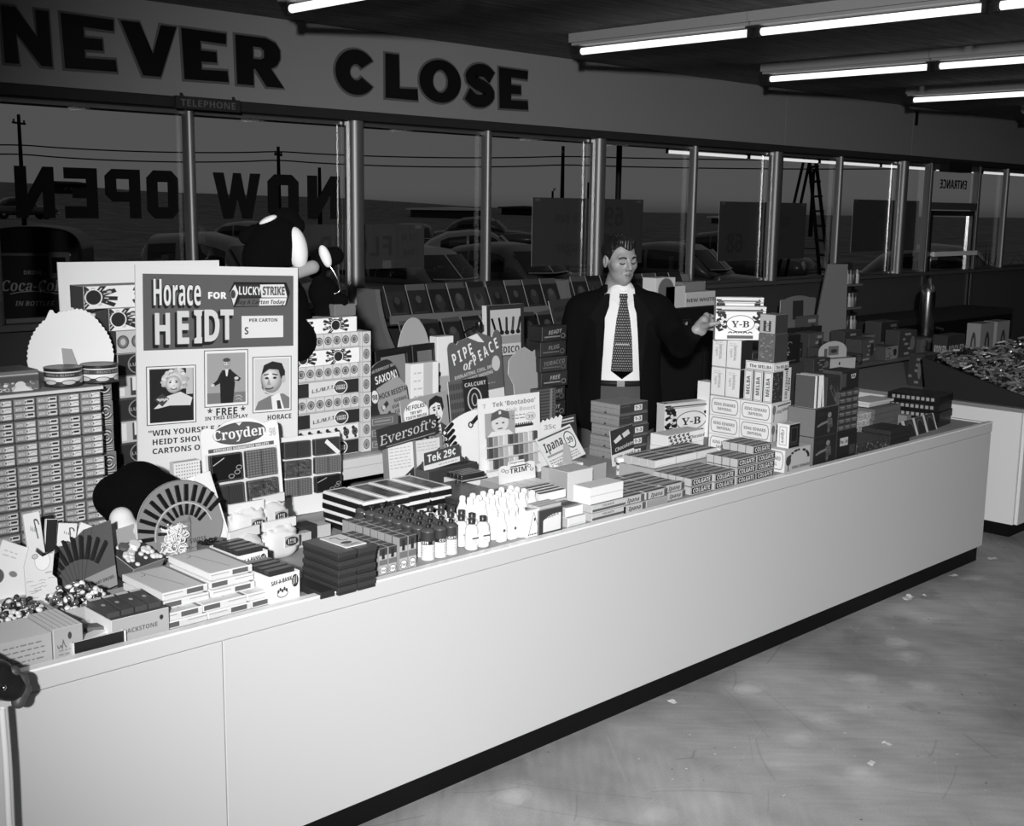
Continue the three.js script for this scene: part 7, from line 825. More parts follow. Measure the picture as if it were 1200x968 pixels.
  good('upright_carton', 'upright pale carton with black vertical lettering left of the thin books', 'carton', [kx + 0.095, T, -2.955, 0.058, 0.15], 0.08, { front: art(60, 130, (c, W, H) => { fillR(c, 210, 0, 0, W, H); text(c, 'NOVELTIES', 22, 66, 24, { fill: g(40), rot: 1.57, sx: 0.9 }); text(c, 'NEW', 44, 66, 24, { fill: g(40), rot: 1.57 }); }) }, 0.7);
  good('picture_box', 'dark glossy picture box above the thin books with pale swirls', 'box', [fb[0] - 0.05, TRAY + 0.43, -2.97, 0.2, 0.13], 0.06, { front: art(150, 120, (c, W, H) => { fillR(c, 30, 0, 0, W, H); for (let i = 0; i < 9; i++) { c.strokeStyle = g(rr(90, 190) | 0); c.lineWidth = 4; c.beginPath(); c.arc(60 + rr(-20, 40), 50 + rr(-20, 20), rr(8, 22), rnd() * 3, 3 + rnd() * 3); c.stroke(); } linesArt(c, 30, 106, 100, 1, 8, 90, 4); }) }, 0.16, { mat: gloss });
  good('support_box', 'dark box behind the thin books holding up the picture box', 'box', [fb[0] - 0.005, TRAY, -2.985, 0.22, 0.428], 0.1, {}, 0.2);
  // low dark flat box, paper piles, books at the far end
  const lo = [5.075, 0.696, -2.79, 0.292, 0.082]; good('low_flat_box', 'low dark patterned box with a pale edge right of the white-labelled carton', 'box', [fb[0] + 0.375, TRAY, -2.785, 0.3, 0.05], 0.16, { front: art(200, 40, (c, W, H) => { fillR(c, 52, 0, 0, W, H); for (let i = 0; i < 60; i++) fillR(c, rr(40, 180) | 0, rnd() * W, rnd() * H, 4, 6); }), top: { tone: 0.3 }, left: { tone: 0.2 } }, 0.3);
  const pile = (l, x, z, w, d, n, th, tone, y = TRAY, kinds) => { for (let k = 0; k < n; k++) { const o = good('folded_cloth', `${l}, ${ORD[n - k]} from the top`, 'folded cloth', [x + rr(-0.006, 0.006), y + k * th, z + rr(-0.006, 0.006), w * rr(0.94, 1), th - 0.001], d, { front: kinds }, tone, { turn: rr(-0.06, 0.06) }); } };
  const E0 = fb[0]; const spk = art(160, 30, (c, W, H) => { fillR(c, 180, 0, 0, W, H); for (let i = 0; i < 120; i++) fillR(c, rr(80, 240) | 0, rnd() * W, rnd() * H, 4, 3); });
  pile('pale speckled folded cloth behind the low flat box', E0 + 0.5, -2.965, 0.3, 0.16, 4, 0.033, 0.85, TRAY, spk); pile('dark folded cloth piled on the pale speckled ones', E0 + 0.56, -3.14, 0.34, 0.2, 6, 0.032, 0.22); pile('dark folded cloth at the counter edge near its right end', E0 + 0.7, -2.79, 0.2, 0.15, 3, 0.024, 0.16);
  pile('mid grey folded cloth behind, left of the bound books', E0 + 0.95, -3.02, 0.3, 0.2, 4, 0.03, 0.4);
  const bk = art(160, 36, (c, W, H) => { fillR(c, 24, 0, 0, W, H); for (let i = 0; i < 9; i++) fillR(c, 150, 14 + i * 15, 10, 10, 16); }); for (let k = 0; k < 4; k++) good('bound_book', `thick black bound book with pale spine lettering at the counter end, ${ORD[4 - k]} from the top`, 'book', [E0 + 1.33 + rr(-0.005, 0.005), TRAY + k * 0.042, -2.86 + rr(-0.004, 0.004), 0.2, 0.041], 0.28, { front: { tone: 0.06 }, left: bk }, 0.08, { turn: 0.12 + rr(-0.02, 0.02), mat: gloss });
  const mag = art(90, 60, (c, W, H) => { fillR(c, 60, 0, 0, W, H); ell(c, 46, 60, 34, 50, 40, 120, 2); fillR(c, 210, 0, 0, 8, H); fillR(c, 200, 80, 0, 10, H); }); for (let i = 0; i < 3; i++) { const o = good('magazine', `magazine leaning at the counter edge near the bound books, ${ORD[i + 1]} from left`, 'magazine', [E0 + 0.93 + i * 0.125, TRAY, -2.82 - i * 0.01, 0.11, 0.09], 0.012, { front: mag }, 0.6); o.rotation.x = -0.35; }
  pile('pale folded paper on the mid grey cloths', E0 + 0.97, -3.06, 0.24, 0.14, 2, 0.014, 0.8, TRAY + 0.122); good('ornament_cup', 'little grey goblet-shaped trinket standing on the folded cloths', 'trinket', [E0 + 1.18, TRAY, -2.96, 0.05, 0.07], 0.05, {}, 0.5);
}

// ---------- the man behind the counter ----------
{
  const M = V(4.56, 0, -3.88), RY = -0.78, man = thing('person', 'man in a dark suit and polka-dot tie standing behind the counter, holding the box', 'person', M.toArray(), RY);
  const toLocal = (p) => p.clone().sub(M).applyAxisAngle(V(0, 1, 0), -RY);
  const L2 = (x, y, z) => Math.sqrt(x * x + y * y + z * z), mix = (a, b, t) => a + (b - a) * t, clamp = (v, a, b) => Math.min(b, Math.max(a, v));
  const cap = (a, b, ra, rb, f = 1) => { const dx = b[0] - a[0], dy = b[1] - a[1], dz = b[2] - a[2], q = dx * dx + dy * dy + dz * dz || 1e-9; return (x, y, z) => { const t = clamp(((x - a[0]) * dx + (y - a[1]) * dy + (z - a[2]) * dz) / q, 0, 1); return L2(x - a[0] - dx * t, y - a[1] - dy * t, (z - a[2] - dz * t) * f) - mix(ra, rb, t); }; };
  const ell3 = (c, r) => { const m = Math.min(...r); return (x, y, z) => (L2((x - c[0]) / r[0], (y - c[1]) / r[1], (z - c[2]) / r[2]) - 1) * m; };
  const smin = (a, b, k) => { const h = Math.max(k - Math.abs(a - b), 0) / k; return Math.min(a, b) - h * h * k * 0.25; }, smax = (a, b, k) => -smin(-a, -b, k);
  const union = (list, k) => (x, y, z) => { let d = 9; for (const f of list) d = smin(d, f(x, y, z), k); return d; };
  function meshOf(f, lo, hi, cell) {
    const size = Math.max(hi[0] - lo[0], hi[1] - lo[1], hi[2] - lo[2]), k = Math.ceil(size / cell) + 4, mc = new MarchingCubes(k, new THREE.MeshBasicMaterial(), false, false, 260000), c = [0, 1, 2].map((i) => (lo[i] + hi[i]) / 2), hs = k * cell / 2; mc.isolation = 0; mc.field.fill(-1);
    for (let z = 1; z < k - 1; z++) { const pz = c[2] + (z - k / 2) * cell; if (pz < lo[2] || pz > hi[2]) continue; for (let y = 1; y < k - 1; y++) { const py = c[1] + (y - k / 2) * cell; if (py < lo[1] || py > hi[1]) continue; for (let x = 1; x < k - 1; x++) { const px = c[0] + (x - k / 2) * cell; if (px < lo[0] || px > hi[0]) continue; mc.field[x + y * k + z * k * k] = -f(px, py, pz) * 10; } } }
    mc.update(); const n = mc.count, P = mc.positionArray.slice(0, n * 3), N = mc.normalArray.slice(0, n * 3); for (let i = 0; i < n * 3; i++) P[i] = c[i % 3] + P[i] * hs;
    const o = new THREE.BufferGeometry(); o.setAttribute('position', new THREE.BufferAttribute(P, 3)); o.setAttribute('normal', new THREE.BufferAttribute(N, 3)); o.setAttribute('uv', new THREE.BufferAttribute(new Float32Array(n * 2), 2)); return o;
  }
  // joints
  const box0 = scene.getObjectByName('cigar_box_007') ?? null; let held = null; scene.traverse((o) => { if (o.userData.label?.includes('held by the man')) held = o; });
  const e = toLocal(held.position), Lx = e.x - 0.1125, bz = e.z, by = held.position.y; // left edge of the held box in the man's own axes
  const shL = [-0.195, 1.365, -0.01], elL = [-0.265, 1.07, -0.04], wrL = [-0.25, 0.83, 0.07], shR = [0.19, 1.365, -0.01], wrR = [Lx - 0.075, by + 0.035, bz - 0.05], elR = [0.275, 1.235, wrR[2] * 0.42];
  // skin: torso, arms and legs under the clothes, then head and hands on finer grids
  const torso = (s) => union([ell3([0, 1.26, 0], [0.185 + s, 0.2 + s, 0.112 + s]), cap([-0.155, 1.385, -0.01], [0.155, 1.385, -0.01], 0.052 + s, 0.052 + s), ell3([0, 1.05, 0], [0.155 + s, 0.22 + s, 0.102 + s]), ell3([0, 0.9, 0], [0.165 + s, 0.15 + s, 0.112 + s]), cap([0, 1.4, -0.02], [0, 1.47, -0.015], 0.062 + s, 0.054 + s)], 0.06);
  const legs = (s) => union([cap([-0.09, 0.88, 0], [-0.105, 0.48, 0.01], 0.085 + s, 0.058 + s), cap([-0.105, 0.48, 0.01], [-0.11, 0.08, -0.02], 0.055 + s, 0.04 + s), cap([0.09, 0.88, 0], [0.105, 0.48, 0.01], 0.085 + s, 0.058 + s), cap([0.105, 0.48, 0.01], [0.11, 0.08, -0.02], 0.055 + s, 0.04 + s)], 0.03);
  const arms = union([cap(shL, elL, 0.05, 0.04), cap(elL, wrL, 0.04, 0.027), cap(shR, elR, 0.05, 0.04), cap(elR, wrR, 0.04, 0.027)], 0.03);
  const bodyG = meshOf(union([torso(-0.022), legs(-0.014), arms, cap([-0.11, 0.05, -0.02], [-0.12, 0.035, 0.12], 0.035, 0.028), cap([0.11, 0.05, -0.02], [0.12, 0.035, 0.12], 0.035, 0.028)], 0.03), [-0.42, 0, -0.25], [Math.max(0.5, wrR[0] + 0.06), 1.52, Math.max(0.3, wrR[2] + 0.06)], 0.02);
  const headF = (() => {
    const add = union([ell3([0, 0.03, -0.02], [0.074, 0.086, 0.094]), ell3([0, -0.03, 0.018], [0.06, 0.078, 0.066]), ell3([0, -0.076, 0.03], [0.045, 0.033, 0.044]), cap([-0.036, 0.02, 0.066], [0.036, 0.02, 0.066], 0.0115, 0.0115), cap([-0.045, -0.02, 0.045], [-0.046, -0.016, 0.042], 0.022, 0.022), cap([0.045, -0.02, 0.045], [0.046, -0.016, 0.042], 0.022, 0.022), cap([0, -0.1, 0.052], [0, -0.094, 0.058], 0.018, 0.016), cap([0, -0.1, -0.02], [0, -0.2, -0.05], 0.049, 0.055)], 0.022);
    const nose = union([cap([0, 0.014, 0.08], [0, -0.024, 0.1], 0.0075, 0.0115), cap([-0.011, -0.03, 0.088], [-0.012, -0.031, 0.084], 0.008, 0.007), cap([0.011, -0.03, 0.088], [0.012, -0.031, 0.084], 0.008, 0.007)], 0.01);
    const eyes = union([cap([-0.036, 0.003, 0.062], [-0.027, 0.002, 0.064], 0.0125, 0.0125), cap([0.027, 0.002, 0.064], [0.036, 0.003, 0.062], 0.0125, 0.0125)], 0.003);
    const lips = union([cap([-0.017, -0.0575, 0.073], [0, -0.0555, 0.081], 0.0048, 0.007), cap([0, -0.0555, 0.081], [0.017, -0.0575, 0.073], 0.007, 0.0048), cap([-0.014, -0.0665, 0.073], [0, -0.068, 0.079], 0.0048, 0.0074), cap([0, -0.068, 0.079], [0.014, -0.0665, 0.073], 0.0074, 0.0048)], 0.004);
    const socket = union([cap([-0.034, 0.004, 0.088], [-0.03, 0.004, 0.09], 0.014, 0.014), cap([0.03, 0.004, 0.09], [0.034, 0.004, 0.088], 0.014, 0.014)], 0.004), mouth = cap([-0.023, -0.062, 0.084], [0.023, -0.062, 0.084], 0.0022, 0.0022);
    const ears = union([ell3([-0.077, -0.008, -0.012], [0.0085, 0.031, 0.019]), ell3([0.077, -0.008, -0.012], [0.0085, 0.031, 0.019])], 0.004), conch = union([cap([-0.087, -0.012, -0.006], [-0.087, 0.004, -0.01], 0.0075, 0.0085), cap([0.087, -0.012, -0.006], [0.087, 0.004, -0.01], 0.0075, 0.0085)], 0.004);
    const folds = union([cap([-0.02, -0.03, 0.086], [-0.034, -0.066, 0.066], 0.002, 0.002), cap([0.02, -0.03, 0.086], [0.034, -0.066, 0.066], 0.002, 0.002)], 0.003);
    return (x, y, z) => { let d = add(x, y, z); d = smax(d, -socket(x, y, z), 0.014); d = smin(d, eyes(x, y, z), 0.005); d = smin(d, nose(x, y, z), 0.012); d = smin(d, lips(x, y, z), 0.007); d = smax(d, -mouth(x, y, z), 0.003); d = smax(d, -folds(x, y, z), 0.006); d = smin(d, ears(x, y, z), 0.008); return smax(d, -conch(x, y, z), 0.006); };
  })();
  const headAt = new THREE.Matrix4().compose(V(-0.012, 1.622, 0.02), new THREE.Quaternion().setFromEuler(new THREE.Euler(0.14, 0.46, 0.03, 'YXZ')), V(1, 1, 1));
  const headG = meshOf(headF, [-0.1, -0.19, -0.14], [0.1, 0.125, 0.125], 0.0032).applyMatrix4(headAt);
  // hand on the held box: fingers round the back of its left edge, thumb on the front
  const yk = [0.094, 0.074, 0.054, 0.035], len = [0.9, 1, 0.95, 0.78];
  const handF = (() => {
    const kn = yk.map((y, i) => [Lx - 0.026 - i * 0.002, by + y + 0.006, bz - 0.075]), parts = [cap(wrR, [mix(wrR[0], kn[1][0], 0.5), by + 0.05, bz - 0.062], 0.027, 0.03), cap([Lx - 0.05, by + 0.03, bz - 0.05], [Lx - 0.04, by + 0.08, bz - 0.055], 0.021, 0.021), cap(kn[0], kn[3], 0.0145, 0.0125), cap([Lx - 0.05, by + 0.055, bz - 0.055], kn[1], 0.021, 0.014)];
    const palm = union(parts, 0.016), digits = [];
    kn.forEach((k, i) => { const m = [Lx - 0.004, k[1] - 0.004, bz - 0.118], t = [Lx + 0.026 * len[i], k[1] - 0.01, bz - 0.122]; digits.push(union([cap(k, m, 0.0095, 0.0085), cap(m, t, 0.0085, 0.007)], 0.004)); });
    const tb = [Lx - 0.045, by + 0.055, bz - 0.022], tm = [Lx - 0.02, by + 0.07, bz + 0.026], tt = [Lx + 0.014, by + 0.078, bz + 0.036]; digits.push(union([cap(tb, tm, 0.014, 0.0105), cap(tm, tt, 0.0105, 0.008)], 0.006)); const th = cap([Lx - 0.055, by + 0.045, bz - 0.05], tb, 0.02, 0.0145);
    return (x, y, z) => { let d = smin(palm(x, y, z), th(x, y, z), 0.016); for (const f of digits) d = smin(d, f(x, y, z), 0.005); return d; };
  })();
  const handG = meshOf(handF, [Lx - 0.13, by - 0.02, bz - 0.15], [Lx + 0.05, by + 0.13, bz + 0.06], 0.0032);
  const hand2F = (() => { const w = wrL, p = [w[0] + 0.008, w[1] - 0.075, w[2] + 0.03], palm = union([cap(w, p, 0.025, 0.026), cap([p[0] - 0.002, p[1], p[2] - 0.025], [p[0], p[1], p[2] + 0.028], 0.016, 0.014)], 0.014), dg = [0, 1, 2, 3].map((i) => { const z = p[2] + 0.03 - i * 0.02, l = [0.036, 0.042, 0.039, 0.031][i], a = [p[0], p[1] - 0.004, z], b = [p[0] + 0.006, p[1] - l, z + 0.004], c = [p[0] + 0.024, p[1] - l * 1.75, z + 0.004]; return union([cap(a, b, 0.0095, 0.0085), cap(b, c, 0.0085, 0.007)], 0.004); }); const th = union([cap([w[0] + 0.008, w[1] - 0.03, w[2] + 0.03], [w[0] + 0.02, w[1] - 0.065, w[2] + 0.066], 0.015, 0.0105), cap([w[0] + 0.02, w[1] - 0.065, w[2] + 0.066], [w[0] + 0.028, w[1] - 0.1, w[2] + 0.068], 0.0105, 0.008)], 0.006); return (x, y, z) => { let d = smin(palm(x, y, z), th(x, y, z), 0.014); for (const f of dg) d = smin(d, f(x, y, z), 0.005); return d; }; })();
  const hand2G = meshOf(hand2F, [wrL[0] - 0.05, wrL[1] - 0.18, wrL[2] - 0.05], [wrL[0] + 0.08, wrL[1] + 0.03, wrL[2] + 0.13], 0.0036);
  const skin = new THREE.MeshStandardMaterial({ color: new THREE.Color().setRGB(0.3, 0.3, 0.3), roughness: 0.5 }); mesh('body', mergeGeometries([bodyG, headG, handG, hand2G]), skin, man);
  // hair and brows
  const hairM = new THREE.MeshStandardMaterial({ color: 0x1c1c1c, roughness: 0.42 }), cr = ell3([0, 0.034, -0.022], [0.0795, 0.0885, 0.099]), quiff = cap([-0.03, 0.094, 0.042], [0.036, 0.096, 0.04], 0.021, 0.019);
  const hairF = (x, y, z) => { const strands = 0.0016 * Math.sin(x * 420 + z * 60) + 0.002 * noise.noise(x * 90, y * 40, z * 40); let d = smin(cr(x, y, z), quiff(x, y, z), 0.02) + strands; const line = 0.07 - 0.016 * Math.cos((x - 0.01) * 46) - clamp((0.05 - z) * 2.4, 0, 0.085) + (z < -0.05 ? 0.02 : 0); return smax(d, line - y, 0.006); };
  const hg = meshOf(hairF, [-0.1, -0.12, -0.14], [0.1, 0.145, 0.1], 0.0036).applyMatrix4(headAt); mesh('hair', hg, hairM, man);
  for (const s of [-1, 1]) { mesh('eyebrow', tube([[s * 0.015, 0.0205, 0.083], [s * 0.032, 0.026, 0.0805], [s * 0.05, 0.018, 0.068]], 0.0044, 12, 6).applyMatrix4(headAt), hairM, man); mesh('eyelashes', tube([[s * 0.018, -0.003, 0.0765], [s * 0.031, -0.008, 0.0775], [s * 0.044, -0.003, 0.0705]], 0.0028, 10, 5).applyMatrix4(headAt), plain(0.12, 0.8), man); }
  mesh('lips', merge([-0.056, -0.0675].map((y, i) => tube([[-0.018, -0.0605, 0.0755], [-0.006, y + (i ? 0.001 : 0.0025), 0.0855], [0.006, y + (i ? 0.001 : 0.0025), 0.0855], [0.018, -0.0605, 0.0755]], 0.0034, 12, 6))).applyMatrix4(headAt), plain(0.5, 0.5), man);
  mesh('mouth_line', tube([[-0.022, -0.0615, 0.0745], [-0.007, -0.0618, 0.0845], [0.007, -0.0618, 0.0845], [0.022, -0.0615, 0.0745]], 0.0016, 12, 5).applyMatrix4(headAt), plain(0.1, 0.8), man);
  // shirt, trousers, shoes, jacket with an open front
  const shirtF = union([torso(-0.006), cap([0, 1.43, -0.014], [0, 1.466, -0.01], 0.063, 0.06)], 0.02); mesh('shirt', meshOf((x, y, z) => smax(shirtF(x, y, z), 1.02 - y, 0.005), [-0.25, 0.98, -0.2], [0.25, 1.52, 0.2], 0.0095), plain(0.93, 0.75), man);
  const tf = union([legs(0.012), ell3([0, 0.93, 0], [0.172, 0.16, 0.117])], 0.05); mesh('trousers', meshOf((x, y, z) => smax(smax(tf(x, y, z), y - 1.035, 0.004), 0.06 - y, 0.004), [-0.26, 0.03, -0.2], [0.26, 1.06, 0.2], 0.013), plain(0.3, 0.9), man);
  const belt = mesh('belt', new THREE.TorusGeometry(0.15, 0.014, 8, 40).rotateX(Math.PI / 2).scale(1.06, 1, 0.71).translate(0, 1.022, 0), plain(0.12, 0.5), man); mesh('buckle', carton(0.04, 0.03, 0.008).translate(0, 1.007, 0.114), chrome, belt);
  for (const s of [-1, 1]) mesh('shoe', meshOf(union([cap([s * 0.112, 0.045, -0.05], [s * 0.118, 0.04, 0.06], 0.045, 0.046), cap([s * 0.118, 0.036, 0.06], [s * 0.125, 0.03, 0.17], 0.044, 0.034)], 0.02), [s * 0.117 - 0.08, 0, -0.12], [s * 0.117 + 0.08, 0.12, 0.23], 0.009), plain(0.1, 0.3), man);
  const slv = union([cap(shL, elL, 0.082, 0.07), cap(elL, [mix(elL[0], wrL[0], 0.9), mix(elL[1], wrL[1], 0.9), mix(elL[2], wrL[2], 0.9)], 0.068, 0.05), cap(shR, elR, 0.08, 0.06), cap(elR, [mix(elR[0], wrR[0], 0.93), mix(elR[1], wrR[1], 0.93), mix(elR[2], wrR[2], 0.93)], 0.06, 0.043)], 0.035), jt = union([torso(0.022), ell3([0, 0.88, 0], [0.2, 0.2, 0.142]), ell3([0, 1.03, 0], [0.188, 0.22, 0.134])], 0.05), cut = cap(wrR, wrR.map((v, i) => v + (wrR[i] - elR[i]) * 0.3), 0.2, 0.2);
  const wAt = (y) => [mix(-0.085, -0.098, clamp((1.3 - y) / 0.3, 0, 1)), mix(0.062, 0.098, clamp((1.45 - y) / 0.45, 0, 1))];
  const jacketF = (x, y, z) => { let d = smin(jt(x, y, z), slv(x, y, z), 0.03); d -= 0.003 * noise.noise(x * 16, y * 12, z * 16); const [a, b] = wAt(y), open = Math.max(a - x, x - b, 0.012 - z, y > 1.47 ? 0 : -1); const neck = cap([0, 1.42, 0.0], [0, 1.6, 0.02], 0.066, 0.07)(x, y, z); d = smax(d, -open, 0.006); d = smax(d, -neck, 0.006); d = smax(d, 0.73 - y, 0.005); return d; };
  mesh('jacket', meshOf(jacketF, [-0.38, 0.7, -0.26], [Math.max(0.45, wrR[0] + 0.03), 1.5, Math.max(0.26, wrR[2] + 0.04)], 0.0105), new THREE.MeshPhysicalMaterial({ color: 0x0e0e0e, roughness: 0.95, specularIntensity: 0.2 }), man);
  for (const s of [-1, 1]) { // lapels lie on the chest either side of the opening
    const q = new Geo(), rowsL = [[1.46, 0.05, 0.07], [1.4, 0.055, 0.115], [1.345, 0.075, 0.15], [1.32, 0.078, 0.12], [1.2, 0.085, 0.11], [1.08, 0.092, 0.096]], at = (y, x) => { let z = 0.3; for (; z > 0; z -= 0.003) if (jt(s * x, y, z) < 0.004) break; return V(s * x, y, z + 0.005); };
    for (let i = 0; i < rowsL.length - 1; i++) { const [y0, a0, b0] = rowsL[i], [y1, a1, b1] = rowsL[i + 1], k = s > 0 ? 0 : 0.012; const c = [at(y1, a1 + k), at(y1, b1 + k), at(y0, b0 + k), at(y0, a0 + k)]; s > 0 ? q.quad(...c, null, 0.12) : q.quad(c[1], c[0], c[3], c[2], null, 0.12); } mesh('lapel', q.done(), new THREE.MeshPhysicalMaterial({ color: 0x131313, roughness: 0.9, specularIntensity: 0.2, side: THREE.DoubleSide }), man);
    const col = mesh('collar', board([[0.004 * s, 0.008], [0.026 * s, -0.062], [0.064 * s, -0.012], [0.06 * s, 0.03], [0.022 * s, 0.026]].map(([x, y]) => [x, y]), 0.004, null, { tone: 0.95 }), paper[0], man); col.position.set(0.004, 1.465, 0.068); col.rotation.set(-0.5, s * 0.42, 0);
  }
  const tieA = art(120, 300, (c, W, H) => { fillR(c, 26, 0, 0, W, H); for (let y = 5; y < H; y += 9) for (let x = 4 + ((y / 9) % 2) * 5; x < W; x += 10) { fillR(c, 215, x, y, 3.4, 3.4); } });
  { const q = new Geo(), prof = [[1.468, 0.017], [1.445, 0.021], [1.428, 0.016], [1.34, 0.033], [1.25, 0.043], [1.15, 0.05], [1.085, 0.054], [1.045, 0.0]], zAt = (y) => { let z = 0.25; for (; z > 0; z -= 0.002) if (shirtF(0, y, z) < 0.002) break; return z + 0.012 + (y > 1.42 ? 0.01 : 0); };
    for (let i = 0; i < prof.length - 1; i++) { const [y0, w0] = prof[i], [y1, w1] = prof[i + 1], z0 = zAt(y0), z1 = zAt(y1), v = (y) => (y - 1.04) / 0.42; for (const s of [0, 1]) { const a = s ? 0 : -1, b = s ? 1 : 0, bul = 0.004; q.quad(V(0.004 + a * w1, y1, z1 + (a ? 0 : bul)), V(0.004 + b * w1, y1, z1 + (b ? 0 : bul)), V(0.004 + b * w0, y0, z0 + (b ? 0 : bul)), V(0.004 + a * w0, y0, z0 + (a ? 0 : bul)), tieA, 1, [[0.5 + a * w1 * 9, v(y1)], [0.5 + b * w1 * 9, v(y1)], [0.5 + b * w0 * 9, v(y0)], [0.5 + a * w0 * 9, v(y0)]]); q.quad(V(0.004 + b * w1, y1, z1 - 0.006), V(0.004 + a * w1, y1, z1 - 0.006), V(0.004 + a * w0, y0, z0 - 0.006), V(0.004 + b * w0, y0, z0 - 0.006), null, 0.1); } }
    const t = mesh('tie', q.done(), new THREE.MeshStandardMaterial({ map: paper[0].map, vertexColors: true, roughness: 0.7, side: THREE.DoubleSide }), man); mesh('tie_clip', carton(0.07, 0.006, 0.004).translate(0.0, 1.215, zAt(1.215) + 0.008), chrome, t); }
  const cuffA = V(...wrR), cuffD = V(wrR[0] - elR[0], wrR[1] - elR[1], wrR[2] - elR[2]).normalize(); const cf = new THREE.CylinderGeometry(0.035, 0.037, 0.03, 20, 1, true); cf.applyQuaternion(new THREE.Quaternion().setFromUnitVectors(V(0, 1, 0), cuffD)); cf.translate(cuffA.x - cuffD.x * 0.012, cuffA.y - cuffD.y * 0.012, cuffA.z - cuffD.z * 0.012); mesh('cuff', cf, new THREE.MeshStandardMaterial({ color: 0xe8e8e8, roughness: 0.7, side: THREE.DoubleSide }), man);
}

// ---------- behind the counter: racks, register, further islands ----------
const woodD = plain(0.4, 0.7), darkM = plain(0.16, 0.7);
function shelfRack(label, x0, x1, z, n) {
  const w = x1 - x0, t = thing('magazine_rack', label, 'rack', [(x0 + x1) / 2, 0, z]), s = new THREE.Shape(); s.moveTo(-0.22, 0); s.lineTo(0.34, 0); s.lineTo(0.34, 0.9); s.quadraticCurveTo(0.3, 1.0, 0.12, 1.08); s.quadraticCurveTo(-0.02, 1.2, -0.06, 1.43); s.lineTo(-0.22, 1.43); s.closePath();
  for (const q of [-1, 1]) mesh('end_panel', new THREE.ExtrudeGeometry(s, { depth: 0.03, bevelEnabled: false }).rotateY(-Math.PI / 2).translate(q * w / 2 + (q > 0 ? 0.03 : 0), 0, 0), woodD, t);
  mesh('back_panel', box(w, 1.4, 0.02, 0, 0, -0.21), darkM, t); mesh('base', box(w, 0.7, 0.5, 0, 0, 0.06), darkM, t);
  [[1.27, -0.06], [1.1, 0.06], [0.92, 0.2]].forEach(([y, zz]) => { mesh('shelf', box(w - 0.01, 0.02, 0.16, 0, y - 0.03, zz), darkM, t); mesh('shelf_lip', box(w - 0.01, 0.045, 0.015, 0, y - 0.02, zz + 0.085), woodD, t); });
  return t;
}
const cover = [0, 1, 2, 3, 4].map((v) => art(70, 96, (c, W, H) => { fillR(c, [60, 90, 40, 110, 70][v], 0, 0, W, H); fillR(c, [170, 60, 130, 50, 190][v], 0, 0, W, 18); ell(c, 35, 56, 18, 24, [140, 40, 100, 170, 50][v]); ell(c, 35, 44, 10, 11, [180, 130, 150, 90, 160][v]); for (let i = 0; i < 3; i++) fillR(c, 150, 8, 80 + i * 5, 50, 2); }, 2));
function magazines(x0, x1, y, z, n, where) { for (let i = 0; i < n; i++) { const o = mesh('magazine', board(rect(0.13, 0.19), 0.006, cover[(i * 3 + where.length) % 5], { tone: 0.42, edge: 0.6 }), paper[2]); tag(o, `magazine on ${where}, ${ORD[i + 1]} from left`, 'magazine', 'magazines in the window racks'); o.position.set(x0 + (x1 - x0) * (i + 0.5) / n, y, z); o.rotation.order = 'YXZ'; o.rotation.x = -0.42; o.rotation.y = rr(-0.05, 0.05); } }
shelfRack('long dark magazine rack with curved wooden ends along the windows left of the man', 3.98, 5.4, -5.0); magazines(4.02, 5.36, 1.27, -5.02, 9, 'the top shelf of the rack left of the man'); magazines(4.02, 5.36, 1.1, -4.9, 9, 'the middle shelf of the rack left of the man');
shelfRack('second magazine rack by the windows partly hidden by the man', 5.5, 6.7, -5.05); magazines(5.54, 6.66, 1.27, -5.07, 8, 'the top shelf of the rack behind the man');
{ const p = [5.196, 1.258, -4.9], q = [5.087, 1.264, -4.9, 0.326, 0.154]; standee('paper_sign', 'grey paper sign with two dark lines propped on the rack beside the man', 'sign', [q[0], 1.16, -4.82, q[3], 0.19], art(150, 110, (c, W, H) => { fillR(c, 90, 0, 0, W, H); text(c, 'READ ME IN', 76, 34, 22, { fill: g(40) }); text(c, 'MAGAZINES', 76, 66, 22, { fill: g(40) }); }, 2), { lean: 0.3, page: 2, strut: false, tone: 0.6, roll: 0.06 }); }
{ // telephone sign under the fascia
  const t = thing('telephone_sign', 'small dark hanging sign with dim letters TELEPHONE under the fascia', 'sign', [[3.323, 2.355, -5.66].at(0), 2.335, -5.64]); mesh('panel', board(rect(0.37, 0.062), 0.02, art(220, 40, (c, W, H) => { fillR(c, 26, 0, 0, W, H); text(c, 'TELEPHONE', 110, 21, 30, { fill: g(84), sx: 1.12 }); }, 2), { edge: 0.1, back: 0.1 }), paper[2], t); for (const s of [-0.15, 0.15]) mesh('hanger', box(0.01, 0.02, 0.01, s, 0.058, 0.01), darkM, t);
}
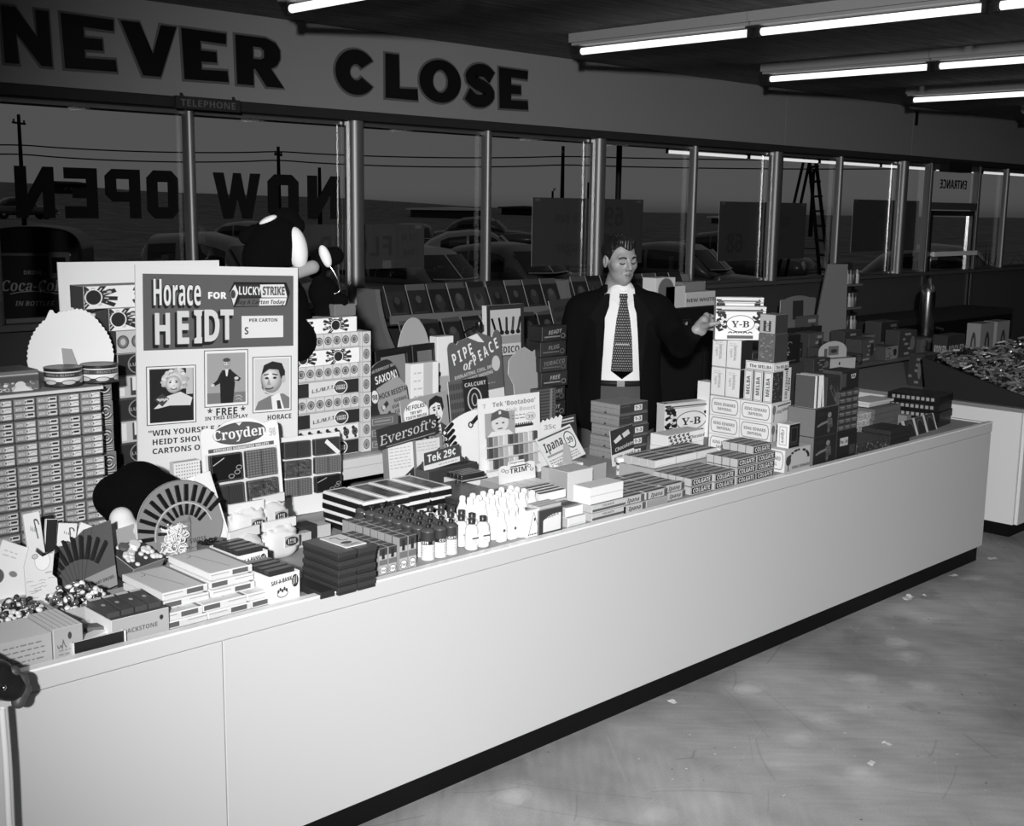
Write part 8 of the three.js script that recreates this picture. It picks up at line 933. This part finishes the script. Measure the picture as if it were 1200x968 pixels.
{ // dark cabinet with register and small boxes on it
  const x0 = 5.62, x1 = 6.5, z = -4.48, t = thing('back_cabinet', 'black cabinet marked 021 behind the man at right', 'cabinet', [(x0 + x1) / 2, 0, z - 0.11]); mesh('carcass', carton(x1 - x0, 1.28, 0.22, { front: { tone: 0.1 } }, 0.1), plain(0.1, 0.5), t); mesh('numerals', board(rect(0.17, 0.08), 0.002, art(90, 44, (c, W, H) => { fillR(c, 20, 0, 0, W, H); text(c, '021', 45, 23, 40, { fill: g(190), sx: 0.9 }); }, 2)).translate(-0.22, 1.13, 0.111), paper[2], t); mesh('door', box(0.4, 0.9, 0.01, -0.21, 0.1, 0.112), plain(0.12, 0.5), t); mesh('door', box(0.4, 0.9, 0.01, 0.21, 0.1, 0.112), plain(0.12, 0.5), t);
  const b1 = [5.597, 1.372, -4.5, 0.186, 0.095], b2 = [5.695, 1.332, -4.5, 0.19, 0.081], b3 = [5.888, 1.293, -4.5, 0.303, 0.078], b4 = [6.023, 1.343, -4.6, 0.238, 0.079]; const wb = (c) => [c[0], 1.282, c[2], c[3], c[1] + c[4] - 1.282];
  good('white_carton', 'white carton with a dark disc on it at the left of the black cabinet', 'carton', wb(b1), 0.1, { front: art(60, 50, (c, W, H) => { fillR(c, 220, 0, 0, W, H); ell(c, 32, 20, 24, 19, 110); }, 2) }, 0.85, { page: 2 }); good('white_carton', 'plain white carton in the middle on the black cabinet', 'carton', wb(b2), 0.1, {}, 0.82); good('white_carton', 'white carton lettered across its front at the right on the black cabinet', 'carton', wb(b3), 0.12, { front: art(90, 46, (c, W, H) => { fillR(c, 200, 0, 0, W, H); text(c, 'NEW WHITE', 46, 26, 15, { fill: g(60) }); }, 2) }, 0.8, { page: 2 }); const gb = wb(b4); gb[2] = -4.63; good('grey_box', 'plain grey box behind the lettered white carton on the black cabinet', 'box', gb, 0.06, {}, 0.5);
}
// middle island at right
{
  const t = thing('island_counter', 'white-edged island counter crowded with goods in the dim right background', 'counter', [8.1, 0, -4.9]); mesh('front', carton(1.9, 0.12, 0.02, {}, 0.85).translate(0, 0.66, 0.56), paper[0], t); mesh('cabinet', box(1.9, 0.66, 1.1, 0, 0, 0), plain(0.3, 0.6), t); mesh('top', box(1.92, 0.03, 1.14, 0, 0.75, 0), plain(0.5, 0.6), t); mesh('end_board', carton(0.02, 0.12, 1.1, {}, 0.75).translate(-0.95, 0.66, 0), paper[0], t);
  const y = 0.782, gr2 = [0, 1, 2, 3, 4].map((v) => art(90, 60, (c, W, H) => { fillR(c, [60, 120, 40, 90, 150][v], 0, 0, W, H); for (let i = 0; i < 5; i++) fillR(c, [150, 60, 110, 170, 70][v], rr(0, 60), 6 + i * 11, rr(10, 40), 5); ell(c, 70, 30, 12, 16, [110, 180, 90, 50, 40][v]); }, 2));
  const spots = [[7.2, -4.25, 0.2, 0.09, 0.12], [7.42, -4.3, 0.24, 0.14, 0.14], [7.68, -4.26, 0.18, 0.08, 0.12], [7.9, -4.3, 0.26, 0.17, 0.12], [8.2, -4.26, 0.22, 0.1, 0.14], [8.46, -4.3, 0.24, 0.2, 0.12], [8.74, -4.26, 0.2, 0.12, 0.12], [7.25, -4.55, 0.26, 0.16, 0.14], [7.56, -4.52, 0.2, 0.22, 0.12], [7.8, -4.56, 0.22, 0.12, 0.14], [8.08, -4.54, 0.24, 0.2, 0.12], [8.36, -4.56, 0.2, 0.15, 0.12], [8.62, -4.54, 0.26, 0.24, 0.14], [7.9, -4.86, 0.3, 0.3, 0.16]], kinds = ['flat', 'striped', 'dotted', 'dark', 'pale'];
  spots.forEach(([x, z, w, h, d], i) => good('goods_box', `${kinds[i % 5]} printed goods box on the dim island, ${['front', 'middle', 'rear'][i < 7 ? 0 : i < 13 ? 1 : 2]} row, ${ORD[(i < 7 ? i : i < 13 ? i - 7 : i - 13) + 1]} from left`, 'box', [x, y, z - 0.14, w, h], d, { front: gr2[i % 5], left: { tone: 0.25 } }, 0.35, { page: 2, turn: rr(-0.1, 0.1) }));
  // small arched white box, arched grey card, tiered shelf, chrome urn
  const a = [7.1, 0.905, -4.253], ac = thing('arched_box', 'small white box with an arched header card on the dim island', 'box', [7.14, y, -4.32], -0.2); 
  const c0 = [7.336, 0.867, -4.4, 0.327, 0.207]; ac.position.set(c0[0] + c0[3] / 2, y, -4.4); mesh('body', carton(c0[3], 0.075, 0.07, { front: { tone: 0.8 } }, 0.6), paper[0], ac); mesh('header', board(roundTop(c0[3] * 0.85, 0.14), 0.004, art(60, 80, (c, W, H) => { fillR(c, 200, 0, 0, W, H); fillR(c, 120, 20, 20, 22, 36); ell(c, 32, 40, 7, 8, 60); }, 2)).translate(0, 0.05, -0.034), paper[2], ac); mesh('keyhole', box(0.012, 0.02, 0.002, 0, 0.03, 0.0355), plain(0.1), ac);
  const g0 = [7.687, 0.961, -4.98, 0.506, 0.279]; const gc = standee('arched_card', 'grey arched card back with a dark slot standing in the dim background', 'card', [g0[0], 1.0, -5.0, g0[3], g0[1] + g0[4] - 1.0], null, { outline: (w, h) => { const s = new THREE.Shape(); s.moveTo(-w / 2, 0); s.lineTo(w * 0.42, 0); s.lineTo(w / 2, h * 0.84); s.quadraticCurveTo(w * 0.48, h * 0.92, w * 0.34, h * 0.9); s.quadraticCurveTo(0, h * 1.08, -w * 0.34, h * 0.9); s.quadraticCurveTo(-w * 0.5, h * 0.92, -w * 0.46, h * 0.8); s.closePath(); return s; }, tone: 0.5, lean: 0.04, strut: false }); mesh('slot', box(g0[3] * 0.28, 0.14, 0.003, 0, 0.06, 0.002), plain(0.2), gc);
  good('card_stand', 'dark carton under the grey arched card', 'carton', [g0[0] - 0.02, 0.782, -4.96, g0[3] + 0.05, 0.216], 0.1, {}, 0.14);
  const s0 = [8.272, 0.906, -4.95, 0.758, 0.559], st = thing('tiered_display', 'tall narrow wooden display with two shelves of small bottles in the dim background', 'display', [8.9, 0.782, -5.0]); st.position.set(s0[0] + 0.14, 0.782, -5.0); const sh = s0[1] + s0[4] - 0.782; mesh('side_panel', board([[-0.16, 0], [0.12, 0], [0.1, sh], [-0.06, sh]], 0.03, null, { tone: 0.42, edge: 0.5 }).rotateY(-0.7), paper[0], st); mesh('back_panel', box(0.26, sh, 0.02, 0.24, 0, -0.06), darkM, st); for (let k = 0; k < 3; k++) { mesh('shelf', box(0.26, 0.015, 0.1, 0.24, sh * (0.2 + k * 0.27), 0.0), woodD, st); for (let i = 0; i < 5; i++) { const o = tag(mesh('small_bottle', lathe([[0, 0], [0.018, 0], [0.018, 0.07], [0.008, 0.085], [0.008, 0.11], [0, 0.11]], 10), plain([0.7, 0.5, 0.2][(i + k) % 3], 0.4)), `small bottle in the tiered wooden display, ${['bottom', 'middle', 'top'][k]} shelf, ${ORD[i + 1]} from left`, 'bottle', 'small bottles in the tiered display'); o.position.set(st.position.x + 0.14 + i * 0.05, 0.782 + sh * (0.2 + k * 0.27) + 0.016, -5.0 + 0.01); } }
  // slanted candy bin on the nearest right counter
  const c = thing('end_counter', 'pale counter with a black toe kick at the right edge behind the long counter', 'counter', [8.4, 0, -3.55]); mesh('end_panel', carton(0.02, 0.66, 1.5, {}, 0.86).translate(-1.56, 0.09, 0), paper[0], c); mesh('front_panel', carton(3.1, 0.66, 0.02, {}, 0.86).translate(0, 0.09, 0.76), paper[0], c); mesh('toe_kick', box(3.02, 0.09, 1.42, 0.0, 0, 0), plain(0.05, 0.5), c); mesh('top', box(3.14, 0.02, 1.54, 0, 0.752, 0), plain(0.5, 0.6), c);
  const bin = thing('candy_bin', 'large dark slant-sided bin heaped with wrapped bars at the right edge', 'bin', [8.4, 0.774, -3.15]), sp = new THREE.Shape([[0.36, 0], [0.38, 0.05], [-0.3, 0.23], [-0.26, 0]].map((p) => new THREE.Vector2(...p))); mesh('side_board', new THREE.ExtrudeGeometry(sp, { depth: 0.02, bevelEnabled: false }).rotateY(-Math.PI / 2).translate(-1.5, 0, 0), plain(0.15, 0.8), bin); mesh('front_board', carton(3.0, 0.05, 0.02, {}, 0.3).translate(0, 0, 0.36), paper[0], bin); mesh('floor_board', box(2.98, 0.02, 0.6, 0, 0.0, 0.04).rotateX(0.0), plain(0.2), bin);
  const bars = [0.62, 0.36, 0.14, 0.5].map((tn, v) => { const q = []; for (let i = 0; i < 260; i++) { const u = rnd() ** 1.6, zz = rr(-0.26, 0.32); q.push(carton(rr(0.035, 0.06), 0.011, 0.02).rotateZ(rr(-0.5, 0.5)).rotateY(rnd() * 3).rotateX(rr(-0.4, 0.4)).translate(-1.44 + u * 2.6, 0.04 + (0.32 - zz) * 0.3 + rnd() * 0.05, zz)); } return [tn, mergeGeometries(q)]; });
  const bp = thing('wrapped_bars', 'heap of glinting wrapped bars in the dark bin at right', 'sweets', [8.4, 0.774, -3.15]); bp.userData.kind = 'stuff'; bars.forEach(([tn, q]) => { mesh('bars', merge([q]), plain(tn, 0.25, tn > 0.6 ? 0.6 : 0), bp).userData.kind = 'stuff'; });
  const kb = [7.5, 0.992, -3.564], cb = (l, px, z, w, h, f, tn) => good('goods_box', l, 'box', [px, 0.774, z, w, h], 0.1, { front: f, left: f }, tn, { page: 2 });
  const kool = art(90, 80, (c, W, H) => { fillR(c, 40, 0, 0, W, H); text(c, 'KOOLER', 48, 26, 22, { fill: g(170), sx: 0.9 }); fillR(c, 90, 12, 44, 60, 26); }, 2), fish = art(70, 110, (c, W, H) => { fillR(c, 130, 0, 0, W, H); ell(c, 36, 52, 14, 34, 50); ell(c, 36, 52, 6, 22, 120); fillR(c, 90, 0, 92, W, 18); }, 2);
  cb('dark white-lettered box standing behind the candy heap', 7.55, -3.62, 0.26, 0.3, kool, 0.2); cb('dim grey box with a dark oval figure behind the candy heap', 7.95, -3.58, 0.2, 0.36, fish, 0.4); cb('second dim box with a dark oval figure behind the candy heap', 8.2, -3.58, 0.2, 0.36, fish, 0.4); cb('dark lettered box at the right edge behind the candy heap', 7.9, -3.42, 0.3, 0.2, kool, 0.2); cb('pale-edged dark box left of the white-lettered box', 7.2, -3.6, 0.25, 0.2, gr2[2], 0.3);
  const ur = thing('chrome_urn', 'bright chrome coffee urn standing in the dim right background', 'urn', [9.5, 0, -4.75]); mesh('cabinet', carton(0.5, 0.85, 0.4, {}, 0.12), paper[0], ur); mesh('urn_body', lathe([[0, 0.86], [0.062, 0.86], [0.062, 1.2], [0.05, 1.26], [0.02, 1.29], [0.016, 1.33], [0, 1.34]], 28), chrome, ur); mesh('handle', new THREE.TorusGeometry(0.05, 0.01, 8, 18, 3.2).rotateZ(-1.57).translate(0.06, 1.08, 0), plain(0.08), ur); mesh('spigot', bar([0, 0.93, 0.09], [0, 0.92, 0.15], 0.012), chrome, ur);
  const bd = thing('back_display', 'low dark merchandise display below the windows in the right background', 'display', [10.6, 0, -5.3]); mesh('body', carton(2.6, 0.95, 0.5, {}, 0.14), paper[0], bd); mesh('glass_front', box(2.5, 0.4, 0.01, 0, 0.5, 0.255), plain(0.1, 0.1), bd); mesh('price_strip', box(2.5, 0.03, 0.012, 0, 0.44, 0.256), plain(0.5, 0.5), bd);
}
// scraps of paper on the concrete
{
  const sc = [[5.38, -2.68, 'under the toe kick two thirds along', 2.2], [5.47, -2.64, 'beside the larger scrap under the toe kick', 1], [5.9, -2.7, 'near the far end of the toe kick', 1.4], [6.36, -2.7, 'at the far counter corner', 1.6], [3.52, -2.68, 'curled against the toe kick', 1.2], [3.79, -1.93, 'lying on the open floor', 1], [3.61, -1.89, 'rolled up in the middle of the floor', 1], [2.02, -2.62, 'at the near end of the toe kick', 1.3]];
  sc.forEach(([x, z, l, k], i) => { const q = new THREE.PlaneGeometry(0.035 * k, 0.02 * k, 5, 3), p = q.attributes.position; for (let j = 0; j < p.count; j++) p.setZ(j, 0.006 * k * noise.noise(p.getX(j) * 60 + i * 7, p.getY(j) * 60, 2) + 0.004); q.rotateX(-Math.PI / 2).computeVertexNormals(); const o = mesh('paper_scrap', q, new THREE.MeshStandardMaterial({ color: 0xd8d8d8, roughness: 0.8, side: THREE.DoubleSide })); tag(o, `small white paper scrap on the floor ${l}`, 'paper scrap'); o.position.set(x, 0.003, z); o.rotation.y = rnd() * 3; });
}
{ // dark strapped case with a white cord hanging over the near counter corner
  const t = thing('strapped_case', 'dark shiny rounded case with a white cord hanging at the near left counter corner', 'case', [1.015, 0.8, -2.66]); mesh('body', blob([[-0.03, 0, 0.0, 0.045], [0.0, -0.02, 0.01, 0.036], [-0.06, 0.03, 0, 0.04]], 26), plain(0.14, 0.3), t); mesh('strap', blob([[0.02, -0.01, 0.02, 0.018], [0.025, -0.035, 0.02, 0.018], [0.012, -0.06, 0.02, 0.016], [0.005, 0.015, 0.02, 0.014]], 22), plain(0.3, 0.5), t); mesh('buckle', new THREE.SphereGeometry(0.007, 10, 8).translate(-0.03, -0.005, 0.05), chrome, t); mesh('cord', tube([[-0.03, -0.06, 0.03], [-0.028, -0.2, 0.03], [-0.03, -0.4, 0.03], [-0.025, -0.6, 0.03], [-0.03, -0.79, 0.03]], 0.008, 30, 8), plain(0.9, 0.5), t);
}

renderer.render(scene, camera);
